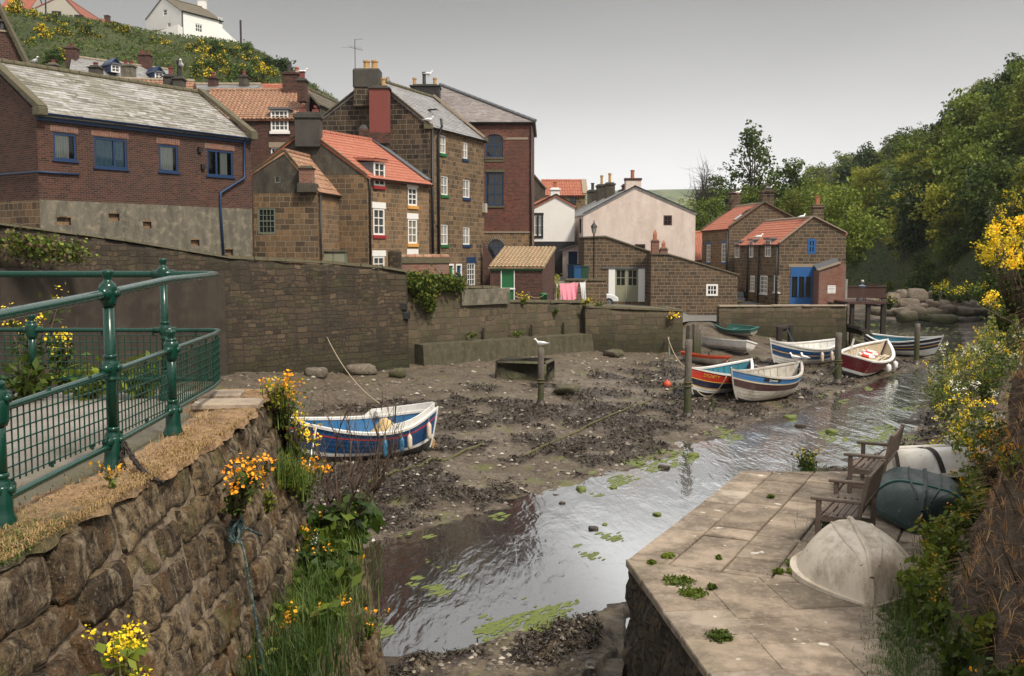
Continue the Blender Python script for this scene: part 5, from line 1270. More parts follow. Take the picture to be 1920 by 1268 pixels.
# path on top
t = NT('concrete path'); p = t.pos(); a = t.noise(p, 1.1, 6, .62); b = t.noise(p, 30, 4, .65); m_ = t.noise(p, 2.3, 6, .68)
c = t.mix(t.ramp(a, [(.35, 0), (.65, 1)]), (.145, .125, .11), (.24, .215, .19)); c = t.mix(t.ramp(b, [(.58, 0), (.7, .5)]), c, (.07, .06, .05))
gx = t.n('SeparateXYZ', {0: p}).outputs
edge = t.ramp(t.math('ADD', gx['X'], t.math('MULTIPLY', m_, .5)), [(0, 0), (1, 0)])
em = t.n('MapRange', {0: t.math('MULTIPLY_ADD', m_, 1.2, gx['X']), 1: -2.25, 2: -1.55, 3: 0., 4: .85}).outputs[0]
c = t.mix(em, c, (.085, .08, .022))
M['path'] = t.bsdf(c, .9, t.bump(t.math('ADD', b, a), .012))
mb = MB(); mb.grid(lambda i, j: Vector((-9 + 7.0 * i / 60, -1 + 9.75 * j / 80, 5.0 + (float(fbm(i * .3, j * .3, 3, 2)) - .5) * .02)), 60, 80)
tag(mb.build('path', M['path'], None, True), kind='structure')
# dry moss verge on the wall head
def verge_moss():
 nx, ny = 26, 240; vs = []
 for j in range(ny + 1):
  y = 1.4 + 7.3 * j / ny; wdt = .33 + .20 * float(fbm(y * 1.3, 1.5, 3, 71))
  if y > 7.2: wdt += .25 * min(1, (y - 7.2))
  for i in range(nx + 1):
   a = i / nx; x = XU(y) + .005 - wdt * (1 - a) + (float(fbm(y * 6, 2, 3, 73)) - .5) * .10 * a
   h = .045 * math.sin(math.pi * min(1, a * .62 + .02)) ** .7 * (.4 + 1.1 * float(fbm(x * 3, y * 2.2, 4, 77))) + .03 * (float(fbm(x * 14, y * 14, 3, 79)) - .4)
   vs.append((x, y, 4.985 + max(-.01, h) - (.05 if i == nx else 0)))
 n1 = nx + 1; fs = [(j * n1 + i, j * n1 + i + 1, (j + 1) * n1 + i + 1, (j + 1) * n1 + i) for j in range(ny) for i in range(nx)]
 t = NT('dry straw moss'); p = t.pos(); a = t.noise(p, 2.2, 6, .7); b = t.noise(p, 26, 5, .7)
 gy = t.n('SeparateXYZ', {0: p}).outputs['Y']
 c = t.mix(t.ramp(b, [(.3, 0), (.66, 1)]), (.16, .09, .045), (.43, .275, .14)); c = t.mix(t.ramp(a, [(.53, 0), (.66, .75)]), c, (.10, .055, .03))
 gm = t.n('MapRange', {0: t.math('MULTIPLY_ADD', a, -1.6, gy), 1: 3.2, 2: 4.0, 3: .9, 4: 0.}).outputs[0]
 c = t.mix(gm, c, (.045, .05, .016)); c = t.mix(t.ramp(t.noise(p, 1.5, 4, .6), [(.58, 0), (.68, .4)]), c, (.30, .25, .2))
 M['drymoss'] = t.bsdf(c, .95, t.bump(b, .04))
 o = npmesh('moss_verge', vs, fs, M['drymoss'], smooth_=True); tag(o, kind='stuff')
verge_moss()
# ---------------------------------------------------------------- right quay
QZ = 2.3
Qa, Qb = Vector((1.47, 12.67)), Vector((4.0, 17.72))
Qc = Vector((6.6, 17.95)); Qn = Vector((2.36, 4.2))
E1 = (Qb - Qa).normalized(); E2 = (Qn - Qa).normalized()
quay = thing('stone_quay', 'flagstone quay with a rough stone river face, carrying the benches and upturned dinghies', 'quay', (3, 12, 0))
def slabmat():
 t = NT('worn sandstone flags'); p = t.pos(); ri = t.n('NewGeometry').outputs['Random Per Island']
 a = t.noise(p, 1.7, 7, .66); b = t.noise(p, 12, 6, .68); fine = t.noise(p, 70, 3, .6); pl_ = t.noise(t.scalev(p, (1, 1, 1), (3, 9, 0)), 5.5, 3, .45)
 c = t.ramp(ri, [(0, (.17, .136, .10)), (.3, (.27, .215, .16)), (.6, (.33, .265, .20)), (.85, (.22, .175, .13)), (1, (.38, .325, .26))])
 c = t.mix(t.ramp(a, [(.42, .8), (.6, 0)]), c, (.10, .078, .058)); c = t.mix(t.ramp(b, [(.5, 0), (.68, .5)]), c, (.36, .29, .22)); c = t.mix(t.ramp(fine, [(.62, 0), (.72, .4)]), c, (.10, .08, .06))
 c = t.mix(t.ramp(pl_, [(.70, 0), (.715, .75)]), c, (.55, .52, .47))
 c = t.mix(t.ramp(t.noise(p, .7, 5, .6), [(.55, 0), (.68, .45)]), c, (.11, .10, .06))
 M['slab'] = t.bsdf(c, .88, t.bump(t.math('ADD', b, t.math('MULTIPLY', a, 1.5)), .012), **{'Specular IOR Level': .3})
slabmat()
def side(p, a, d): return (p[0] - a.x) * d.y - (p[1] - a.y) * d.x      # >0 to the right of the directed line
def slabs(e, origin, keep, seed, wmin, wmax, lmin, lmax, rows=14, s_rng=(-3, 10)):
 rr = random.Random(seed); n = Vector((e.y, -e.x)); vs, fs = [], []
 r0 = 0.
 for k in range(rows):
  w_ = rr.uniform(wmin, wmax); s = s_rng[0] - rr.uniform(0, .5)
  while s < s_rng[1]:
   L = rr.uniform(lmin, lmax); g = .013; je = rr.uniform(-.05, .015)
   q = [(s + g, r0 + g), (s + L - g, r0 + g), (s + L - g, r0 + w_ - g), (s + g, r0 + w_ - g)]
   P = [(origin.x + e.x * a + n.x * b, origin.y + e.y * a + n.y * b) for a, b in q]
   for q_, fn in enumerate(keep):
    if P: P = clip(P, lambda p: fn(p) + (je if q_ == 0 else 0))
   if len(P) >= 3:
    c = (sum(p[0] for p in P) / len(P), sum(p[1] for p in P) / len(P)); b = len(vs); m = len(P)
    tz = rr.uniform(-.008, .010); tx, ty = rr.uniform(-.010, .010), rr.uniform(-.010, .010)
    h = lambda p: QZ + tz + tx * (p[0] - c[0]) + ty * (p[1] - c[1])
    ins = .016
    for p in P: vs.append((p[0], p[1], QZ - .09))
    for p in P: vs.append((p[0], p[1], h(p) - .014))
    for p in P:
     dx, dy = c[0] - p[0], c[1] - p[1]; ln = math.hypot(dx, dy) + 1e-9; vs.append((p[0] + dx / ln * ins, p[1] + dy / ln * ins, h(p)))
    for i in range(m):
     j = (i + 1) % m; fs.append((b + i, b + j, b + m + j, b + m + i)); fs.append((b + m + i, b + m + j, b + 2 * m + j, b + 2 * m + i))
    fs.append(tuple(b + 2 * m + i for i in range(m)))
   s += L
  r0 += w_
 mb = MB(); mb.add(vs, fs); return mb
def seg_dist(p, a, b):
 ab_ = b - a; t = max(0, min(1, ((p[0] - a.x) * ab_.x + (p[1] - a.y) * ab_.y) / ab_.length_squared)); return math.hypot(p[0] - a.x - ab_.x * t, p[1] - a.y - ab_.y * t)
BX = [2.0, 6.0, 9.3, 11, 14, 18, 22, 31, 45, 58, 72, 90]; BF = [4.05, 4.12, 4.35, 4.85, 6.6, 8.7, 10.9, 15, 22.5, 30, 38, 46]
def bankfoot(y): return float(np.interp(y, BX, BF))
jn = (Vector((3.45, 11.75)) - Qa).normalized()
kA = [lambda p: side(p, Qa, E1) + .05, lambda p: -side(p, Qa, jn), lambda p: 17.9 - p[1], lambda p: 6.4 - p[0]]
kB = [lambda p: -side(p, Qa, E2) + .05, lambda p: side(p, Qa, jn), lambda p: 3.62 - p[0] + .05 * p[1]]
slabs(E1, Qa, kA, 3, .5, .68, .42, .95, 9, (-3, 8)).build('flagstones', M['slab'], quay)
mbB = slabs(E2, Qa, [lambda p: -side(p, Qa, E2) + .05, lambda p: side(p, Qa, jn), lambda p: 3.95 - p[0]], 12, -.62, -.85, .7, 1.25, 5, (-1.5, 9)); mbB.build('flagstones', M['slab'], quay)
mb = MB(); zq = QZ - .035
mb.poly([(Qn.x, Qn.y, zq), (9, 4.2, zq), (9, 17.95, zq), (Qc.x, Qc.y, zq), (Qb.x, Qb.y, zq), (Qa.x, Qa.y, zq)]); mb.build('joint_bed', M['soil'], quay)
def qface(a, b, n, seed):
 u = (b - a).normalized(); nn = Vector((u.y, -u.x)); L = (b - a).length; nu = int(L / .07); nz_ = 34
 def P(i, j):
  s = L * i / nu; z = -.7 + (QZ - .08 + .7) * j / nz_
  o = -.07 + .16 * (QZ - z) * .5 + (float(fbm(s * 2.2 + seed, z * 2.6, 5, seed)) - .5) * .34 + (float(vnoise(s * 9, z * 12, seed)) - .5) * .05
  if s < .25 or s > L - .25: o *= .6
  q = a + u * s + nn * n * o; return Vector((q.x, q.y, z))
 mb.grid(P, nu, nz_)
mb = MB(); qface(Qn, Qa, -1, 3); qface(Qa, Qb, -1, 4); qface(Qb, Qc, -1, 5)
mb.build('river_face', M['quay_face'], quay, True)
# cobbles at the foot of the bank
def cobbles():
 rr = random.Random(4); vs, fs = [], []
 base = [(math.cos(2 * math.pi * k / 8), math.sin(2 * math.pi * k / 8)) for k in range(8)]
 for _ in range(900):
  y = rr.uniform(8.5, 13.5); x = rr.uniform(3.3, bankfoot(y) + .4)
  if x < 3.75 + (rr.random() * .2): continue
  r = rr.uniform(.035, .085); a = rr.uniform(0, 3.14); e = rr.uniform(.55, .9); b = len(vs)
  for (f_, hh) in ((1, -.03), (.92, .012), (.55, .03)):
   for c, s_ in base: X, Y = c * r * f_, s_ * r * e * f_; vs.append((x + X * math.cos(a) - Y * math.sin(a), y + X * math.sin(a) + Y * math.cos(a), QZ - .01 + hh * (.6 + r * 5)))
  for l in (0, 8):
   for k in range(8): q = (k + 1) % 8; fs.append((b + l + k, b + l + q, b + l + 8 + q, b + l + 8 + k))
  fs.append(tuple(b + 16 + k for k in range(8)))
 m2 = MB(); m2.add(vs, fs); o = m2.build('cobbles', M['slab'], None, True); tag(o, kind='stuff')
cobbles()
# ---------------------------------------------------------------- near right bank and the wooded valley side
def rockbank():
 t = NT('dry earth and rock bank'); p = t.pos(); a = t.noise(p, .8, 7, .68); b = t.noise(t.scalev(p, (1, 1, 2.5)), 5, 7, .7); fine = t.noise(p, 40, 4, .65)
 c = t.ramp(b, [(.3, (.042, .032, .024)), (.5, (.14, .105, .078)), (.7, (.24, .19, .145))])
 c = t.mix(t.ramp(a, [(.5, 0), (.66, .7)]), c, (.09, .06, .036)); c = t.mix(t.ramp(fine, [(.58, 0), (.7, .5)]), c, (.25, .2, .15))
 c = t.mix(t.ramp(t.noise(p, .5, 5, .6), [(.55, 0), (.66, .7)]), c, (.04, .055, .018))
 M['bank'] = t.bsdf(c, .95, t.bump(t.math('ADD', b, fine), .06), **{'Specular IOR Level': .2})
 ys = np.concatenate([np.linspace(1.5, 24, 150), np.linspace(24.3, 80, 90)]); ts = np.concatenate([np.linspace(-.5, 2.2, 40), np.linspace(2.4, 22, 40)])
 vs = []
 for y in ys:
  f_ = bankfoot(y); zb = np.interp(y, [0, 17, 19, 24, 80], [QZ - .05, QZ - .05, 1.4, .4, .3]); hs = np.interp(y, [0, 12, 20, 40, 60, 80], [4., 4., 3.1, 1.6, 1.5, 1.5])
  for t_ in ts:
   n = float(fbm(y * .9, t_ * .9 + 3, 4, 51)); z = zb + hs * float(smooth(-.1, 1.35 if y < 20 else 2.6, t_ + (n - .5) * .7)) + max(0, t_ - 1.2) * (.42 if y < 30 else .6)
   o = (float(fbm(y * 2.6, z * 2.2, 4, 55)) - .5) * .45
   vs.append((f_ + t_ + o * (1 if t_ > -.3 else 0), y, z + (n - .5) * .25))
 n1 = len(ts); fs = [(j * n1 + i, j * n1 + i + 1, (j + 1) * n1 + i + 1, (j + 1) * n1 + i) for j in range(len(ys) - 1) for i in range(n1 - 1)]
 tag(npmesh('earth_bank', vs, fs, M['bank'], smooth_=True), kind='structure')
 return ys, ts, np.array(vs).reshape(len(ys), n1, 3)
BANK = rockbank()
def bank_at(y, t_):
 ys, ts, A = BANK; j = int(np.clip(np.searchsorted(ys, y), 0, len(ys) - 1)); i = int(np.clip(np.searchsorted(ts, t_), 0, len(ts) - 1)); return Vector(A[j, i])
HY = [46, 50, 55, 72, 88, 95, 120, 160, 220, 330, 500]; HF = [26, 27, 29, 36, 42, 43.5, 45, 46, 48, 50, 62]
HC = [34, 34, 34, 35, 35, 35, 35, 34, 27, 24, 24]
def hill_at(x, y):
 x = np.asarray(x, float); y = np.asarray(y, float)
 t_ = x - np.interp(y, HY, HF); cap = np.interp(y, HY, HC)
 n = fbm(x * .06, y * .06, 4, 61)
 z = 1. + 5.5 * smooth(0, 5, t_) + np.interp(y, [60, 130, 200], [1.25, 1.2, .9]) * np.maximum(0, t_ - 4) + (n - .5) * 6 * smooth(2, 14, t_)
 z = cap * (1 - np.exp(-np.maximum(z, 0) / cap * 1.0)) * 1.32
 return np.where(t_ < 0, .9 + t_ * 1.1, np.minimum(z, cap + 3))
def hillside():
 t = NT('grassy hillside'); p = t.pos(); a = t.noise(p, .09, 6, .62); b = t.noise(p, .7, 6, .68); f_ = t.noise(p, 5, 4, .7)
 c = t.mix(t.ramp(a, [(.4, 0), (.6, 1)]), (.036, .062, .009), (.085, .10, .022)); c = t.mix(t.ramp(b, [(.52, 0), (.7, .6)]), c, (.10, .085, .035)); c = t.mix(t.ramp(f_, [(.35, .7), (.6, 0)]), c, (.015, .026, .008))
 nz = t.n('SeparateXYZ', {0: t.n('NewGeometry').outputs['Normal']}).outputs['Z']
 rk = t.ramp(t.noise(t.scalev(p, (.5, .5, 2.2)), 1.2, 7, .7), [(.35, (.035, .03, .025)), (.6, (.17, .145, .12))])
 gz = t.n('SeparateXYZ', {0: p}).outputs
 M['hill'] = t.bsdf(c, .95, t.bump(t.math('ADD', b, f_), .5))
 ys = np.concatenate([np.linspace(46, 130, 130), np.linspace(132, 520, 120)]); ts = np.concatenate([np.linspace(-1.5, 40, 86), np.linspace(41, 150, 50)])
 Y, T_ = np.meshgrid(ys, ts, indexing='ij'); X = T_ + np.interp(Y, HY, HF); Z = hill_at(X, Y)
 Z = Z + (fbm(X * .5, Y * .5, 4, 67) - .5) * 1.2 * smooth(0, 4, T_)
 n1 = len(ts); i = np.arange((len(ys) - 1) * (n1 - 1)); r, k = i // (n1 - 1), i % (n1 - 1); a = r * n1 + k
 tag(npmesh('hillside', np.stack([X.ravel(), Y.ravel(), Z.ravel()], 1), np.stack([a, a + 1, a + n1 + 1, a + n1], 1), M['hill'], smooth_=True), kind='structure')
hillside()
# village hill on the left
def lhill_at(x, y):
 x = np.asarray(x, float); y = np.asarray(y, float)
 px_ = x / y * 1906.6 + 960
 top = np.interp(px_, [-400, 40, 160, 280, 440, 500, 560, 640, 760], [20, 34, 52, 74, 90, 112, 150, 215, 330])
 zc = CAMZ + (475 - top) / 1906.6 * 172
 k = smooth(0, 1, (y - 84) / 88.) * .6 + .4 * np.clip((y - 84) / 88., 0, 1)
 z = 10.5 + (zc - 10.5) * k + (fbm(x * .08, y * .08, 4, 81) - .5) * 5 * smooth(84, 110, y) * smooth(172, 150, y)
 return np.where(y > 172, zc - (y - 172) * .02 - np.maximum(0, y - 230) * .05, z)
def lhill():
 cs = np.linspace(-420, 780, 170); ds = np.concatenate([np.linspace(84, 175, 110), np.linspace(178, 330, 20)])
 D, Cc = np.meshgrid(ds, cs, indexing='ij'); X = (Cc - 960) * D / 1906.6; Z = lhill_at(X, D) + (fbm(X * .45, D * .45, 4, 85) - .5) * 1.3
 n1 = len(cs); i = np.arange((len(ds) - 1) * (n1 - 1)); r, k = i // (n1 - 1), i % (n1 - 1); a = r * n1 + k
 tag(npmesh('village_hill', np.stack([X.ravel(), D.ravel(), Z.ravel()], 1), np.stack([a, a + 1, a + n1 + 1, a + n1], 1), M['hill'], smooth_=True), kind='structure')
lhill()
# far moor
def moor():
 xs = np.linspace(-900, 2600, 140); ys = np.linspace(1150, 2400, 40)
 X, Y = np.meshgrid(xs, ys); Z = -2 + (92 + 26 * fbm(X * .0011, Y * .001, 4, 91)) * smooth(1150, 1500, Y)
 n1 = len(xs); i = np.arange((len(ys) - 1) * (n1 - 1)); r, k = i // (n1 - 1), i % (n1 - 1); a = r * n1 + k
 tag(npmesh('far_hills', np.stack([X.ravel(), Y.ravel(), Z.ravel()], 1), np.stack([a, a + 1, a + n1 + 1, a + n1], 1), M['fields'], smooth_=True), kind='structure')
moor()
# ---------------------------------------------------------------- boats
def gloss(name, col, rough=.4, var=.12, dirt=(.16, .13, .10), amt=.35, scale=3.): return plain(name, col, rough, var, scale, .003, dirt, amt)
M['b_white'] = gloss('boat white', (.66, .65, .62)); M['b_blue'] = gloss('boat blue', (.006, .055, .16), .35); M['b_mid'] = gloss('boat mid blue', (.02, .14, .36), .4)
M['b_inblue'] = gloss('boat inside blue', (.015, .12, .28), .5); M['b_red'] = gloss('boat red', (.50, .035, .018), .35); M['b_navy'] = gloss('boat navy', (.010, .014, .05), .4)
M['b_maroon'] = gloss('boat maroon', (.13, .010, .014), .3); M['b_dark'] = gloss('boat dark maroon', (.045, .014, .016), .45); M['b_yel'] = gloss('boat yellow line', (.60, .33, .06), .5)
M['b_cream'] = gloss('boat cream', (.50, .42, .30), .6, .15, (.25, .18, .11), .4); M['b_anti'] = gloss('dark antifouling', (.030, .028, .030), .8, .3, (.07, .06, .045), .7); M['b_teal'] = gloss('boat teal', (.02, .16, .22), .5)
M['b_green'] = gloss('dinghy green', (.03, .13, .11), .5); M['b_grey'] = gloss('weathered grey boat paint', (.43, .40, .35), .7, .2, (.13, .10, .075), .7); M['b_orange'] = gloss('dinghy orange', (.62, .075, .025), .5)
M['b_redline'] = gloss('red line', (.40, .03, .035), .4); M['canvas'] = plain('buff canvas', (.52, .38, .19), .9, .15, 3, .02, (.3, .2, .09), .5)
M['fender_w'] = gloss('buff fender', (.55, .45, .36), .6, .1, (.3, .22, .15), .5, 9); M['fender_b'] = gloss('blue fender', (.02, .13, .24), .5, .15, (.05, .06, .07), .5, 9)
M['rope'] = plain('pale rope', (.38, .31, .20), .95, .2, 30); M['rope_blue'] = plain('green blue rope', (.014, .040, .042), .95, .5, 60, .004, (.3, .32, .28), .7)
M['weedy_rope'] = plain('weedy rope', (.09, .085, .03), .95, .4, 12, .02)
def hull(name, label, pos, heading, L, B, D, cols, inner='b_white', roll=0., pitch=0., bow=.35, stern=.15, tw=0., rake=.14, floor_=.34, thwarts=(.3, .55, .75), tmat=None, gun='b_white', foredeck=0., aftdeck=0., upside=False, keelup=.10, fullness=.50, nstrake=9, group=None, gw=.045, cat='boat', flat=0., rim=0.):
 """cols: [(upper fraction of the side, material)...] bottom to top; local x forward, z up, keel at z=0"""
 root = thing(name, label, cat, pos, group)
 root.rotation_mode = 'XYZ'
 ez = Matrix.Rotation(heading, 4, 'Z') @ Matrix.Rotation(-pitch, 4, 'Y') @ Matrix.Rotation(roll + (math.pi if upside else 0), 4, 'X')
 root.rotation_euler = ez.to_euler()
 NT_ = 30
 def hb(t):
  if t > .45: k = max(0., 1 - ((t - .45) / .55) ** 2.3)
  else: k = tw + (1 - tw) * max(0., 1 - ((.45 - t) / .45) ** 2.2)
  return B / 2 * k
 def sheer(t): return D + bow * max(0, (t - .42) / .58) ** 2 + stern * max(0, (.42 - t) / .42) ** 2
 def keel(t): return keelup * (max(0, (t - .78) / .22) ** 2.2 * 2.2 + max(0, (.16 - t) / .16) ** 2 * (1.2 if tw < .2 else .6))
 def P(t, s, side, inset=0.):
  k, sh = keel(t), sheer(t)
  z = k + (sh - k) * (s ** 1.5 * (1 - flat) + s * flat) if s <= 1 else sh
  y = max(0, hb(t) - inset) * (s ** fullness)
  if t > .97 and inset == 0: y = max(y, .0)
  x = L * (t - .5) + rake * L * (s - .35) * max(0, (t - .55) / .45) ** 2 - (rake * .45 * L * (s - .35) * max(0, (.2 - t) / .2) ** 2 if tw < .3 else rake * .3 * L * (s - .4) * max(0, (.15 - t) / .15))
  return Vector((x, side * y, z))
 mats = []; cm = []
 for f_, m in cols:
  if m not in mats: mats.append(m)
  cm.append((f_, mats.index(m)))
 mb = MB()
 rows = sorted({k / nstrake for k in range(nstrake + 1)} | {c[0] for c in cols})
 for side in (-1, 1):
  for j in range(len(rows) - 1):
   s0, s1 = rows[j], rows[j + 1]; sm = (s0 + s1) / 2
   m = next(i for f_, i in cm if sm <= f_ + 1e-6)
   for i in range(NT_):
    t0, t1 = i / NT_, (i + 1) / NT_
    lift = .012 * (1 if not upside else .0)
    q = [P(t0, s0, side), P(t1, s0, side), P(t1, s1, side), P(t0, s1, side)]
    o = Vector((0, side * lift, 0)); q[0] += o * (1 if s0 > 0 else 0); q[1] += o * (1 if s0 > 0 else 0)
    mb.poly(q if side < 0 else q[::-1], m)
 for j in range(len(rows) - 1):     # transom
  sm = (rows[j] + rows[j + 1]) / 2; m = next(i for f_, i in cm if sm <= f_ + 1e-6)
  if tw > .02: mb.poly([P(0, rows[j], 1), P(0, rows[j], -1), P(0, rows[j + 1], -1), P(0, rows[j + 1], 1)], m)
 mb.build('hull', [M[m] for m in mats], root, upside, world=False)
 g = MB()
 for side in (-1, 1):
  vs = []
  for i in range(NT_ + 1):
   t = i / NT_; p = P(t, 1, side)
   e = gw + rim
   a = min(1, hb(t) / (gw * 2))
   vs += [p + Vector((0, side * (.025 + rim), -.055)), p + Vector((0, side * (.03 + rim), .02)), p + Vector((0, -side * gw * a, .022)), p + Vector((0, -side * gw * a, -.05))]
  fs = [(4 * i + k, 4 * i + 4 + k, 4 * i + 4 + (k + 1) % 4, 4 * i + (k + 1) % 4) for i in range(NT_) for k in range(4)] + [(0, 1, 2, 3), (4 * NT_ + 3, 4 * NT_ + 2, 4 * NT_ + 1, 4 * NT_)]
  g.add(vs, fs)
 if tw > .02: a, b = P(0, 1, -1), P(0, 1, 1); g.bbox(((a.x + b.x) / 2 , 0, a.z - .01), (.06, (b - a).length + .06, .08), .01)
 # stem post
 g.tube([P(1, s / 8, 1) + Vector((.015, 0, 0)) for s in range(9)] + [P(1, 1, 1) + Vector((.03, 0, .07))], .032, 6)
 if tw <= .02: g.tube([P(0, s / 8, 1) - Vector((.015, 0, 0)) for s in range(9)] + [P(0, 1, 1) + Vector((-.02, 0, .05))], .032, 6)
 g.build('gunwale', M[gun], root, world=False)
 if not upside:
  mb = MB()
  for side in (-1, 1):
   def IP(i, j):
    t = .02 + .955 * i / NT_; s = floor_ + (1 - floor_) * j / 5
    return P(t, s, side, .05)
   mb.grid(IP, NT_, 5)
  for i in range(NT_):
   t0, t1 = .02 + .955 * i / NT_, .02 + .955 * (i + 1) / NT_
   mb.poly([P(t0, floor_, -1, .05), P(t1, floor_, -1, .05), P(t1, floor_, 1, .05), P(t0, floor_, 1, .05)])
  if tw > .02: mb.poly([P(.02, floor_, 1, .05), P(.02, floor_, -1, .05), P(.02, 1, -1, .05), P(.02, 1, 1, .05)])
  mb.build('inside', M[inner], root, False, world=False)
  rb = MB()
  for k in range(3, NT_ - 3, 2):
   for side in (-1, 1): rb.tube([P(k / NT_, s, side, .065) for s in (floor_ + .02, .6, .8, .96)], .014, 4)
  rb.build('rib', M[tmat or inner], root, world=False)
  for t in thwarts:
   w_ = 2 * (hb(t) * .72 ** fullness - .05); mb = MB(); z = keel(t) + (sheer(t) - keel(t)) * .62
   mb.bbox((L * (t - .5), 0, z), (.22, max(.2, w_), .035), .008); mb.build('thwart', M[tmat or inner], root, world=False)
  for (cond, ta, tb) in ((foredeck, 1 - foredeck, .985), (aftdeck, .015, aftdeck)):
   if cond:
    mb = MB(); n = 8
    for i in range(n):
     t0, t1 = ta + (tb - ta) * i / n, ta + (tb - ta) * (i + 1) / n
     q = [P(t0, .97, -1, .03), P(t1, .97, -1, .03), P(t1, .97, 1, .03), P(t0, .97, 1, .03)]
     mid0, mid1 = (q[0] + q[3]) / 2 + Vector((0, 0, .04)), (q[1] + q[2]) / 2 + Vector((0, 0, .04)); mb.poly([q[0], q[1], mid1, mid0]); mb.poly([mid0, mid1, q[2], q[3]])
    mb.build('deck', M[gun], root, world=False)
 k = MB(); k.tube([P(i / 12, 0, 1) + Vector((0, 0, -.015)) for i in range(13)], .03, 6); k.build('keel', M[cols[0][1]], root, world=False)
 mat = Matrix.Translation(pos) @ ez
 root['_'] = 0; del root['_']
 return root, P, mat, hb
FENDERS = 'fenders hung over the boats'
def fender(mat, P, t, side, mat_name, label, ln=.42, r=.075, drop=.16):
 p = mat @ (P(t, 1, side) + Vector((0, side * .10, .02)))
 o = thing('fender', label, 'fender', p, FENDERS)
 mb = MB(); mb.tube([(0, 0, .02), (0, 0, -drop)], .008, 5); mb.build('lanyard', M['rope'], o, world=False)
 mb = MB(); mb.lathe([(.015, 0), (.03, -.02), (r * .8, -.06), (r, -.12), (r, -ln + .06), (r * .75, -ln), (.03, -ln - .05), (.01, -ln - .06)], (0, 0, -drop), 10); mb.build('body', M[mat_name], o, True, world=False)
 return o
def lettering(root, P, t, s, side, text, size, mat_, flipx=False, depth=.004, up=.02):
 c = bpy.data.curves.new('lettering', 'FONT'); c.body = text; c.size = size; c.align_x = 'CENTER'; c.align_y = 'CENTER'; c.extrude = depth
 o = bpy.data.objects.new('lettering', c); COL.objects.link(o)
 p = P(t, s, side); dx = (P(t + .05, s, side) - P(t - .05, s, side)).normalized(); dz = (P(t, s + .06, side) - P(t, s - .06, side)).normalized()
 x = -dx if side > 0 else dx
 n = x.cross(dz).normalized(); z = n.cross(x)
 m = Matrix((x, z, n)).transposed().to_4x4(); m.translation = p + n * up
 me = bpy.data.meshes.new_from_object(o.evaluated_get(bpy.context.evaluated_depsgraph_get())); bpy.data.objects.remove(o)
 o = link('lettering', me, root); o.matrix_local = m; me.materials.clear(); me.materials.append(M[mat_]); return o
def ground(px, py, z0=.6):
 p = G(px, py, z0)
 for _ in range(6): p = G(px, py, zt(p.x, p.y))
 return p
def place(b, s):
 """pixel of bow foot and stern foot -> centre, heading, length"""
 a, c = ground(*b), ground(*s); m = (a + c) / 2; m.z = max(zt(a.x, a.y), zt(m.x, m.y), zt(c.x, c.y))
 return m, math.atan2(a.y - c.y, a.x - c.x), (a - c).length
def gd(px, d): v = V(px, d); return Vector((v.x, d, zt(v.x, d) + .02))
BOATS = 'fishing cobles aground on the mud'
# blue coble
m, hd, L = place((592, 862), (800, 838)); print('blue', m, math.degrees(hd), L)
bb = hull('fishing_boat', 'blue and white fishing boat with a buff canvas cover, alone on the mud', m + Vector((-.22, -.1, -.06)), hd, 4.25, 1.8, .98, [(.40, 'b_anti'), (.50, 'b_white'), (.84, 'b_blue'), (.875, 'b_redline'), (1, 'b_blue')], 'b_inblue', roll=math.radians(-7), bow=.42, stern=.34, tw=0., rake=.10, thwarts=(.28, .62, .8), group=BOATS, gw=.09)
r, P, mt, hb = bb
mb = MB()     # raised white wash strakes on both quarters
for side in (-1, 1):
 vs = [];  n = 14
 for i in range(n + 1):
  t = .02 + .42 * i / n; p = P(t, 1, side); h_ = .20 * min(1, (n - i) / 2); vs += [p + Vector((0, -side * .02, .02)), p + Vector((0, -side * .06, .02)), p + Vector((0, -side * .06, .02 + h_)), p + Vector((0, -side * .02, .02 + h_))]
 mb.add(vs, [(4 * i + k, 4 * i + 4 + k, 4 * i + 4 + (k + 1) % 4, 4 * i + (k + 1) % 4) for i in range(n) for k in range(4)])
mb.build('washboard', M['b_white'], r, world=False)
lettering(r, P, .86, .78, 1, 'LADY', .13, 'b_yel')
ln_ = thing('rubbing_lines', '', '') if False else None
mb = MB()
def cv(i, j):
 u, v = i / 16, j / 12; x = -1.25 + 1.35 * u; y = -.52 + 1.04 * v
 hgt = .62 + .50 * math.exp(-((u - .45) / .22) ** 2) * (1 - (2 * v - 1) ** 4 * .8) + .02 * math.sin(i * 2.1 + j)
 return Vector((x, y * (1 - .15 * u), hgt * (1 - .35 * abs(2 * v - 1) ** 5)))
mb.grid(cv, 16, 12); cvr = mb.build('cover', M['canvas'], r, True, world=False)
o = cvr; cw = mt
mb = MB(); mb.tube([(-.95, -.1, .55), (-.95, -.1, 1.45)], .02, 6); mb.build('pole', M['pipe'], r, world=False)
mb = MB(); mb.bbox((-1.1, .1, .62), (.5, .6, .06), .02); mb.tube([(-1.0, -.35, .55), (-1.1, -.35, .78), (-1.3, -.3, .85), (-1.45, -.2, .8)], .025, 6); mb.tube([(-.75, .4, .55), (-.78, .42, .8), (-.95, .45, .92)], .02, 6); mb.build('engine_box', M['b_mid'], r, world=False)
mb = MB(); mb.lathe([(.09, 0), (.09, .15), (.06, .17)], (-.65, -.72, 1.02), 10); mb.build('light_cap', M['b_white'], r, world=False)
mb = MB(); mb.bbox((-2.18, 0, .22), (.08, .03, .3), .01); [mb.bbox((-2.24, .09 * math.cos(a), .2 + .09 * math.sin(a)), (.02, .10, .07), .01) for a in (0, 2.1, 4.2)]; mb.build('propeller', M['pot_buff'], r, world=False)
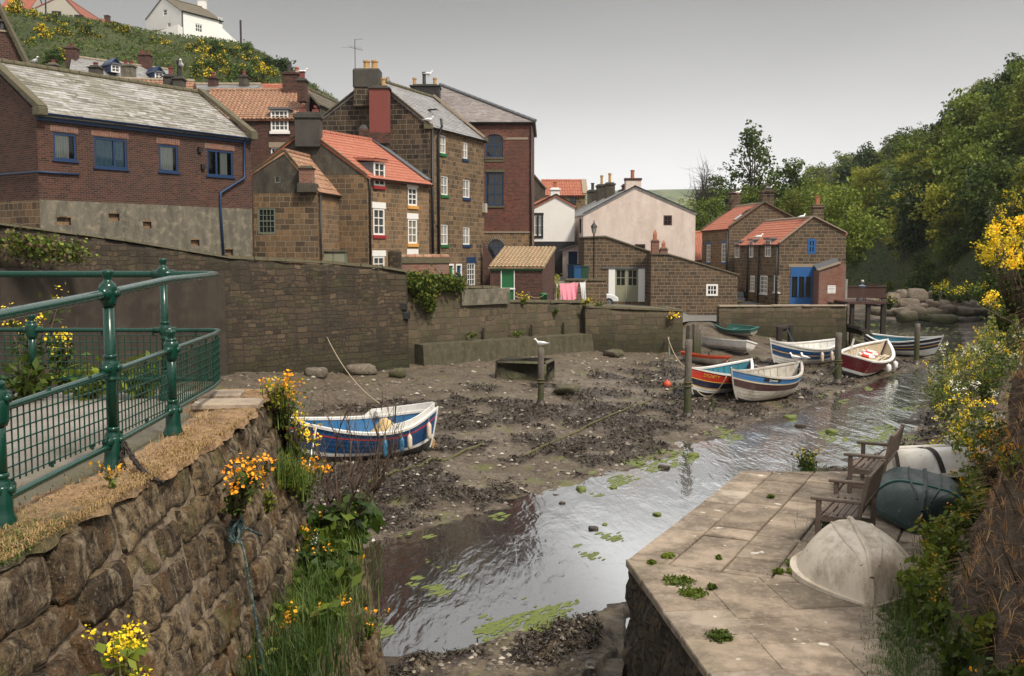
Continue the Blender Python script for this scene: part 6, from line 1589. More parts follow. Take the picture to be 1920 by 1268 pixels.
for t, mn, lb in ((.46, 'fender_b', 'larger blue fender on the side of the blue boat, nearest its bow'), (.335, 'fender_b', 'small blue fender in the middle of the blue boat'), (.27, 'fender_w', 'buff fender next to the small blue fender'), (.09, 'fender_w', 'buff fender by the stern of the blue boat')):
 fender(mt, P, t, 1, mn, lb, .46 if 'larger' in lb or 'stern' in lb else .40)
# DIGNITY
m, hd, L = place((1300, 745), (1396, 727)); print('dig', m, math.degrees(hd), L)
bb = hull('fishing_boat', 'red and navy fishing boat with white gunwale and turquoise inside', m + Vector((0, 0, -.06)), hd, 4.7, 1.85, .98, [(.36, 'b_anti'), (.52, 'b_white'), (.55, 'b_yel'), (.73, 'b_navy'), (.76, 'b_yel'), (1, 'b_red')], 'b_teal', roll=math.radians(-6), bow=.42, stern=.34, rake=.10, thwarts=(.3, .5, .7), foredeck=.3, group=BOATS, gw=.10, tmat='b_teal')
lettering(bb[0], bb[1], .84, .885, 1, 'DIGNITY', .21, 'b_yel')
# brown boat with blue band
m, hd, L = place((1384, 756), (1486, 737)); print('zu', m, math.degrees(hd), L)
bz = hull('fishing_boat', 'white bottomed fishing boat with blue band, brown strake and black name plate', m + Vector((0, 0, -.05)), hd, 5.1, 2.0, 1.05, [(.22, 'b_anti'), (.60, 'b_grey'), (.79, 'b_dark'), (.83, 'b_cream'), (1, 'b_mid')], 'b_grey', roll=math.radians(-5), bow=.46, stern=.32, rake=.13, thwarts=(.25, .45, .7), group=BOATS, gw=.09, gun='b_grey', tmat='b_grey')
r, P, mt, hb = bz
mb = MB(); q = [P(.78, .865, 1), P(.62, .865, 1), P(.62, .965, 1), P(.78, .965, 1)]; q = [p + Vector((0, .03, 0)) for p in q]; mb.poly(q); mb.build('name_plate', M['black_paint'], r, world=False)
lettering(r, P, .70, .915, 1, 'Zumorah', .13, 'b_white', up=.045)
# blue and white boat bow towards us
m, hd, L = place((1470, 691), (1546, 676)); print('b4', m, math.degrees(hd), L)
b4 = hull('fishing_boat', 'white and royal blue boat with thin orange line and three fenders', m + Vector((0, 0, -.05)), hd - .25, 5.0, 1.9, 1.0, [(.16, 'b_dark'), (.55, 'b_white'), (.70, 'b_blue'), (.73, 'b_yel'), (.88, 'b_blue'), (1, 'b_white')], 'b_white', roll=math.radians(-6), bow=.48, stern=.3, rake=.1, thwarts=(.3, .5, .7), foredeck=.34, group=BOATS, gw=.10)
for t, lb in ((.50, 'buff fender on the royal blue boat, the one nearest its bow'), (.34, 'middle one of the three buff fenders on the royal blue boat'), (.16, 'last buff fender by the stern of the royal blue boat')): fender(b4[2], b4[1], t, 1, 'fender_w', lb, .5, .09)
# maroon boat with life rings
m, hd, L = place((1664, 688), (1592, 701)); m = ground(1627, 700); print('maroon', m)
b5 = hull('fishing_boat', 'maroon boat with cream inside and two red and white life rings', m + Vector((.2, .9, .0)), math.radians(58), 6.2, 2.25, .95, [(.30, 'b_anti'), (.46, 'b_white'), (1, 'b_maroon')], 'b_cream', roll=math.radians(13), bow=.50, stern=.12, tw=.72, rake=.10, thwarts=(.62, .8), group=BOATS, gw=.13, tmat='b_cream', floor_=.5)
r, P, mt, hb = b5
def ring(mb, c, R_, r_, M_=None, rx=0, seg=28):
 for k in range(seg):
  a0, a1 = 2 * math.pi * k / seg, 2 * math.pi * (k + 1) / seg
  vs = []
  for a in (a0, a1):
   for q in range(8): w = 2 * math.pi * q / 8; vs.append(((R_ + r_ * math.cos(w)) * math.cos(a), (R_ + r_ * math.cos(w)) * math.sin(a), r_ * math.sin(w)))
  mb.add(vs, [(q, 8 + q, 8 + (q + 1) % 8, (q + 1) % 8) for q in range(8)], 1 if (k // 4) % 2 else 0, Matrix.Translation(c) @ Matrix.Rotation(rx, 4, 'X'))
for (c, lb) in (((-.4, .05, .86), 'red and white life ring lying in the maroon boat, the lower of two'), ((.5, .1, .92), 'red and white life ring in the maroon boat, nearer its bow')):
 p = mt @ Vector(c); o = thing('life_ring', lb, 'life ring', p, 'life rings in the maroon boat'); o.rotation_euler = r.rotation_euler
 mb = MB(); ring(mb, (0, 0, 0), .36, .10); mb.build('ring', [M['b_white'], M['b_red']], o, True, world=False)
mb = MB(); mb.bbox((-.2, .05, .66), (1.9, 1.0, .26), .04); mb.build('engine_box', M['b_cream'], r, world=False)
mb = MB(); mb.tube([(-1.6, .35, .6), (-1.6, .35, 1.25)], .05, 8); mb.tube([(-.2, .95, .9), (-.2, .95, 1.5)], .05, 8); mb.build('post', M['b_white'], r, world=False)
for k in range(2):
 o = thing('oar', ('pale oar along the right side inside the maroon boat', 'second oar beside an orange float in the maroon boat')[k], 'oar', mt @ Vector((-.1, -.55 - .16 * k, .78))); o.rotation_euler = r.rotation_euler
 mb = MB(); mb.tube([(-1.3, 0, 0), (1.1, .05, .1)], .028, 6); mb.bbox((1.35, .06, .11), (.55, .13, .03), .01); mb.build('shaft', M['b_cream'], o, world=False)
for t, lb in ((.30, 'round white fender on the maroon boat, the nearer one'), (.55, 'round white fender on the maroon boat, the farther one')): fender(mt, P, t, -1, 'b_white', lb, .36, .14, .1)
# boat behind
a, c = ground(1704, 668), ground(1676, 652)
b6 = hull('fishing_boat', 'white boat with navy and yellow stripes half hidden behind the maroon boat', gd(1694, 60.5), math.radians(-52), 4.6, 1.9, .9, [(.12, 'b_anti'), (.55, 'b_white'), (.66, 'b_navy'), (.70, 'b_yel'), (.80, 'b_navy'), (.86, 'b_white'), (1, 'b_navy')], 'b_teal', roll=math.radians(6), bow=.4, stern=.3, thwarts=(.3, .5, .7), group=BOATS, gw=.1)
# small dinghies on the slip
DN = 'small dinghies drawn up by the slipway'
hull('dinghy', 'small green and grey dinghy highest on the slipway', gd(1383, 61), math.radians(122), 3.0, 1.2, .42, [(.62, 'b_grey'), (1, 'b_green')], 'b_green', roll=math.radians(-10), bow=.12, stern=.05, tw=.6, thwarts=(.25, .6), gun='b_green', group=DN, gw=.06)
hull('dinghy', 'small white dinghy with brown stained bottom below the green dinghy', gd(1362, 57), math.radians(128), 3.4, 1.2, .52, [(.45, 'b_grey'), (1, 'b_white')], 'b_grey', roll=math.radians(14), bow=.16, stern=.05, tw=.75, thwarts=(.25, .6), group=DN, gw=.06)
hull('dinghy', 'bright orange dinghy with grey hull, beside the mooring post', gd(1325, 52), math.radians(-57), 2.9, 1.1, .42, [(.74, 'b_grey'), (1, 'b_orange')], 'b_orange', roll=math.radians(-8), bow=.1, stern=.05, tw=.65, thwarts=(.3,), gun='b_orange', group=DN, gw=.08)
# upturned dinghies on the quay
UP = 'upturned dinghies on the quay'
def upmat(name, base, mark, scratch, lo=.5):
 t = NT(name); p = t.obj(); a = t.noise(t.scalev(p, (1, 2.5, 1)), 1.6, 7, .7); b = t.noise(t.scalev(p, (9, 1.5, 2)), 3.2, 6, .75); fine = t.noise(p, 45, 4, .6)
 c = t.mix(t.ramp(a, [(.46, 0), (.64, lo)]), base, mark); c = t.mix(t.ramp(b, [(.60, 0), (.68, .7)]), c, scratch)
 c = t.mix(t.ramp(t.noise(p, 3.1, 4, .8), [(.64, 0), (.68, .5)]), c, mark); return t.bsdf(c, t.ramp(a, [(.3, .4), (.7, .7)]), t.bump(fine, .003))
M['up_white'] = upmat('weathered cream fibreglass', (.60, .52, .41), (.24, .18, .12), (.33, .28, .225), .75); M['up_green'] = upmat('scuffed dark green fibreglass', (.006, .026, .022), (.004, .014, .012), (.13, .15, .14), .6); M['up_plain'] = upmat('white fibreglass', (.62, .60, .56), (.36, .31, .25), (.5, .46, .4), .4)
def updinghy(name_label, pos, hd, L, B, D, mt_, roll=0, pitch=0, extra=None, ribs=True, gun=None, ful=.30, fl=.35, tw=.86):
 r, P, mt, hb = hull('upturned_dinghy', name_label, pos, hd, L, B, D, [(1, mt_)], roll=roll, pitch=pitch, bow=.06, stern=0, tw=tw, rake=.04, upside=True, keelup=.10, fullness=ful, gun=gun or mt_, group=UP, cat='dinghy', flat=fl, rim=.03, nstrake=14)
 if ribs:
  for y_ in (-.24, .24):
   mb = MB(); s_ = (abs(y_) / (B / 2)) ** (1 / .30); n = 16
   mb.tube([P(.06 + .86 * i / n, min(1, (abs(y_) * (1 - .6 * (i / n) ** 3) / max(.05, hb(.06 + .86 * i / n))) ** (1 / ful)), 1 if y_ > 0 else -1) + Vector((0, 0, -.004)) for i in range(n + 1)], .014, 6); mb.build('strake', M[mt_], r, world=False)
 return r, P, mt, hb
c = G(1603, 1095, QZ); D1_ = .49
updinghy('cream upturned dinghy with grimy keel, lying nearest on the flagstones', Vector((c.x + .13, c.y + .25, QZ + D1_ + .02)), math.radians(-101), 2.0, 1.48, D1_, 'up_white', ful=.44, fl=.25, tw=.42)
c = G(1712, 1005, QZ)
r, P, mt, hb = updinghy('dark green upturned dinghy leaning behind the nearest bench', Vector((c.x + .62, c.y + 1.15, QZ + .50)), math.radians(-112), 2.2, 1.55, .44, 'up_green', roll=math.radians(-9), gun='up_green')
mb = MB(); ring(mb, P(.99, .42, 1) + Vector((.05, 0, 0)), .06, .012, rx=1.2); mb.build('mooring_ring', [M['pot_buff']] * 2, r, True, world=False)
mb = MB(); mb.tube([P(.62, (k / 12) ** 1.2, 1) + Vector((0, .01, -.01)) for k in range(13)][::-1] + [P(.62, (k / 12) ** 1.2, -1) + Vector((0, -.01, -.01)) for k in range(1, 13)], .016, 6); mb.build('lashing', M['b_green'], r, world=False)
c = G(1740, 915, QZ)
r, P, mt, hb = updinghy('white upturned dinghy with black straps across its flat bottom', Vector((c.x + .25, c.y + .65, QZ + .56)), math.radians(192), 2.1, 1.3, .46, 'up_plain', roll=math.radians(10), ribs=False)
for t in (.22, .58, .86):
 mb = MB(); vs = []
 pts = [P(t, (k / 10) ** 2.2, -1) for k in range(10, 0, -1)] + [P(t, (k / 10) ** 2.2, 1) for k in range(0, 11)]
 for p in pts: o = Vector((0, math.copysign(.012, p.y), -.012)); vs += [p + o + Vector((-.05, 0, 0)), p + o + Vector((.05, 0, 0))]
 mb.add(vs, [(2 * k, 2 * k + 1, 2 * k + 3, 2 * k + 2) for k in range(len(pts) - 1)]); mb.build('strap', M['wood_dark'], r, world=False)
# ---------------------------------------------------------------- railings on the path
M['rail'] = plain('glossy green railing paint', (.004, .036, .024), .24, .2, 3, .0004, (.012, .04, .03), .3, spec=.36)
rl = thing('railing', 'green iron railing with mesh panels bending around the path end', 'railing', (-2.2, 5.5, 5))
PZ = 5.0; zT, zM, zB = 6.03, 5.575, 5.175
ZF = lambda y: -.045 * max(0, 6.6 - y)
fl = [Vector((-2.26, 1.5)), Vector((-2.225, 4.34))] + [Vector((-2.20, 5.52)), Vector((-2.22, 6.57)), Vector((-2.30, 7.75))]
def bendpath(z, cr_=.22):
 c = Vector((-2.36, 8.22)); p = [v3(q, z + ZF(q.y) * (1 if z > 5.9 else .5)) for q in fl]
 for k in range(7): a = math.pi / 2 * k / 6; p.append(Vector((c.x - cr_ + cr_ * math.cos(a) - .0, c.y - cr_ + cr_ * math.sin(a), z)))
 p += [Vector((x, 8.22 + (-.36 - 2.36 - x + .36) * .02 * 0 + .03 * (-2.6 - x), z)) for x in (-2.83, -3.93, -5.2, -6.4, -8.5)]
 return p
for z, r_, nm in ((zT, .0265, 'top_rail'), (zM, .0175, 'middle_rail'), (zB, .0175, 'bottom_rail')):
 mb = MB(); mb.tube(bendpath(z, .16 if z == zT else .10), r_, 12); mb.build(nm, M['rail'], rl, True)
def post(x, y, tall):
 K = .74; mb = MB(); H_ = (zT + ZF(y)) if tall else (zM + ZF(y) * .5)
 def LT(pr, c, n): mb.lathe([(q[0] * K, q[1]) for q in pr], c, n)
 def knuckle(z, s=1.): LT([(.036, -.075), (.048, -.07), (.050, -.055), (.040, -.05), (.056, -.035), (.060, 0), (.056, .035), (.040, .05), (.050, .055), (.048, .07), (.036, .075)], (x, y, z), 14)
 LT([(.095, 0), (.095, .03), (.072, .07), (.068, .10), (.066, .19), (.060, .20)], (x, y, PZ - .005), 8)
 LT([(.040, .19), (.040, H_ - PZ)], (x, y, PZ), 14)
 knuckle(zB); knuckle(zM)
 LT([(.050, -.07), (.062, -.045), (.064, .03), (.058, .05), (.035, .064), (.026, .075), (.030, .085), (.042, .105), (.045, .118), (.038, .127), (.0, .13)], (x, y, H_), 14)
 for s_ in (1,):
  for z in ((zT, zM, zB) if tall else (zM, zB)): mb.tube([(x + .03, y + s_ * .0, z + (H_ - zT if z == zT else 0)), (x + .06, y, z + (H_ - zT if z == zT else 0))], [.024, .018], 10); mb.tube([(x, y - .09, z + (H_ - zT if z == zT else 0)), (x, y + .09, z + (H_ - zT if z == zT else 0))], .026 if z < zT else .036, 10) if -2.4 < x else mb.tube([(x - .09, y, z), (x + .09, y, z)], .026 if z < zT else .036, 10)
 mb.build('post', M['rail'], rl, True)
for x, y, t_ in ((-2.225, 4.34, False), (-2.20, 5.52, True), (-2.22, 6.57, False), (-2.83, 8.235, True), (-3.93, 8.27, False), (-5.05, 8.3, True), (-2.24, 3.1, True)): post(x, y, t_)
def mesh_panel(path):
 mb = MB(); pts = [path[0]]
 ln = [0]
 for a, b in zip(path[:-1], path[1:]): ln.append(ln[-1] + (b - a).length)
 def at(s):
  for k in range(len(ln) - 1):
   if s <= ln[k + 1] + 1e-6: return path[k].lerp(path[k + 1], (s - ln[k]) / max(1e-6, ln[k + 1] - ln[k]))
  return path[-1]
 n = int(ln[-1] / .052); z0, z1 = zB + .03, zM - .045
 for i in range(n + 1):
  p = at(ln[-1] * i / n); mb.tube([(p.x, p.y, z0 - .02), (p.x, p.y, z1)], .0042, 5, cap=False)
 m = int((z1 - z0) / .052)
 for j in range(m + 1):
  z = z0 + (z1 - z0) * j / m; mb.tube([(p.x + .006, p.y, z) for p in path], .0045, 5)
 for k in range(0, n, 8):
  p = at(ln[-1] * (k + .5) / n); mb.tube([(p.x, p.y, z1 - .005), (p.x, p.y, zM - .01)], .009, 5); mb.tube([(p.x, p.y, zB), (p.x, p.y, z0)], .009, 5)
 mb.build('mesh_panel', M['rail'], rl)
pth = [Vector((p.x, p.y, 0)) for p in bendpath(0, .10)]
mesh_panel([pth[1], Vector((-2.19, 5.43, 0))]); mesh_panel([Vector((-2.20, 5.61, 0)), Vector((-2.22, 6.48, 0))]); mesh_panel([Vector((-2.225, 6.66, 0))] + pth[4:11] + [Vector((-2.76, 8.225, 0))])
mesh_panel([Vector((-2.90, 8.235, 0)), Vector((-3.85, 8.265, 0))]); mesh_panel([Vector((-4.0, 8.27, 0)), Vector((-4.97, 8.3, 0))])
# chain from the near tall post down to the wall head
ch = thing('chain', 'rusty chain sagging from the tall green post to the mossy wall', 'chain', (-2.15, 5.5, 5.1)); mb = MB()
A, B = Vector((-2.13, 5.50, 5.16)), Vector((-1.80, 5.15, 5.02))
def links(mb, A, B, sag, n, r_=.006, ll=.036):
 for k in range(n):
  t = (k + .5) / n; p = A.lerp(B, t) - Vector((0, 0, sag * 4 * t * (1 - t))); d = ((B - A) - Vector((0, 0, sag * 4 * (1 - 2 * t)))).normalized(); s_ = d.orthogonal().normalized()
  if k % 2: s_ = d.cross(s_)
  pts = [p + d * ll * .6 * math.cos(a) + s_ * .012 * math.sin(a) for a in [2 * math.pi * q / 8 for q in range(9)]]; mb.tube(pts, r_, 5, cap=False)
links(mb, A, B, .05, 22); links(mb, A, Vector((-2.14, 5.44, 5.0)), .0, 7); mb.build('links', M['wood_dark'], ch)
# knotted blue-green rope on the wall
rp_ = thing('mooring_rope', 'knotted green and white rope hanging down the abutment wall', 'rope', W(370, 1000, 6.0)); mb = MB()
k0 = Vector(pu(6.0, 4.52, .10))
rr = random.Random(3)
for q in range(5):
 mb.tube([k0 + Vector((.03 * math.sin(a * 2 + q), .055 * math.cos(a + q * 1.3), .07 * math.sin(a * 1.5 + q))) for a in [k * .5 for k in range(13)]], .009, 6)
e = [k0, k0 + Vector((.06, -.05, -.12)), k0 + Vector((.14, -.15, -.45)), k0 + Vector((.24, -.28, -.9)), k0 + Vector((.40, -.50, -1.6))]
pts = []
for a, b in zip(e[:-1], e[1:]): pts += [a.lerp(b, k / 6) for k in range(6)]
mb.tube(pts, .008, 7); mb.tube([k0, k0 + Vector((.05, .06, -.01)), k0 + Vector((.08, .14, -.06)), k0 + Vector((.10, .22, -.10))], .008, 6); mb.build('strand', M['rope_blue'], rp_, True)
# ---------------------------------------------------------------- benches
def bench():
 o = thing('bench', '', '', (0, 0, 0), 'slatted wooden benches on the quay'); L, Dp = 1.25, .60
 for s_ in (0, 1):
  x = .035 if s_ == 0 else L - .035
  mb = MB(); mb.bbox((x, .035, .30), (.065, .065, .60), .006); mb.build('leg', M['bench'], o, world=False)
  mb = MB(); Q = Matrix.Translation((x, Dp - .05, 0)) @ Matrix.Rotation(-.16, 4, 'X'); mb.bbox((0, 0, .22), (.065, .065, .46), .006, 0, Matrix.Translation((x, Dp - .05, 0))); mb.bbox((0, 0, .30), (.065, .06, .62), .006, 0, Matrix.Translation((x, Dp - .05, .40)) @ Matrix.Rotation(-.2, 4, 'X')); mb.build('leg', M['bench'], o, world=False)
  mb = MB(); mb.bbox((x, .26, .625), (.085, .66, .045), .012); mb.build('arm', M['bench'], o, world=False)
  mb = MB(); mb.bbox((x, Dp / 2 - .02, .36), (.045, Dp - .12, .08), .005); mb.bbox((x, Dp / 2 - .02, .11), (.04, Dp - .12, .05), .005); mb.build('rail', M['bench'], o, world=False)
 mb = MB()
 for k in range(6): mb.bbox((L / 2, .05 + k * .088, .425 - .03 * math.sin(math.pi * k / 5)), (L - .02, .066, .022), .006)
 mb.bbox((L / 2, .02, .37), (L - .13, .03, .09), .006); mb.build('seat', M['bench'], o, world=False)
 mb = MB(); Q = Matrix.Translation((0, Dp - .05, .40)) @ Matrix.Rotation(-.2, 4, 'X')
 mb.bbox((L / 2, 0, .54), (L - .1, .04, .10), .008, 0, Q); mb.bbox((L / 2, 0, .12), (L - .1, .035, .06), .006, 0, Q)
 for k in range(9): mb.bbox((.12 + (L - .24) * k / 8, 0, .33), (.05, .016, .38), .004, 0, Q)
 mb.build('backrest', M['bench'], o, world=False)
 return o
M['bench'] = plain('weathered teak', (.115, .084, .064), .8, .3, 14, .006, (.2, .16, .13), .5)
b1 = bench(); b2 = copy_tree(b1)
d = Vector((.48, .877)).normalized(); a = math.atan2(d.y, d.x)
# local +x along the bench, +y towards its back; the back is to the right seen from the river
def setb(o, front, rev=True):
 o.rotation_euler = (0, 0, a - math.pi); o.location = v3(front + d * 1.25, QZ + .01)
p1 = G(1527, 1022, QZ); setb(b1, Vector((p1.x, p1.y)))
p2 = G(1590, 925, QZ); setb(b2, Vector((p2.x - .02, p2.y)))
for o in (b1, b2): o.location.x += .0
tag(b1, 'weathered wooden bench nearer the cream upturned dinghy', 'bench'); tag(b2, 'weathered wooden bench farther along the quay, next to the white dinghy', 'bench')
# ---------------------------------------------------------------- mooring posts, stumps, rocks, ropes, buoy
t = NT('tide stained timber'); p = t.pos(); g_ = t.noise(t.scalev(p, (9, 9, 1.2)), 3, 6, .7); z = t.n('SeparateXYZ', {0: p}).outputs['Z']
c = t.ramp(g_, [(.3, (.05, .042, .033)), (.7, (.17, .145, .115))]); f_ = t.n('MapRange', {0: t.math('MULTIPLY_ADD', g_, 1.2, z), 1: 1.6, 2: 2.6, 3: 1., 4: 0.}).outputs[0]
c = t.mix(f_, c, t.mix(t.noise(p, 6, 5, .7), (.022, .025, .012), (.06, .065, .02))); M['postwood'] = t.bsdf(c, .9, t.bump(g_, .03))
def mpost(px, ytop, ybase, r, label, lean=(0, 0), collar=True):
 b = ground(px, ybase); zt_ = ZA(ytop, b.y); o = thing('mooring_post', label, 'post', b, 'mooring posts on the beach'); h = zt_ - b.z; mb = MB(); rr = random.Random(int(px))
 n = 10; mb.tube([(lean[0] * k / n + rr.uniform(-.01, .01), lean[1] * k / n, -.3 + (h + .3) * k / n) for k in range(n + 1)], [r * (1.25 if k < 2 else 1) * rr.uniform(.93, 1.05) for k in range(n + 1)], 10); mb.build('shaft', M['postwood'], o, True, world=False)
 if collar: mb = MB(); ring(mb, (lean[0] * .45, 0, h * .45), r * 1.15, .025); ring(mb, (lean[0] * .45, 0, h * .40), r * 1.2, .025); mb.build('rope_collar', [M['weedy_rope']] * 2, o, True, world=False)
 mb = MB(); mb.lathe([(r * 2.2, -.05), (r * 1.7, .05), (r * 1.2, .16), (r, .2)], (0, 0, 0), 10); mb.build('weed_skirt', M['weed'], o, True, world=False)
 return b, zt_
t = NT('bladder wrack'); n_ = t.noise(t.pos(), 9, 4, .6); ri = t.n('NewGeometry').outputs['Random Per Island']
M['weed'] = t.bsdf(t.mix(n_, t.ramp(ri, [(0, (.016, .010, .006)), (.8, (.042, .026, .014)), (1, (.06, .05, .018))]), (.018, .012, .007)), .5, t.bump(n_, .03))
t = NT('green alga'); n_ = t.noise(t.pos(), 7, 5, .65); M['algae'] = t.bsdf(t.mix(n_, (.045, .065, .010), (.16, .19, .035)), .7, t.bump(t.noise(t.pos(), 20, 4, .6), .03))
gpost, gz = mpost(1014, 652, 760, .12, 'mooring post with a white gull standing on top'); mpost(1289, 637, 782, .14, 'thick mooring post just left of the red and navy boat'); mpost(1570, 624, 718, .15, 'mooring post between the royal blue and maroon boats'); mpost(1718, 607, 682, .15, 'mooring post beside the striped boat near the river', collar=False)
mpost(1332, 748, 772, .08, 'short rotten stake with rope, right of the thick post', (.12, 0), False)
b = ground(1299, 668); st = thing('timber_stump', 'massive split timber stump at the slipway wall corner', 'stump', b); mb = MB(); h = ZA(608, b.y) - b.z
for k in range(5): a_ = k * 1.256; mb.tube([(.24 * math.cos(a_), .24 * math.sin(a_), -.2), (.22 * math.cos(a_), .22 * math.sin(a_), h * (.85 + .04 * k))], [.24, .2], 7)
mb.build('stump', M['postwood'], st, world=False)
b = ground(1484, 660); st = thing('winch', 'black rusted winch stump behind the royal blue boat', 'winch', b + Vector((0, 1.6, .2))); mb = MB(); mb.bbox((-.3, 0, .5), (.3, .4, 1.3), .05); mb.tube([(-.3, 0, 1.0), (.35, 0, 1.1)], .18, 10); mb.bbox((.35, 0, .6), (.25, .4, 1.3), .05); mb.build('body', M['wood_dark'], st, world=False); mb = MB(); mb.tube([(.1, -.2, 1.0), (.25, -.35, .6), (.4, -.5, .2)], .035, 6); mb.build('rope', M['rope_blue'], st, world=False)
def rock(label, px, py, sx, sy, sz, seed, mat_='rockm', rz=0., sink=.25, loc=None, group=None, name='rock', top=None):
 b = loc if loc else ground(px, py); o = thing(name, label, 'rock', b, group); mb = MB(); n, m = 18, 10
 def P(i, j):
  th, ph = 2 * math.pi * i / n, math.pi * j / m - math.pi / 2
  x, y, z_ = math.cos(ph) * math.cos(th), math.cos(ph) * math.sin(th), math.sin(ph)
  q = lambda v: math.copysign(abs(v) ** .65, v)
  x, y, z_ = q(x), q(y), q(z_)
  k = .6 + .85 * float(fbm(x * 1.6 + seed + z_ * 1.3, y * 1.6 - z_ * 1.1, 4, seed))
  x, y = x * sx * k, y * sy * k
  return Vector((x * math.cos(rz) - y * math.sin(rz), x * math.sin(rz) + y * math.cos(rz), (z_ * k + 1 - sink) * sz))
 mb.grid(P, n, m); mb.build('rock', M[mat_], o, True, world=False) if False else None
 me = mb.build(name, M[mat_], None, True, world=False);
 bpy.data.objects.remove(o); ORG.pop(o, None) if False else None
 me.location = b; tag(me, label, 'rock', group); ORG[me] = Vector(b); return me
t = NT('shore rock'); p = t.pos(); a_ = t.noise(p, 1.6, 7, .68); b_ = t.noise(p, 9, 6, .7); nz = t.n('SeparateXYZ', {0: t.n('NewGeometry').outputs['Normal']}).outputs['Z']
c = t.ramp(b_, [(.3, (.07, .055, .042)), (.6, (.19, .155, .12)), (.8, (.29, .24, .19))]); z = t.n('SeparateXYZ', {0: p}).outputs['Z']
lo = t.n('MapRange', {0: t.math('MULTIPLY_ADD', a_, 1.4, z), 1: 1.3, 2: 2.0, 3: .9, 4: 0.}).outputs[0]
c = t.mix(lo, c, (.045, .048, .014)); M['rockm'] = t.bsdf(c, .9, t.bump(t.math('ADD', a_, b_), .08))
t = NT('mossy block'); p = t.pos(); a_ = t.noise(p, 2.2, 7, .7); n_ = t.n('SeparateXYZ', {0: t.n('NewGeometry').outputs['Normal']}).outputs['Z']
c = t.mix(t.ramp(a_, [(.45, 0), (.6, 1)]), (.10, .082, .055), (.05, .055, .018)); M['mossblock'] = t.bsdf(c, .95, t.bump(t.noise(p, 9, 6, .7), .06))
q = ground(985, 714); blk = thing('stone_block', 'big square mossy stone block lying near the gull post', 'block', q + Vector((0, .9, 0))); mb = MB(); mb.bbox((0, 0, .36), (2.35, 1.7, 1.0), .10, 0, Matrix.Rotation(-.28, 4, 'Z')); mb.build('block', M['mossblock'], blk, True, world=False)
RK = 'stones at the foot of the harbour wall'
for i, (x, y, sx, sy, sz, lb) in enumerate(((593, 707, .45, .35, .22, 'flat pale stone at the wall foot, left of the longer slab'), (676, 702, .75, .4, .25, 'long flat slab at the wall foot behind the blue boat'), (746, 706, .4, .3, .2, 'green weedy stone between the slab and the mossy block'), (1150, 668, .6, .4, .2, 'green stained stone slab below the slipway wall'), (1062, 737, .45, .35, .2, 'dark weedy stone right of the gull post'))): rock(lb, x, y, sx, sy, sz, 10 + i, 'mossblock' if i in (2, 3) else 'rockm', i * .7, group=RK)
RK = 'boulders along the far river bank'
rr = random.Random(8); bl = [(1640, 572), (1672, 575), (1700, 578), (1722, 582), (1746, 580), (1770, 578), (1795, 576), (1818, 580), (1655, 590), (1688, 592), (1716, 594), (1745, 592), (1770, 594), (1800, 590), (1828, 590), (1735, 600), (1690, 560), (1720, 565), (1755, 565), (1785, 562), (1812, 560), (1700, 602), (1770, 604)]
for i, (x, y) in enumerate(bl):
 z_ = .3 + max(0, (600 - y)) * .045; q = G(x, y, z_)
 rock('rounded grey boulder in the row under the wooded slope' if i != 15 else 'dark ledge boulder standing out into the far river', 0, 0, rr.uniform(.6, 1.35), rr.uniform(.6, 1.), rr.uniform(.35, .7), 30 + i, 'rockm', rr.uniform(-.5, .6), .3, q, RK if i != 15 else None)
SR = 'weedy stones standing in the stream'
for i, (x, y, s_) in enumerate(((1112, 992, .14), (1134, 984, .08), (1232, 965, .13), (1054, 944, .10), (1480, 785, .35), (1560, 812, .3), (1500, 800, .25), (1150, 915, .12), (1090, 918, .2), (1245, 878, .2), (1300, 855, .25), (1200, 870, .18))):
 q = G(x, y, .0); rock('small green weedy stone standing in the stream', 0, 0, s_ * .8, s_ * .6, s_ * .28, 60 + i, 'algae' if i % 3 else 'weed', i, .55, q, SR)
q = ground(1060, 1000, 0);
by = ground(1251, 727); o = thing('buoy', 'small round red buoy on the mud left of the red boat', 'buoy', by + Vector((0, 0, .14))); mb = MB(); mb.lathe([(.01, -.17), (.1, -.14), (.16, -.05), (.16, .05), (.1, .14), (.03, .17), (.03, .22), (.01, .22)], (0, 0, 0), 14); mb.build('ball', M['b_orange'], o, True, world=False)
def rope(label, A, B, sag, r_=.018, mt_='rope', follow=False):
 A, B = Vector(A), Vector(B); o = thing('mooring_rope', label, 'rope', A); mb = MB(); n = 24; pts = []
 for k in range(n + 1):
  t_ = k / n; p = A.lerp(B, t_) - Vector((0, 0, sag * 4 * t_ * (1 - t_)))
  if follow: p.z = zt(p.x, p.y) + .03
  pts.append(p)
 mb.tube(pts, r_, 6); mb.build('strand', M[mt_], o, True); return o
r, P, mt, hb = bb0 = (None,) * 4 if False else (0, 0, 0, 0)
def bowpt(b_, t=1.0, s=1.0): return b_[2] @ (b_[1](t, s, 1))
rope('pale rope slanting from the harbour wall down to the blue boat', W(613, 632, 43.2), W(712, 757, 30.5), .35, .018)
m_, hd_, _ = place((592, 862), (800, 838)); q = W(579, 797, 27.2)
rope('white rope hanging from the bow of the blue boat to the mud', W(593, 800, 27.0), ground(566, 948), .0, .022, 'b_white'); rope('thin rope from the blue boat bow towards the green railing', W(578, 797, 27.2), W(480, 815, 22), .1, .012, 'rope')
rope('long weedy rope lying across the mud towards the thick mooring post', ground(985, 855), ground(1284, 722), 0, .035, 'weedy_rope', True); rope('weed covered rope lying below the blue boat', ground(690, 905), ground(905, 835), 0, .045, 'weedy_rope', True)
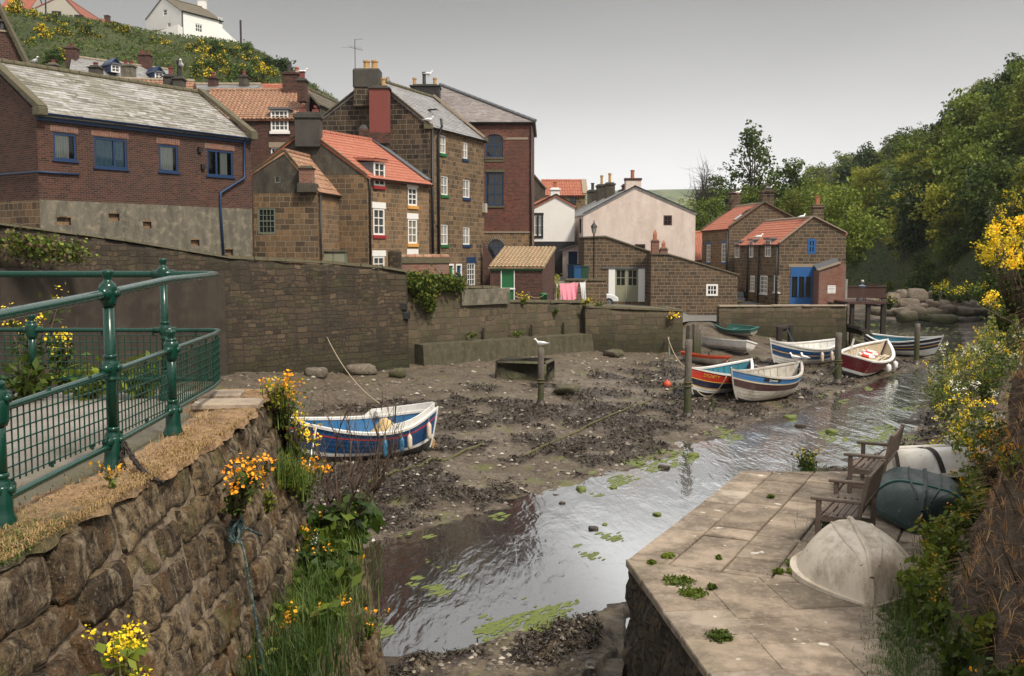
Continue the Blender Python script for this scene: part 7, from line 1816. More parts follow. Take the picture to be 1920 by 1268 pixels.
rope('slack rope from the slipway wall to the thick mooring post', W(1252, 632, 56.2), W(1288, 690, 38.8), .3, .02); rope('blue rope from the slipway wall to the thick mooring post', W(1253, 634, 56.2), W(1286, 700, 38.8), 1.0, .02, 'rope_blue'); rope('rope dropping down the face of the slipway wall', W(1254, 632, 56.1), W(1255, 672, 55.6), 0, .02)
rope('rope looping from the brown strake boat bow to the red boat', W(1362, 706, 38.6), W(1305, 730, 40), .5, .018); rope('old rope from the mooring post down to the mud by the maroon boat', W(1572, 684, 46), ground(1530, 722), .1, .03, 'weedy_rope')
# ---------------------------------------------------------------- deck by the river, person, sign
dk = thing('timber_deck', 'raised brown timber deck on tall posts beside the river', 'deck', (23.5, 66, .2)); x0, x1 = W(1588, 560, 66).x, W(1660, 560, 66).x; zf, zr_ = ZA(566, 66), ZA(537, 66)
mb = MB(); mb.bbox(((x0 + x1) / 2, 68, zf - .08), (x1 - x0, 4.2, .16), .01); mb.build('floor', M['deck_wood'], dk)
mb = MB(); n = 26
for k in range(n): x_ = x0 + (x1 - x0) * (k + .5) / n; mb.box((x_, 65.95, (zf + zr_) / 2 + .1), ((x1 - x0) / n - .012, .025, zr_ - zf - .3))
mb.box(((x0 + x1) / 2, 65.93, zr_), (x1 - x0, .1, .07)); mb.box((x1, 68, zr_), (.1, 4.1, .07)); mb.box((x1 - .02, 68, (zf + zr_) / 2), (.03, 4.0, zr_ - zf - .3)); mb.build('fence', M['deck_wood'], dk)
for px_, dd in ((1597, 66.2), (1627, 66.2), (1655, 66.2), (1657, 69.8)):
 q = W(px_, 600, dd); mb = MB(); mb.bbox((q.x, dd, (zf - .16 - .3) / 2), (.26, .26, zf - .16 + .3), .02); mb.build('leg', M['wood_dark'], dk)
def person():
 o = thing('person', 'grey haired person in a blue shirt sitting on the timber deck', 'person', (W(1616, 560, 66.9).x, 66.9, zf))
 me = bpy.data.meshes.new('body')
 J = [((0, 0, .50), .15), ((0, .03, .72), .145), ((0, .02, .95), .165), ((0, -.0, 1.06), .075), ((0, -.03, 1.12), .055), ((-.19, .0, 1.0), .062), ((.19, .0, 1.0), .062), ((-.25, .08, .76), .048), ((.25, .08, .76), .048), ((-.16, .28, .68), .038), ((.16, .28, .68), .038), ((-.1, .06, .5), .10), ((.1, .06, .5), .10), ((-.12, .45, .5), .075), ((.12, .45, .5), .075), ((-.12, .47, .08), .05), ((.12, .47, .08), .05), ((-.12, .60, .04), .04), ((.12, .60, .04), .04)]
 E = [(0, 1), (1, 2), (2, 3), (3, 4), (2, 5), (2, 6), (5, 7), (6, 8), (7, 9), (8, 10), (0, 11), (0, 12), (11, 13), (12, 14), (13, 15), (14, 16), (15, 17), (16, 18)]
 me.from_pydata([j[0] for j in J], E, []); b = link('body', me, o)
 sm = b.modifiers.new('skin', 'SKIN');
 for i, sv in enumerate(me.skin_vertices[0].data): sv.radius = (J[i][1], J[i][1] * .8); sv.use_root = (i == 0)
 b.modifiers.new('sub', 'SUBSURF').levels = 1; b.modifiers['sub'].render_levels = 2; me.materials.append(M['shirt'])
 mb = MB(); mb.lathe([(.02, -.13), (.06, -.11), (.08, -.04), (.085, .03), (.07, .09), (.03, .12), (.005, .125)], (0, -.02, 1.27), 14, sy=1.15); mb.bbox((0, .085, 1.25), (.025, .04, .05), .01); [mb.bbox((s_ * .083, -.02, 1.26), (.02, .04, .06), .008) for s_ in (-1, 1)]; mb.build('head', M['skin'], o, True, world=False)
 mb = MB(); mb.lathe([(.092, -.03), (.095, .04), (.08, .10), (.03, .135), (.005, .14)], (0, -.035, 1.27), 14, sy=1.12); mb.build('hair', M['hair'], o, True, world=False)
M['shirt'] = plain('pale blue shirt', (.20, .30, .46), .9, .1); M['skin'] = plain('skin', (.48, .28, .2), .6, .05); M['hair'] = plain('grey hair', (.42, .41, .40), .9, .15)
person()
q = W(1616, 560, 66.7); chr_ = thing('garden_chair', 'dark slatted garden chair the person sits on, on the deck', 'chair', (q.x, 66.55, zf)); mb = MB(); mb.bbox((0, .3, .40), (.5, .5, .05), .01); [mb.bbox((sx * .22, sy, .2), (.04, .04, .4), .005) for sx in (-1, 1) for sy in (.08, .5)]; mb.build('seat', M['wood_dark'], chr_, world=False); mb = MB(); [mb.bbox((-.2 + .1 * k, .05, .66), (.05, .025, .5), .005) for k in range(5)]; mb.build('backrest', M['wood_dark'], chr_, world=False)
sg = thing('notice', 'square white notice with grey printed lines on the orange brick porch', 'sign', W(1560, 543, 68.5)); sg.location.y = 68.6; a_ = .27; mb = MB(); mb.bbox((0, -.012, 0), (a_ * 2, .02, a_ * 2), .005); mb.build('board', M['white_paint'], sg, world=False)
mb = MB(); rr = random.Random(2)
for zz, n, w_ in ((.20, 6, .03), (.08, 8, .028), (.0, 8, .02), (-.10, 2, .02), (-.18, 8, .02)):
 for k in range(n): mb.box((-.2 + .4 * (k + .5) / n if n > 2 else -.03 + .06 * k, -.026, zz), (.035 if n > 2 else .04, .004, w_))
mb.build('lettering', M['lead'], sg, world=False)
mb = MB(); ld = thing('slipway_ramp', 'dark slimy timber ramp leaning beside the river wall end', 'ramp', W(1605, 640, 63)); mb.bbox((0, 0, 0), (.9, 4.2, .25), .03, 0, Matrix.Translation(W(1602, 618, 64)) @ Matrix.Rotation(.55, 4, 'Y')); mb.build('board', M['wood_dark'], ld)
# ---------------------------------------------------------------- street things
q = W(1113, 540, 69); lp = thing('street_lamp', 'black street lamp with glass lantern in front of the pink gable', 'street lamp', (q.x, 69, 3.0)); zl = ZA(438, 69) - 3.0
mb = MB(); mb.lathe([(.12, 0), (.12, .5), (.07, .6), (.05, .9), (.045, zl - .1), (.07, zl - .05), (.03, zl)], (0, 0, 0), 10); mb.build('post', M['pipe'], lp, True, world=False)
mb = MB(); mb.lathe([(.10, 0), (.19, .42), (.19, .43), (.09, .43)], (0, 0, zl), 6); mb.build('lantern', M['net'], lp, world=False); mb = MB(); mb.lathe([(.23, .43), (.20, .50), (.08, .68), (.04, .72), (.03, .86), (.005, .9)], (0, 0, zl), 6); [mb.tube([(.10 * math.cos(k * 1.047), .10 * math.sin(k * 1.047), zl), (.19 * math.cos(k * 1.047), .19 * math.sin(k * 1.047), zl + .43)], .012, 4) for k in range(6)]; mb.build('cap', M['pipe'], lp, world=False)
def bin_(px, py, d, mt_, label):
 q = W(px, py, d); o = thing('wheelie_bin', label, 'bin', (q.x, d, q.z), 'wheelie bins by the porch'); mb = MB(); mb.box((0, 0, .5), (.48, .55, .95), 0, None, 0, 1.14); mb.build('body', M[mt_], o, world=False); mb = MB(); mb.bbox((0, -.02, 1.02), (.60, .68, .07), .02); mb.build('lid', M[mt_], o, world=False); mb = MB(); [mb.tube([(s_ * .2, .28, .1), (s_ * .26, .28, .1)], .1, 10) for s_ in (-1, 1)]; mb.build('wheel', M['pipe'], o, world=False)
M['bin_g'] = plain('bin green', (.012, .05, .028), .5); M['bin_b'] = plain('bin blue', (.012, .075, .19), .5)
bin_(1071, 523, 76, 'bin_b', 'blue wheelie bin standing behind, next to the porch door'); bin_(1081, 522, 76, 'bin_g', 'green wheelie bin in the back row'); bin_(1083, 527, 71, 'bin_b', 'blue wheelie bin in the front row'); bin_(1096, 527, 71, 'bin_g', 'dark green wheelie bin in the front, beside the street lamp')
q = W(1019, 568, 57.3); o = thing('dustbin', 'small green round dustbin against the outhouse side', 'bin', q); mb = MB(); mb.lathe([(.2, 0), (.23, .45), (.25, .46), (.25, .5), (.1, .56), (.02, .57)], (0, 0, 0), 12); mb.build('body', M['green_paint'], o, True, world=False)
for px_, lb in ((991, 'short wooden chain post left of the outhouse chain'),):
 q = W(px_, 568, 56); o = thing('chain_post', 'short wooden post holding a slack chain before the outhouse', 'post', q); mb = MB(); mb.bbox((0, 0, .3), (.16, .16, .62), .02); mb.build('post', M['wood_grey'], o, world=False); mb = MB(); [mb.tube([(s_ * t_ * .85, 0, .42 - .15 * math.sin(math.pi * t_)) for t_ in [k / 8 for k in range(9)]], .015, 5) for s_ in (-1, 1)]; mb.build('chain', M['rope'], o, world=False)
# washing
wl2 = thing('washing_line', 'clothes line strung between two poles beside the outhouse', 'washing line', W(1042, 530, 61)); a_, b_ = W(1043, 531, 61), W(1098, 528, 62.5); mb = MB(); mb.tube([a_, (a_ + b_) / 2 - Vector((0, 0, .06)), b_], .008, 4); [mb.tube([p_ - Vector((0, 0, 1.6)), p_ + Vector((0, 0, .08))], .025, 6) for p_ in (a_, b_)]; mb.build('line', M['rope'], wl2)
def cloth(label, x0, x1, yb0, yb1, col, seed, cat='sheet'):
 o = thing('washing', label, cat, W(x0, 530, 61)); t0, t1 = (x0 - 1043) / 55, (x1 - 1043) / 55; mb = MB(); n = 22
 def P(i, j):
  s_ = i / n; v = j / 12; p_ = a_.lerp(b_, t0 + (t1 - t0) * s_); bot = W(960, yb0 + (yb1 - yb0) * s_, 61).z
  return Vector((p_.x + .12 * v * math.sin(seed), p_.y + .10 * v * math.sin(i * .9 + seed) , p_.z - .06 * math.sin(math.pi * s_) + (bot - p_.z) * v))
 mb.grid(P, n, 12); mb.build('cloth', M[col], o, True)
M['pink'] = plain('pink cotton', (.70, .26, .33), .95, .06, 3, .01); M['cottonw'] = plain('white cotton', (.62, .62, .63), .95, .05)
cloth('large pink sheet hanging on the clothes line', 1049, 1077, 564, 562, 'pink', 1.); cloth('narrow pink cloth hanging beside the large pink sheet', 1077.5, 1084, 550, 560, 'pink', 4.); cloth('long white towel at the right end of the line', 1087, 1097, 562, 566, 'cottonw', 2.); cloth('tiny white cloth at the left end of the line', 1043, 1046, 541, 538, 'cottonw', 3.)
# cars
M['car_w'] = plain('white car paint', (.62, .63, .64), .2, .02, coat=.5); M['car_m'] = plain('dark maroon car paint', (.035, .008, .010), .15, .05, coat=.6); M['b_yfl'] = plain('yellow plastic', (.75, .48, .01), .5, .1); M['plate'] = plain('yellow plate', (.60, .42, .03), .5); M['lampred'] = plain('red lamp glass', (.30, .01, .01), .2)
def car(label, loc, rz, paint):
 o = thing('parked_car', label, 'car', loc, None, rz)
 prof = [(-1.85, .35), (-1.9, .6), (-1.82, .85), (-1.45, 1.40), (-1.1, 1.46), (-.1, 1.45), (.55, .98), (1.55, .80), (1.82, .62), (1.84, .35)]
 def hw(z, x): return .80 - max(0, z - .9) * .34 - max(0, abs(x) - 1.5) * .15
 mb = MB(); vs = []; n = len(prof)
 for s_ in (-1, 1): vs += [(x, s_ * hw(z, x), z) for x, z in prof]
 mb.add(vs, [tuple(range(n - 1, -1, -1)), tuple(range(n, 2 * n))] + [(i, (i + 1) % n, n + (i + 1) % n, n + i) for i in range(n)]); b = mb.build('body', M[paint], o, False, world=False)
 bv = b.modifiers.new('bevel', 'BEVEL'); bv.width = .07; bv.segments = 3; bv.limit_method = 'ANGLE'
 g = MB(); e = .012
 for s_ in (-1, 1): q = [(-1.38, .98), (-1.18, 1.34), (-.16, 1.34), (.36, .98)]; q = [(x, s_ * (hw(z, x) + e), z) for x, z in q]; g.poly(q if s_ < 0 else q[::-1])
 g.build('side_window', M['glass'], o, world=False)
 g = MB(); q = [(-1.74, .98), (-1.50, 1.34)]; g.poly([(q[0][0] - .03, -.66, q[0][1]), (q[1][0] - .03, -.55, q[1][1]), (q[1][0] - .03, .55, q[1][1]), (q[0][0] - .03, .66, q[0][1])]); g.build('rear_window', M['glass'], o, world=False)
 g = MB(); q = [(.48, 1.04), (.0, 1.38)]; g.poly([(q[0][0] + .03, .66, q[0][1]), (q[1][0] + .03, .55, q[1][1]), (q[1][0] + .03, -.55, q[1][1]), (q[0][0] + .03, -.66, q[0][1])]); g.build('windscreen', M['glass'], o, world=False)
 for x in (-1.18, 1.15):
  for s_ in (-1, 1):
   w_ = MB(); w_.tube([(x, s_ * .62, .3), (x, s_ * .83, .3)], .30, 16); w_ = w_.build('wheel', M['pipe'], o, world=False); h_ = MB(); h_.tube([(x, s_ * .82, .3), (x, s_ * .84, .3)], .18, 10); h_.build('hub', M['lead'], w_, world=False)
 for s_ in (-1, 1): g = MB(); g.bbox((-1.84, s_ * .62, .78), (.08, .16, .22), .02); g.build('tail_lamp', M['lampred'], o, world=False)
 g = MB(); g.bbox((-1.925, 0, .62), (.02, .52, .11), .005); g.build('number_plate', M['plate'], o, world=False); g = MB(); g.bbox((-1.87, 0, .45), (.12, 1.5, .16), .03); g.build('bumper', M['pipe'], o, world=False)
yf = thing('float', 'bright yellow plastic float hanging behind the flowers at the wall end', 'float', W(523, 830, 9.25)); mb = MB(); mb.lathe([(.02, -.24), (.07, -.22), (.10, -.14), (.10, .12), (.06, .2), (.02, .22)], (0, 0, 0), 12); mb.build('body', M['b_yfl'], yf, True, world=False); mb = MB(); mb.tube([(0, 0, .2), (-.05, -.1, .55)], .008, 5); mb.build('lanyard', M['rope'], yf, world=False)
car('white hatchback parked before the garage doors, mostly hidden by the wall', (W(1158, 560, 68.2).x - 1.9, 68.2, 2.62), math.radians(8), 'car_w'); q = W(1387, 572, 76.5); car('dark maroon hatchback seen from behind, half hidden by the stone outbuilding', (q.x + .1, 78.2, 1.95), math.radians(82), 'car_m')
# aerial, pole, planter
q = W(666, 128, 56.6); ae = thing('tv_aerial', 'tall television aerial on the twin-pot chimney', 'aerial', q); h = ZA(74, 56.6) - q.z
mb = MB(); mb.tube([(0, 0, -.6), (0, 0, h)], .025, 6); mb.build('mast', M['lead'], ae, world=False); mb = MB(); mb.tube([(0, 0, h), (.42, .2, h + .06)], .014, 5); mb.tube([(-.3, 0, h - .42), (.42, .1, h - .58)], .014, 5)
for k in range(7): x = -.28 + .11 * k; mb.tube([(x, -.35, h - .425 - x * .2), (x, .35, h - .425 - x * .2)], .007, 4)
mb.tube([(-.75, .1, h - .42), (-.3, 0, h - .42)], .007, 4); mb.build('antenna', M['lead'], ae, world=False)
q = W(452, 88, 172); pl2 = thing('utility_pole', 'dark wooden utility pole on the hill right of the white house', 'pole', q); mb = MB(); mb.tube([(0, 0, -1), (0, 0, ZA(38, 172) - q.z)], .17, 8); mb.build('pole', M['wood_dark'], pl2, world=False)
# houses on the hill
Q0, Q1, Q2 = V(287, 173), V(352, 167), V(427, 174.5); zb, ze_ = ZA(88, 167), ZA(20, 167)
h = base_thing('white_house', 'tall white house with grey slate roof on the hilltop', 'house', Q1, zb); f = Face(Q0, Q1); g = Face(Q1, Q2)
wf = [f.rect(306, 18, 313, 29), f.rect(314, 43, 320, 51)]; wg = [g.rect(366, 45, 380, 61), g.rect(410, 56, 418, 76), g.rect(410, 32, 417, 47)]
sh = shell(h, [Q0, Q1, Q2, Q0 + (Q2 - Q1)], zb - 3, (ze_, ze_), ZA(-8, 169), 'F', .5, ('white_wall',), {'front': wf, 'right': wg}, {}, 'slate_brown', 'slate', th=.5, ridge='coping')
for r in wf: window(h, f, r, 'white_paint', 1, 2, 'glass_mid', fw=.12, bar=.08)
for r in wg: window(h, g, r, 'white_paint', 3 if r is wg[0] else 2, 2, 'glass_mid', fw=.16, bar=.1)
pipe(h, [g.at(.1, ze_, .1), g.at(.1, zb - 2, .1)], .12); gutter(h, g.at(0, ze_, .1), g.at(g.L, ze_, .1), g.n, .12); q = sh['ridge'][1]; chimney(h, q.x - .3, q.y, q.z - 1, q.z + 1.2, 1.3, 1., 'white_wall', [(-.3, .6, 'chim_red', 'round'), (.3, .6, 'chim_red', 'round')], .15)
q0, q1 = V(278, 168), V(345, 164.5); f2 = Face(q0, q1); ex = MB(); za, zb2 = ZA(68, 167), ZA(52, 167); facade(ex, f2, zb - 3, zb2, (), [((0, za), (f2.L, zb2))]); facade(ex, Face(q1, q1 + Vector((0, 5))), zb - 3, zb2); ex.build('extension', M['white_wall'], h); ex = MB(); slope(ex, v3(q0, za - .6), v3(V(319, 166), za - .8), v3(V(336, 168), zb2 + .3), v3(V(296, 171), zb2 + .3), 'slate', th=.4); ex.build('extension_roof', M['slate_brown'], h)
q0, q1 = V(420, 172), V(444, 173.5); f2 = Face(q0, q1); ex = MB(); facade(ex, f2, zb - 3, ZA(50, 172), (), [((0, ZA(46, 172)), (f2.L, ZA(66, 172)))]); facade(ex, Face(q1, q1 + Vector((0, 4))), zb - 3, ZA(66, 172)); ex.build('side_wing', M['white_wall'], h)
P0, P1, P2 = V(85, 168), V(167, 170), V(240, 190); h = base_thing('beige_house', 'beige gabled house with long orange red roof at the hilltop, upper left', 'house', P1, 44); f = Face(P0, P1); w_ = [f.rect(97, 21, 115, 31), f.rect(139, 28, 157, 39)]
sh = shell(h, [P0, P1, P2, P0 + (P2 - P1)], 40, (ZA(20, 170), ZA(27, 170)), ZA(-12, 168), 'F', .6, ('beige_wall',), {'front': w_}, {}, 'hill_red', 'slate', th=.4)
for r in w_: window(h, f, r, 'black_paint', 2, 1, 'glass', fw=.12)
pipe(h, [f.at(f.L * .22, 52, .1), f.at(f.L * .22, 42, .1)], .1)
P0, P1 = V(196, 176), V(218, 174); h = base_thing('bungalow', 'low bungalow with red hipped roof and chimney between the hilltop houses', 'house', P1, 42); P2 = V(285, 182)
sh = shell(h, [P0, P1, P2, P0 + (P2 - P1)], 38, (ZA(50, 174), ZA(58, 174)), ZA(36, 175), 'F', .4, ('beige_wall',), {}, {}, 'hill_red', 'slate', th=.4); chimney(h, sh['ridge'][0].x + .6, sh['ridge'][0].y + 1, 44, ZA(28, 175), .8, .8, 'brick_dark', [], .1)
P0, P1 = V(20, 172), V(70, 174); h = base_thing('red_roof_house', 'hilltop house at far left showing mostly its red roof', 'house', P1, 46); shell(h, back(P0, P1, (0, 8)), 42, (ZA(16, 172), ZA(16, 172)), ZA(-14, 176), 'S', .5, ('beige_wall',), {}, {}, 'hill_red', 'slate', th=.4)
# gulls
def gull():
 o = thing('gull', '', '', (0, 0, 0), 'gulls perched around the harbour'); mb = MB(); n = 12
 prof = [(-.30, .012, 0), (-.22, .03, .005), (-.12, .065, .0), (0, .085, -.005), (.10, .075, .01), (.15, .05, .06), (.17, .042, .11), (.20, .046, .14), (.235, .036, .145), (.26, .012, .14)]
 vs = [];
 for x, r_, z_ in prof:
  for k in range(n): a_ = 2 * math.pi * k / n; vs.append((x, r_ * math.cos(a_), .17 + z_ + r_ * .95 * math.sin(a_)))
 mb.add(vs, [(i * n + k, i * n + (k + 1) % n, (i + 1) * n + (k + 1) % n, (i + 1) * n + k) for i in range(len(prof) - 1) for k in range(n)]); mb.build('body', M['gullw'], o, True, world=False)
 for s_ in (-1, 1): mb = MB(); mb.add([(.10, s_ * .075, .22), (-.05, s_ * .088, .20), (-.34, s_ * .03, .19), (-.20, s_ * .06, .14), (0, s_ * .09, .13)], [(0, 1, 2, 3, 4)]); mb.build('wing', M['gullg'], o, world=False)
 mb = MB(); mb.tube([(.25, 0, .31), (.31, 0, .30)], [.014, .004], 6); [mb.tube([(.0, s_ * .03, .1), (.0, s_ * .03, 0)], .007, 5) for s_ in (-1, 1)]; mb.build('beak', M['b_yel'], o, world=False); return o
M['gullw'] = plain('white feathers', (.72, .72, .71), .9, .04); M['gullg'] = plain('grey feathers', (.33, .34, .36), .9, .08)
gu = gull(); first = True
sp_ = bz[2] @ bz[1](.03, 1, -1); sp2 = bz[2] @ bz[1](.02, 1, 1)
GL = [(Vector((gpost.x, gpost.y, gz + .0)), math.pi * .98, 1.0, 'white gull standing on the lone mooring post'), (sp_ + Vector((-.05, 0, .03)), 2.4, 1.1, 'left one of two gulls on the stern of the boat with the name plate'), (sp2 + Vector((.15, .1, .03)), 2.0, 1.1, 'right one of two gulls on the stern of the boat with the name plate'),
  (W(803, 145, 69.4), .4, 1.3, 'gull on the buff chimney pot of the brick warehouse'), (W(804, 231, 55.9), .2, 1.1, 'gull resting on the kneeler of the tall stone house'), (W(340, 131, 56.2), -1.4, 1.5, 'gull on the black pot above the pantile roof'), (W(65, 122, 58), -.5, 1.3, 'gull standing by the dark brick gable, upper left'), (W(1384, 366, 86), .5, 1.3, 'gull on the left chimney of the taller right hand house'), (W(1443, 357, 80.5), -.4, 1.3, 'gull on the big sooty chimney of the taller right hand house'), (W(1504, 413, 74), .6, 1.4, 'gull on the ridge of the nearer right hand house'), (W(567, 142, 58.4), .2, 1.2, 'gull on the narrow brick chimney beside the dormer house'), (W(1423, 450, 72), .2, 1.3, 'gull on a dormer roof of the nearer right hand house')]
for p_, rz, s_, lb in GL:
 o = gu if first else copy_tree(gu); first = False
 o.location = p_; o.rotation_euler = (0, 0, rz); o.scale = (s_,) * 3; tag(o, lb, 'gull')
# ---------------------------------------------------------------- vegetation
M['leaf'] = leafmat('mid green leaves', (.048, .082, .009), (.115, .155, .018), .3, c=(.16, .19, .03)); M['leaf_dark'] = leafmat('dark green leaves', (.020, .045, .006), (.055, .090, .012), .2)
M['leaf_lime'] = leafmat('fresh yellow green leaves', (.11, .135, .012), (.20, .215, .024), .35, c=(.27, .25, .035)); M['leaf_grey'] = leafmat('grey green leaves', (.085, .095, .035), (.17, .17, .08), .25)
M['leaf_brown'] = leafmat('brown dry leaves', (.06, .045, .022), (.13, .095, .05), .2); M['grass'] = leafmat('grass blades', (.035, .07, .012), (.085, .14, .025), .3, c=(.16, .17, .05)); M['straw'] = leafmat('straw', (.22, .13, .05), (.46, .30, .14), .2)
M['yellow'] = leafmat('bright yellow petals', (.62, .42, .01), (.80, .62, .03), .25); M['orange'] = leafmat('orange petals', (.68, .24, .008), (.80, .40, .02), .25); M['whitefl'] = leafmat('white petals', (.5, .5, .4), (.7, .7, .6), .25)
M['bark'] = plain('grey bark', (.055, .045, .036), .95, .3, 5, .02); M['twig'] = plain('brown twigs', (.085, .055, .038), .9, .3, 9)
def rdir(n, rs):
 v = rs.normal(size=(n, 3)); return v / np.linalg.norm(v, axis=1)[:, None]
def leafquads(c, size, rs, asp=.55, up=.35, out=None):
 n = len(c); size = np.broadcast_to(size, (n,)) * rs.uniform(.6, 1.4, n)
 nm = rdir(n, rs) + np.array([0, 0, up]);
 if out is not None: nm = nm + out * .6
 nm /= np.linalg.norm(nm, axis=1)[:, None]; t = np.cross(nm, rdir(n, rs)); t /= np.linalg.norm(t, axis=1)[:, None] + 1e-9; b = np.cross(nm, t)
 s = size[:, None]; v = np.stack([c - t * s * .5, c + b * s * asp * .5 + nm * s * .06, c + t * s * .5, c - b * s * asp * .5 + nm * s * .06], 1).reshape(-1, 3)
 return v, np.arange(4 * n).reshape(n, 4)
def blobpts(n, blobs, rs, shell=.55):
 w_ = np.array([b[3] * b[4] * b[5] for b in blobs]) ** .7; k = rs.choice(len(blobs), n, p=w_ / w_.sum()); B_ = np.array(blobs)[k]
 d = rdir(n, rs); r = (shell + (1 - shell) * rs.uniform(0, 1, n) ** .7) * (1 + .18 * rs.normal(size=n) * .6)
 return B_[:, :3] + d * B_[:, 3:] * r[:, None], d
def crownblobs(w_, h, z0, k, rs, sq=1.):
 bl = []
 for _ in range(k):
  t = rs.uniform(0, 1); a = rs.uniform(0, 6.28); rad = w_ * .5 * (math.sin(math.pi * min(.97, t * .8 + .15)) ** sq) * rs.uniform(.25, .85); s = w_ * rs.uniform(.13, .26)
  c = np.array([rad * math.cos(a), rad * math.sin(a), z0 + (h - z0) * (t * .86 + .08)]); bl.append((*c, s * .8, s * .8, s * .6))
  for _ in range(3): u_ = s * rs.uniform(.3, .55); bl.append((*(c + rdir(1, rs)[0] * s * rs.uniform(.8, 1.3)), u_, u_, u_ * .7))
 return bl
def quadobj(name, parts, mats, parent=None):
 V_, F_, mi, o = [], [], [], 0
 for (v, f), m in parts: V_.append(v); F_.append(f + o); mi.append(np.full(len(f), m)); o += len(v)
 return npmesh(name, np.concatenate(V_), np.concatenate(F_), mats, parent, mi=np.concatenate(mi))
def tree(label, w_, h, mat_, n=2600, leaf=.34, seed=1, k=26, z0=.1, trunk=.14, limbs=7, fl=None, group=None, name='tree', cat='tree', shell=.55, sq=1., bare=False):
 rs = np.random.RandomState(seed); o = thing(name, label, cat, (0, 0, 0), group); bl = crownblobs(w_, h, h * z0, k, rs, sq)
 if not bare:
  c, d = blobpts(n, bl, rs, shell); parts = [(leafquads(c, leaf, rs, .6, .4, d), 0)]; ms = [M[mat_]]
  if fl:
   c, d = blobpts(int(n * fl[1]), [b for b in bl if rs.rand() < fl[2]] or bl, rs, .92); parts.append((leafquads(c, leaf * fl[3], rs, .8, .3, d), 1)); ms.append(M[fl[0]])
  quadobj('crown', parts, ms, o)
 mb = MB(); r_ = trunk; mb.tube([(0, 0, -.5), (.05 * h * rs.normal() * .2, 0, h * .3), (rs.normal() * .03 * h, rs.normal() * .03 * h, h * .75)], [r_, r_ * .75, r_ * .25], 7)
 for b in [bl[(i * 4) % len(bl)] for i in range(limbs)]:
  s_ = rs.uniform(.12, .5) * h; e = Vector(b[:3]); q0 = Vector((0, 0, min(s_, e.z * .8))); m_ = q0.lerp(e, .5) + Vector((0, 0, .04 * h)); mb.tube([q0, m_, e], [r_ * .45, r_ * .28, r_ * .08], 5)
  if bare:
   for _ in range(14): q1 = m_.lerp(e, rs.uniform(-.6, 1)); e2 = q1 + Vector((rs.normal() * .12 * w_, rs.normal() * .12 * w_, abs(rs.normal()) * .16 * h)); mb.tube([q1, q1.lerp(e2, .5) + Vector((0, 0, .02 * h)), e2], [r_ * .16, r_ * .1, r_ * .03], 4)
 mb.build('trunk', M['bark'], o, True, world=False)
 return o
def strew(protos, n, sampler, rs, smin=.7, smax=1.3, place=None):
 used = set()
 for i in range(n):
  p = sampler(i)
  if p is None: continue
  k = rs.randint(len(protos)) if place is None else place(i, p); o = protos[k]
  if k in used: o = copy_tree(o)
  used.add(k); o.location = p; o.rotation_euler = (0, 0, rs.uniform(0, 6.28)); s_ = rs.uniform(smin, smax); o.scale = (s_, s_, s_ * rs.uniform(.85, 1.15))
rs = np.random.RandomState(4)
HG = 'bushes and trees covering the valley side'
HP = [tree('mid green bushy tree on the wooded valley side', 6.5, 5.2, 'leaf', 3600, .36, 1, 34, .02, group=HG, name='bush_tree'), tree('dark green bushy tree on the wooded valley side', 6.2, 4.8, 'leaf_dark', 3600, .34, 2, 34, .02, group=HG, name='bush_tree'),
  tree('yellow green young tree on the wooded valley side', 5.2, 6.0, 'leaf_lime', 2600, .32, 3, 28, .1, group=HG, name='young_tree'), tree('grey green thorn bush on the wooded valley side', 5., 3.8, 'leaf_grey', 2400, .28, 5, 26, .03, group=HG, name='thorn_bush'), tree('fresh green round bush on the wooded valley side', 5.6, 4.2, 'leaf', 3400, .26, 6, 40, .02, group=HG, name='bush_tree')]
def hs_(i):
 if i % 5 < 3: y = rs.uniform(62, 145); t_ = (2.5 if y > 66 else 7) + 26 * rs.rand()
 else: y = 100 * 3.3 ** rs.rand(); t_ = 4 + 58 * rs.rand()
 x = float(np.interp(y, HY, HF)) + t_
 px_ = x / y * 1906 + 960
 if px_ > 2150 or px_ < 1380: return None
 if 1760 < px_ < 1870 and 3 < t_ < 11 and y < 100: return None
 return Vector((x, y, float(hill_at(x, y)) - .4))
strew(HP, 330, hs_, rs, .55, 1.3, lambda i, p: int(rs.choice(5, p=(.27, .21, .23, .11, .18))))
HB = [tree('low dark bush along the foot of the wooded valley side', 3., 2., 'leaf_dark', 1100, .26, 6, 18, .02, group=HG, name='low_bush', cat='bush'), tree('low green bush along the foot of the wooded valley side', 2.8, 1.8, 'leaf', 1000, .24, 7, 18, .02, group=HG, name='low_bush', cat='bush')]
def hb_(i): y = rs.uniform(64, 125); x = float(np.interp(y, HY, HF)) + rs.uniform(.3, 7); return Vector((x, y, float(hill_at(x, y)) - .3))
strew(HB, 64, hb_, rs, .6, 1.3)
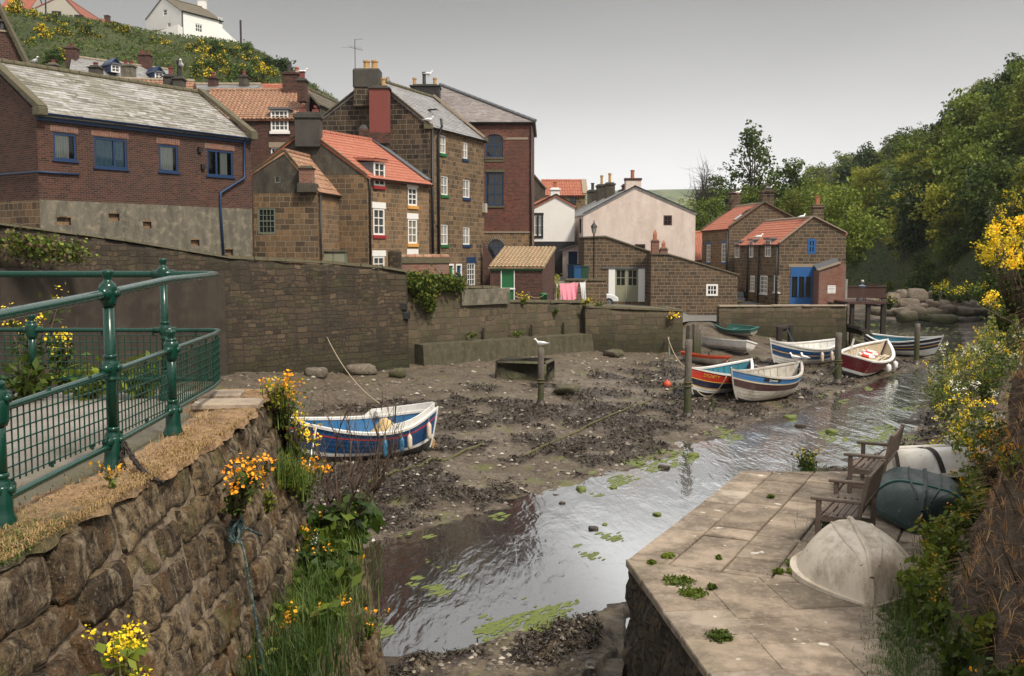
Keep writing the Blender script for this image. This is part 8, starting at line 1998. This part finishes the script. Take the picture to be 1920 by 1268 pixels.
# trees behind the right hand houses
def putp(o, px_, py, d, s_=1., rz=0.): o.location = W(px_, py, d); o.scale = (s_,) * 3; o.rotation_euler = (0, 0, rz); return o
putp(tree('tall open tree with sparse crown rising behind the right hand houses', 6.5, 14.5, 'leaf', 1900, .42, 11, 30, .35, .22, 16, name='tall_tree', shell=.2), 1408, 470, 125, 1.05)
putp(tree('dark conifer behind the big sooty chimney', 5.4, 8.5, 'leaf_dark', 4200, .34, 12, 30, .05, .2, name='conifer', sq=.6), 1477, 440, 118, 1.)
putp(tree('leafless grey tree left of the tall open tree', 9., 9.5, 'leaf', 10, .3, 13, 30, .15, .16, 24, name='bare_tree', bare=True), 1318, 440, 128, .95)
BG = 'green trees behind the right hand houses'
bp = [tree('rounded green tree massed behind the right hand houses', 8.5, 7.5, 'leaf', 4200, .38, 14, 40, .03, .2, name='round_tree', group=BG), tree('light green tree showing between the right hand roofs', 5.5, 6.5, 'leaf_lime', 2600, .32, 15, 30, .08, .16, name='light_tree', group=BG)]
bl = [(1335, 452, 115, 0), (1365, 445, 120, 0), (1395, 440, 122, 0), (1430, 440, 118, 0), (1300, 440, 150, 0), (1452, 430, 130, 1), (1490, 440, 100, 1), (1515, 450, 105, 0), (1540, 450, 112, 0), (1560, 470, 100, 0), (1345, 420, 140, 0), (1585, 480, 92, 0), (1500, 420, 125, 1), (1530, 415, 140, 1)]
strew(bp, len(bl), lambda i: W(*bl[i][:3]), rs, .62, .85, lambda i, p: bl[i][3])
# ground cover: lower hillside, village hill
def cover(name, pts, size, mats, seed, asp=.25, up=.2, frac=None):
 r2 = np.random.RandomState(seed); k = r2.choice(len(mats), len(pts), p=frac); parts = []
 for m in range(len(mats)):
  c = pts[k == m]
  if len(c): parts.append((leafquads(c, np.asarray(size)[k == m] if hasattr(size, '__len__') else size, r2, asp, up), m))
 return tag(quadobj(name, parts, [M[m] for m in mats]), kind='stuff')
n = 42000; y = 58 * (260 / 58.) ** rs.rand(n); t_ = rs.uniform(0, 1, n) ** 1.5 * 40; x = np.interp(y, HY, HF) + t_; z = hill_at(x, y) + rs.uniform(-.2, .9, n) * (.6 + fbm(x * .3, y * .3, 3, 5))
cover('undergrowth', np.stack([x, y, z], 1), .42, ['leaf_dark', 'leaf', 'leaf_grey', 'leaf_brown'], 7, .3, .1, (.36, .42, .12, .10))
n = 52000; y = rs.uniform(86, 182, n); px_ = rs.uniform(-60, 640, n); x = (px_ - 960) * y / 1906; z = lhill_at(x, y) + rs.uniform(-.3, .6, n)
cover('hill_grass', np.stack([x, y, z], 1), .5, ['leaf_dark', 'leaf', 'grass', 'leaf_brown'], 8, .3, .1, (.3, .4, .2, .1))
GG = 'gorse bushes in flower on the village hill'
gp_ = [tree('gorse bush with yellow flowers on the village hill', 3.6, 2.4, 'leaf_dark', 1100, .3, 21, 18, .05, fl=('yellow', .5, .55, .7), group=GG, name='gorse_bush', cat='bush'), tree('low green bush on the village hill', 4., 2.4, 'leaf_dark', 1500, .34, 22, 18, .02, group=GG, name='low_bush', cat='bush')]
gl = [(60, 30), (75, 55), (100, 40), (120, 62), (150, 50), (30, 22), (88, 70), (165, 65), (178, 70), (128, 105), (100, 115), (118, 112), (60, 85), (285, 78), (305, 78), (375, 122), (390, 128), (412, 120), (430, 132), (400, 92), (415, 95), (430, 100), (448, 108), (385, 95), (372, 90), (440, 140), (470, 115), (485, 125), (478, 135), (508, 138), (455, 148), (462, 95), (500, 118), (525, 128), (540, 140), (220, 58), (205, 52), (150, 140), (380, 140), (490, 150)]
def gs(i):
 px_, py = gl[i]; best = None
 for d in np.linspace(88, 180, 60):
  p = W(px_, py, d)
  if p.z <= float(lhill_at(p.x, d)) + .4: best = p; break
 return (best if best else W(px_, py + 6, 172)) - Vector((0, 0, .8))
strew(gp_, len(gl), gs, rs, .55, 1.05, lambda i, p: 1 if 34 > i > 30 or rs.rand() < .12 else 0)
# ---------------------------------------------------------------- near plants
def blades(c, ln, wd_, rs, lean=.5):
 n = len(c); a = rs.uniform(0, 6.28, n); L = ln * rs.uniform(.5, 1.3, n); le = lean * rs.uniform(.1, 1.3, n); d = np.stack([np.cos(a), np.sin(a), a * 0], 1); s_ = np.stack([-np.sin(a), np.cos(a), a * 0], 1) * (wd_ * .5)
 m_ = c + d * (L * le * .3)[:, None] + np.array([0, 0, 1]) * (L * .55)[:, None]; e = c + d * (L * le)[:, None] + np.array([0, 0, 1]) * (L * (1 - le * .45))[:, None]
 v = np.stack([c - s_, c + s_, m_ + s_ * .8, m_ - s_ * .8, e + s_ * .12, e - s_ * .12], 1).reshape(-1, 3); k = np.arange(n)[:, None] * 6
 return v, np.concatenate([k + np.array([0, 1, 2, 3]), k + np.array([3, 2, 4, 5])])
def clump(name, label, cat, loc, w_, h, kind='leaf', leaf=.06, n=400, fl=None, nfl=0, fsize=.03, stems=8, seed=1, group=None, grass=0, flat=1., side=(0, 0), fclus=6, grassm='grass', gl_=.25):
 """leafy plant: stems, leaves, grass blades and clustered flowers, each a part"""
 rs = np.random.RandomState(seed); o = thing(name, label, cat, loc, group); mb = MB(); tips = []
 for k in range(stems):
  a = rs.uniform(0, 6.28); r_ = w_ * .5 * math.sqrt(rs.rand()); e = Vector((r_ * math.cos(a) + side[0] * h, r_ * math.sin(a) * flat + side[1] * h, h * rs.uniform(.6, 1.05))); tips.append(e)
  mb.tube([(e.x * .15, e.y * .15, -.02), (e.x * .45, e.y * .45, e.z * .5), e], [.006 + h * .004, .005 + h * .003, .002], 4)
 if stems: mb.build('stems', M['twig'], o, True, world=False)
 if n:
  if stems: ti = np.array([t for t in tips])[rs.randint(0, stems, n)]; f_ = rs.uniform(.1, .97, n)[:, None]; c = ti * np.concatenate([f_ ** 1.3, f_ ** 1.3, f_], 1) + rs.normal(size=(n, 3)) * np.array([w_, w_ * flat, h]) * .09
  else: c, _ = blobpts(n, [(0, 0, h * .4, w_ * .5, w_ * .5 * flat, h * .55)], rs, .2)
  c[:, 2] = np.abs(c[:, 2]); quadobj('leaves', [(leafquads(c, leaf, rs, .5, .6), 0)], [M[kind]], o)['kind'] = 'stuff'
 if grass: c = np.stack([rs.normal(size=grass) * w_ * .3, rs.normal(size=grass) * w_ * .3 * flat, np.zeros(grass)], 1); quadobj('blades', [(blades(c, gl_, .007, rs), 0)], [M[grassm]], o)['kind'] = 'stuff'
 if fl:
  cs = []
  for k in range(nfl):
   t_ = tips[rs.randint(len(tips))] if tips else Vector((rs.normal() * w_ * .3, rs.normal() * w_ * .3 * flat, h)); cs.append(np.array(t_) + rs.normal(size=3) * fsize * 1.2 + rs.normal(size=(fclus, 3)) * fsize * .9)
  quadobj('flowers', [(leafquads(np.concatenate(cs), fsize, rs, .9, .8), 0)], [M[fl]], o)['kind'] = 'stuff'
 return o
def wp(y, z, o=.06): return Vector(pu(y, z, o))
WF = 'wallflowers rooted in the abutment wall'
clump('wallflower', 'big wallflower cluster with orange flowers growing from the wall face', 'plant', wp(5.95, 4.62, .12), .26, .34, 'leaf', .05, 260, 'orange', 32, .020, 14, 1, WF, side=(.35, -.1))
clump('wallflower', 'small orange wallflower right beside the big orange cluster', 'plant', wp(6.35, 4.62, .10), .12, .22, 'leaf', .045, 80, 'orange', 9, .02, 5, 2, WF, side=(.3, 0)); clump('wallflower', 'single orange wallflower on the mossy wall top near the chain', 'plant', Vector((-1.98, 4.95, 5.03)), .08, .12, 'leaf', .03, 40, 'orange', 3, .02, 3, 3, WF)
clump('leafy_sprig', 'bright green leafy sprig without flowers on the wall face', 'plant', wp(6.75, 4.45, .1), .14, .2, 'leaf_lime', .05, 70, None, 0, 0, 5, 4, side=(.3, 0))
for i, (y_, z_, w_, h_, nf) in enumerate(((8.3, 4.95, .35, .32, 14), (8.55, 4.75, .4, .42, 20), (8.62, 4.45, .4, .45, 22), (8.6, 4.1, .4, .4, 16), (8.2, 4.25, .35, .25, 9))):
 clump('wallflower', ('upper orange flowered tuft at the far corner of the wall top', 'tall orange wallflower against the mud, at the wall end', 'yellow orange wallflower mass half way down the wall end', 'orange wallflower low on the wall end above the bare shrub', 'small orange wallflower tuft on the wall face near its end')[i], 'plant', wp(y_, z_, .05), w_ * .85, h_ * .8, 'leaf' if i % 2 else 'leaf_lime', .045, 230, 'orange' if i != 2 else 'yellow', nf, .026, 11, 10 + i, WF, side=(.10, .0), grass=30)
clump('grass_tuft', 'yellowing grass tuft hanging from the wall end', 'grass', wp(8.1, 4.35, .03), .3, .15, 'leaf_lime', .04, 120, None, 0, 0, 0, 17, grass=260, gl_=.28)
RP = 'yellow rape plants below the wall'
q = Vector(pl(4.15, 3.6, .25)); clump('rape_plant', 'tall rape plant with bright yellow flower spike, lower left', 'plant', Vector((-1.60, 4.05, 4.12)), .24, .52, 'leaf', .085, 90, 'yellow', 40, .016, 8, 20, RP, fclus=8); clump('rape_plant', 'short rape plant with one yellow flower head at the bottom edge', 'plant', Vector((-1.42, 4.1, 4.02)), .14, .26, 'leaf', .07, 40, 'yellow', 22, .016, 4, 21, RP, fclus=8)
LG = 'plants on the ledge of the abutment'
for i, (y_, w_, h_, k_, n_, g_, fl_) in enumerate(((5.6, .5, .22, 'grass', 60, 500, 3), (6.2, .6, .28, 'leaf', 90, 700, 5), (6.8, .55, .3, 'leaf', 130, 600, 6), (7.4, .6, .3, 'leaf', 240, 500, 0), (7.9, .6, .35, 'leaf_dark', 320, 260, 4), (8.4, .6, .4, 'leaf', 360, 200, 4), (8.9, .6, .42, 'leaf_dark', 420, 100, 3))):
 clump('ledge_plant', ('grass tuft with few orange flowers at the near end of the ledge', 'long grass clump beside the hanging rope', 'grass clump with orange flowers in the middle of the ledge', 'broad leaved weed among grass on the ledge', 'dark leafy weed near the dandelion clock', 'leafy green weed under the bare shrub', 'big dark leaved weed at the end of the ledge')[i], 'plant', Vector((XU(y_) + .46, y_, 3.54)), w_, h_, k_, (.06, .07, .09, .12, .10, .11, .14)[i], n_, 'orange' if fl_ else None, fl_, .028, 8 if n_ > 80 else 0 if not fl_ else 5, 30 + i, LG, grass=g_, gl_=.34)
clump('dock_plant', 'rounded mass of large dark leaves at the corner above the water', 'plant', Vector((-1.5, 9.35, 3.5)), .62, .42, 'leaf_dark', .19, 170, None, 0, 0, 10, 41, LG); clump('hanging_weed', 'small weed with orange flowers low on the wall below the corner', 'plant', Vector(pl(9.0, 2.7, .08)), .2, .22, 'leaf', .05, 90, 'orange', 5, .022, 5, 42, LG, side=(.4, 0))
o = thing('bare_shrub', 'leafless brown shrub standing in front of the blue boat', 'shrub', Vector((-1.55, 9.0, 3.6))); mb = MB(); r2 = random.Random(5)
def br(p, d, L, r_, k):
 pts = [p];
 for _ in range(4): d = (d + Vector((r2.uniform(-.16, .16), r2.uniform(-.16, .16), r2.uniform(-.02, .14)))).normalized(); pts.append(pts[-1] + d * L / 4)
 mb.tube(pts, [r_ * (1 - .17 * i) for i in range(5)], 5)
 if k:
  for _ in range(4 if k > 1 else 3): br(pts[r2.randint(1, 4)], (d + Vector((r2.uniform(-.7, .7), r2.uniform(-.7, .7), r2.uniform(-.1, .5)))).normalized(), L * r2.uniform(.5, .8), r_ * .55, k - 1)
for dx in (-.5, -.18, .1, .38, .62): br(Vector((0, 0, 0)), Vector((dx * .8, r2.uniform(-.3, .3), .8)).normalized(), .7, .016, 3)
mb.build('branches', M['twig'], o, True, world=False)
clump('dandelion', 'white dandelion clock on the ledge', 'flower', Vector((XU(8) + .4, 8., 3.6)), .03, .32, 'leaf', .05, 4, 'whitefl', 5, .011, 1, 44, fclus=12)
# ivy
def ivy(name, label, pts, nrm, n, leaf, seed, mats=('leaf', 'leaf_dark', 'leaf_lime'), depth=.35):
 r3 = np.random.RandomState(seed); c = []
 for (p, w_, h_) in pts: k = int(n / len(pts)); c.append(np.array(p) + np.stack([r3.normal(size=k) * w_ * .4, np.zeros(k), r3.normal(size=k) * h_ * .4], 1) - np.array(nrm) * (np.abs(r3.normal(size=k)) * depth)[:, None])
 c = np.concatenate(c); k = r3.choice(len(mats), len(c)); o = quadobj(name, [(leafquads(c[k == m], leaf, r3, .8, .5), m) for m in range(len(mats))], [M[m] for m in mats]); return tag(o, label, 'ivy')
ivy('ivy', 'thick ivy spilling over the harbour wall by the brick garden wall', [(W(x, y, d), w_, h_) for x, y, d, w_, h_ in ((775, 528, 47.6, .6, .5), (795, 532, 48.1, .7, .7), (815, 528, 48.7, .7, .5), (838, 530, 49.2, .7, .5), (858, 532, 49.7, .5, .5), (800, 548, 48.1, .5, .8), (812, 562, 48.3, .25, .7))], (.37, .93, 0), 4200, .15, 50)
ivy('ivy', 'dull green creeper on the tall harbour wall at the left', [(W(x, y, d), .8, .4) for x, y, d in ((45, 455, 29.6), (80, 462, 30.3), (115, 470, 31), (145, 474, 31.6), (70, 470, 30))], (.4, .9, 0), 1500, .13, 51, ('leaf_dark', 'leaf', 'leaf_brown'), .2)
# plants behind the railing
PB = 'plants beyond the path railing'
for i, (px_, py, d, w_, h_, fl_) in enumerate(((65, 742, 10.2, .7, 1.0, 'yellow'), (40, 752, 9.6, .7, .35, None), (160, 748, 9.9, .6, .3, None), (265, 745, 9.8, .6, .35, None), (120, 735, 11, .5, .7, 'yellow'))): clump('garden_plant', ('tall plant with yellow flowers behind the railing posts', 'low green leaves behind the railing at the left edge', 'low weeds behind the mesh, left of the tall post', 'grey green weeds behind the mesh, under the short post', 'thin yellow flowered stems behind the mesh')[i], 'plant', G(px_, py, 5.) if d < 10 else W(px_, py, d), w_, h_, 'leaf', .09, 260, fl_, 26, .03, 9, 60 + i, PB)
for i, (px_, py) in enumerate(((428, 765), (408, 748))): q = G(px_, py, 5.02); mb = MB(); mb.bbox((0, 0, .03), (.5 - .1 * i, .3, .05), .012, 0, None, .1); o = mb.build('loose_slab', M['slab'], None, world=False); o.location = q; tag(o, ('loose pale slab at the path end outside the railing', 'second flat slab behind the loose pale one at the path end')[i], 'slab')
# grass on the path edge and quay
c = np.stack([rs.uniform(-2.3, -1.95, 2600), rs.uniform(3.0, 4.5, 2600), np.full(2600, 5.0)], 1); tag(quadobj('verge_grass', [(blades(c, .05, .006, rs, 1.2), 0)], [M['grass']]), kind='stuff')
y = rs.uniform(3.2, 8.6, 9000); x = np.array([XU(v) for v in y]) - np.abs(rs.normal(size=9000)) * .16 + .01; tag(quadobj('dry_grass', [(blades(np.stack([x, y, np.full(9000, 5.02)], 1), .035, .005, rs, 1.5), 0)], [M['straw']]), kind='stuff')
y = rs.uniform(7.5, 12.2, 7000); x = np.interp(y, [7.5, 9.3, 11, 12.2], [3.35, 3.6, 4.3, 4.9]) + rs.normal(size=7000) * .16 + .1; tag(quadobj('quay_grass', [(blades(np.stack([x, y, np.full(7000, QZ - .02)], 1), .10, .008, rs, .9), 0)], [M['grass']]), kind='stuff')
QT = 'weed tufts in the joints of the flagstones'
for i, (px_, py, w_) in enumerate(((1270, 1092, .42), (1300, 1115, .34), (1350, 1196, .30), (1253, 1046, .18), (1222, 1058, .12), (1335, 1105, .12), (1445, 934, .12), (1348, 1050, .08), (1490, 1060, .25), (1488, 1075, .2), (1460, 1075, .12))): clump('weed_tuft', ('largest weed tuft on the flagstones near the quay corner', 'second weed tuft just below the largest one', 'lone weed tuft near the bottom of the quay', 'dark weed tuft close to the quay corner', 'tiny weed tuft at the quay edge', 'tiny weed tuft right of the large ones', 'small tuft in a joint towards the far quay end', 'tiny tuft in the middle of the flagstones', 'green tuft at the left rim of the cream dinghy', 'lower green tuft at the left rim of the cream dinghy', 'tiny tuft left of the cream dinghy')[i], 'weed', G(px_, py, QZ), w_, .06, 'leaf', .05, int(900 * w_ + 60), None, 0, 0, 0, 70 + i, QT)
clump('weed_tuft', 'grass tuft under the nearest bench', 'weed', G(1575, 990, QZ), .7, .14, 'leaf_dark', .07, 500, None, 0, 0, 0, 82, QT, grass=200, gl_=.2); clump('quay_plant', 'yellow flowered plant at the far end of the quay', 'plant', G(1515, 888, QZ - .1), .55, .42, 'leaf', .07, 420, 'yellow', 16, .04, 10, 83, grass=150)
# right bank: big broom bush, orange flowers, leafy border
def bank_clump(name, label, cat, y_, t_, *a, **k): p = bank_at(y_, t_); return clump(name, label, cat, p + Vector((0, 0, -.05)), *a, **k)
YB = 'yellow flowering bushes on the right bank'
for i, (px_, py, d, w_, h_, nf) in enumerate(((1898, 585, 15.5, 1.1, 1.15, 230), (1925, 610, 14.0, 1.0, 1.4, 160), (1880, 620, 17, .8, .6, 60), (1905, 440, 17.5, .5, .7, 26), (1885, 470, 19, .5, .7, 22))): clump('broom_bush', ('big broom bush thick with yellow flowers at the right edge', 'yellow broom branches cut by the right picture edge', 'lower yellow broom spray under the big bush', 'thin yellow sprays above the big broom bush', 'small yellow sprays left above the big broom bush')[i], 'bush', W(px_, py, d), w_, h_, 'leaf_dark', .06, 700, 'yellow', nf, .032, 30, 90 + i, YB, fclus=12)
SG = 'bushy plants along the right bank'
r4 = np.random.RandomState(17)
for i in range(66):
 y_ = 17 + 52 * (i / 65.) ** 1.25; t_ = r4.uniform(-1.1, .5) * (1 if y_ > 18 else .5); p = bank_at(y_, max(-.4, t_)); p.x += min(0, t_ + .4) - min(1.3, max(0, (y_ - 19) * .10)) * (i % 3 > 0) + .8 * (i % 3 == 0) * (y_ > 19); p.z = min(p.z, max(0, zt(p.x, p.y)) + .5) if y_ > 20 and i % 3 else p.z; k_ = ('leaf', 'leaf_lime', 'leaf_dark', 'leaf_grey')[i % 4]; fl_ = ('yellow', 'whitefl', None, 'yellow')[i % 4]; s_ = 1 + (y_ - 15) * .024
 lb = {0: 'green leafy bush with yellow flowers on the right bank', 1: 'pale umbelled plant with white flowers on the right bank', 2: 'dark leafy bush without flowers on the right bank', 3: 'grey green shrub with yellow flowers on the right bank'}[i % 4]
 clump('bank_bush', lb, 'bush', p, 1.1 * s_, (.95 + .3 * r4.rand()) * s_, k_, .085 * s_, 620, fl_, 26 if fl_ else 0, .05, 14, 100 + i, SG, fclus=7)
BP = 'leafy weeds along the foot of the right bank'
for i in range(16):
 y_ = 8.2 + 8.3 * i / 15; p = bank_at(y_, -.3 + .25 * r4.rand()); p.x -= .1
 p.z = QZ; clump('bank_weed', 'leafy green weed at the foot of the right bank' if i % 3 else 'grassy weed with orange flowers at the foot of the right bank', 'weed', p, .55, .42 + .2 * r4.rand(), ('leaf', 'leaf', 'leaf_lime')[i % 3], .10, 300, 'orange' if i % 3 == 0 else None, 8, .026, 9, 140 + i, BP, grass=90, gl_=.35)
OG = 'wallflowers on the rocky right bank'
for i in range(7):
 y_ = (10.6, 11.2, 11.9, 12.6, 13.3, 12.2, 13.8, 14.4, 11.5)[i]; clump('wallflower', 'orange wallflower clump on the dry right bank', 'plant', W(1905 - 9 * i, 905 - 14 * (i % 5), y_ * .96), .45, .36, 'leaf_brown' if i % 2 else 'leaf', .06, 200, 'orange', 12, .024, 12, 170 + i, OG)
c = [];
for _ in range(7000): y_ = r4.uniform(8.5, 16); p = bank_at(y_, r4.uniform(.1, 1.6)); c.append(p)
tag(quadobj('bank_straw', [(blades(np.array(c), .22, .008, rs, 1.6), 0)], [M['straw']]), kind='stuff')
o = thing('dead_bramble', 'dead arching bramble stems on the rock face, bottom right', 'shrub', bank_at(9.6, .3)); mb = MB(); b0 = bank_at(9.4, .25)
for k in range(16): q = bank_at(r4.uniform(8.3, 11.5), r4.uniform(.1, 1.)) + Vector((-.12, -.05, 0)); e = q + Vector((r4.normal() * .3 - .1, r4.normal() * .5, r4.normal() * .3)); mb.tube([q - Vector((-.1, 0, .3)), q + Vector((-.1, 0, .15)), e], [.009, .007, .003], 5)
mb.build('stems', M['twig'], o, True)
G5 = 'gorse in flower along the foot of the wooded slope'
for i, (px_, py) in enumerate(((1668, 572), (1755, 556), (1770, 553), (1785, 558), (1800, 560), (1815, 556), (1830, 552))): q = W(px_, py + 8, 78 - (px_ - 1668) * .06); clump('gorse_bush', 'small yellow gorse bush above the river boulders', 'bush', q, 1.5, 1.0, 'leaf_dark', .2, 260, 'yellow', 10, .11, 9, 190 + i, G5)
# wall top flowers in the harbour
HFp = 'flower tufts on the harbour walls'
for i, (px_, py, d, fl_) in enumerate(((1258, 601, 56.2, 'yellow'), (1122, 577, 55.8, 'leaf_lime'), (1098, 571, 55.4, 'yellow'), (982, 570, 52.8, 'yellow'), (1042, 590, 54.4, 'leaf_lime'), (885, 634, 49.8, 'leaf_lime'), (972, 632, 52, 'leaf_lime'))): clump('wall_tuft', ('yellow flowers on the end of the slipway wall', 'bright green tuft on top of the slipway wall', 'small yellow flower where the two low walls meet', 'small yellow flower on the wall below the outhouse', 'green tuft hanging on the wall face', 'green tuft on the concrete ledge, left one', 'green tuft on the concrete ledge, right one')[i], 'plant', W(px_, py, d), .9 if i in (1, 5, 6) else .5, .35, 'leaf', .13, 110, fl_ if fl_ != 'leaf_lime' else None, 8, .09, 6, 210 + i, HFp, flat=.3)
clump('garden_bush', 'green bush beside the washing line', 'bush', W(1046, 560, 63), 1.5, 1.6, 'leaf_lime', .16, 420, None, 0, 0, 10, 220)
# ---------------------------------------------------------------- pebbles, wrack and algae on the shore
def screen_pts(n, y0, y1, rs, x0=380, x1=1790):
 py = rs.uniform(y0, y1, n); px_ = rs.uniform(x0, x1, n); d = 5.6 * 1906 / (py - 475); return (px_ - 960) * d / 1906, d
def stones():
 n = 11500; x, y = screen_pts(n, 655, 1240, rs); z, s_, w_ = terrain(x, y); k = (s_ > .1) & (y < 64) & ~((y < 18) & (x > 1.2)); x, y, z = x[k], y[k], z[k]; n = len(x)
 r_ = (.016 + .0011 * y) * rs.uniform(.5, 1.9, n) ** 1.2; a = rs.uniform(0, 6.28, n); B_ = np.array([(1, 0, 0), (.3, .8, .05), (-.6, .6, -.05), (-1, -.1, 0), (-.3, -.7, .05), (.6, -.6, 0), (.1, .1, .55), (-.2, 0, .5)])
 X = B_[:, 0] * r_[:, None]; Y = B_[:, 1] * r_[:, None] * rs.uniform(.6, 1, n)[:, None]; ca, sa = np.cos(a)[:, None], np.sin(a)[:, None]
 v = np.stack([x[:, None] + X * ca - Y * sa, y[:, None] + X * sa + Y * ca, z[:, None] + B_[:, 2] * r_[:, None] + .1 * r_[:, None]], 2).reshape(-1, 3)
 f = np.array([(0, 1, 6), (1, 2, 6), (2, 7, 6), (2, 3, 7), (3, 4, 7), (4, 5, 7), (5, 6, 7), (5, 0, 6)]); F_ = (np.arange(n)[:, None, None] * 8 + f[None]).reshape(-1, 3)
 tag(npmesh('pebbles', v, F_, M['pebble'], smooth_=False), kind='stuff')
t = NT('beach pebbles'); ri = t.n('NewGeometry').outputs['Random Per Island']; M['pebble'] = t.bsdf(t.ramp(ri, [(0, (.035, .028, .022)), (.5, (.10, .082, .064)), (.82, (.19, .16, .125)), (.97, (.30, .26, .21)), (1, (.42, .38, .33))]), .75)
stones()
def wrack():
 n = 52000; x, y = screen_pts(n, 660, 1250, rs); z, s_, w_ = terrain(x, y); k = (w_ > .35) & (s_ > 0) & (y < 60) & ~((y < 18) & (x > 1.4)); x, y, z = x[k], y[k], z[k]; m = 3
 x, y, z = [np.repeat(q, m) for q in (x, y, z)]; n = len(x); sc = .022 + .0013 * y
 x = x + rs.normal(size=n) * sc; y = y + rs.normal(size=n) * sc * 1.5; c = np.stack([x, y, z + rs.uniform(.0, .9, n) * sc], 1); v, f = leafquads(c, sc * 2.2, rs, .28, .9); tag(npmesh('bladder_wrack', v, f, M['weed']), kind='stuff')
wrack()
def algae():
 n = 30000; x, y = screen_pts(n, 590, 1230, rs, 640, 1800); z, s_, w_ = terrain(x, y, False); nz_ = fbm(x * .45, y * .3, 4, 91); k = (((s_ > -.9) & (s_ < .6) & (nz_ > .57)) | ((s_ < 0) & (s_ > -3.5) & (fbm(x * 1.6 + y, y * .5 - x * .4, 4, 95) > .70) & (x < 2.4) & (y < 26)) | ((y > 60) & (nz_ > .5) & (x > 18)) | ((s_ < 0) & (x > 8) & (nz_ > .66))) & ~((y < 18) & (x > 1.3)) & (y > 15.5)
 x, y, z = x[k], y[k], np.maximum(terrain(x[k], y[k])[0], .0); n = len(x); r_ = (.014 + .0015 * y) * rs.uniform(.4, 1.8, n); th = np.arange(7) * 6.283 / 7; rr_ = r_[:, None] * rs.uniform(.55, 1.25, (n, 7)); a = -.9
 X, Y = rr_ * np.cos(th) * 2.4, rr_ * np.sin(th) * .7; X, Y = X * math.cos(.9) - Y * math.sin(.9), X * math.sin(.9) + Y * math.cos(.9)
 v = np.concatenate([np.stack([x[:, None] + X, y[:, None] + Y, np.repeat((z + .004)[:, None], 7, 1)], 2), np.stack([x, y, z + .02 + r_ * .12], 1)[:, None]], 1).reshape(-1, 3); b = np.arange(n)[:, None] * 8; F_ = np.concatenate([np.concatenate([b + i, b + (i + 1) % 7, b + 7], 1) for i in range(7)])
 tag(npmesh('green_algae', v, F_, M['algae'], smooth_=True), kind='stuff')
algae()
# ---------------------------------------------------------------- air
t = NT('sea haze'); v = t.n('VolumePrincipled', {'Color': (.86, .92, .95), 'Density': .00013, 'Anisotropy': .2}); t.t.links.new(v.outputs[0], t.out.inputs[1])
mb = MB(); mb.box((900, 1200, 79.5), (5200, 2800, 161)); o = mb.build('haze', t.m, uv=False); tag(o, kind='stuff')
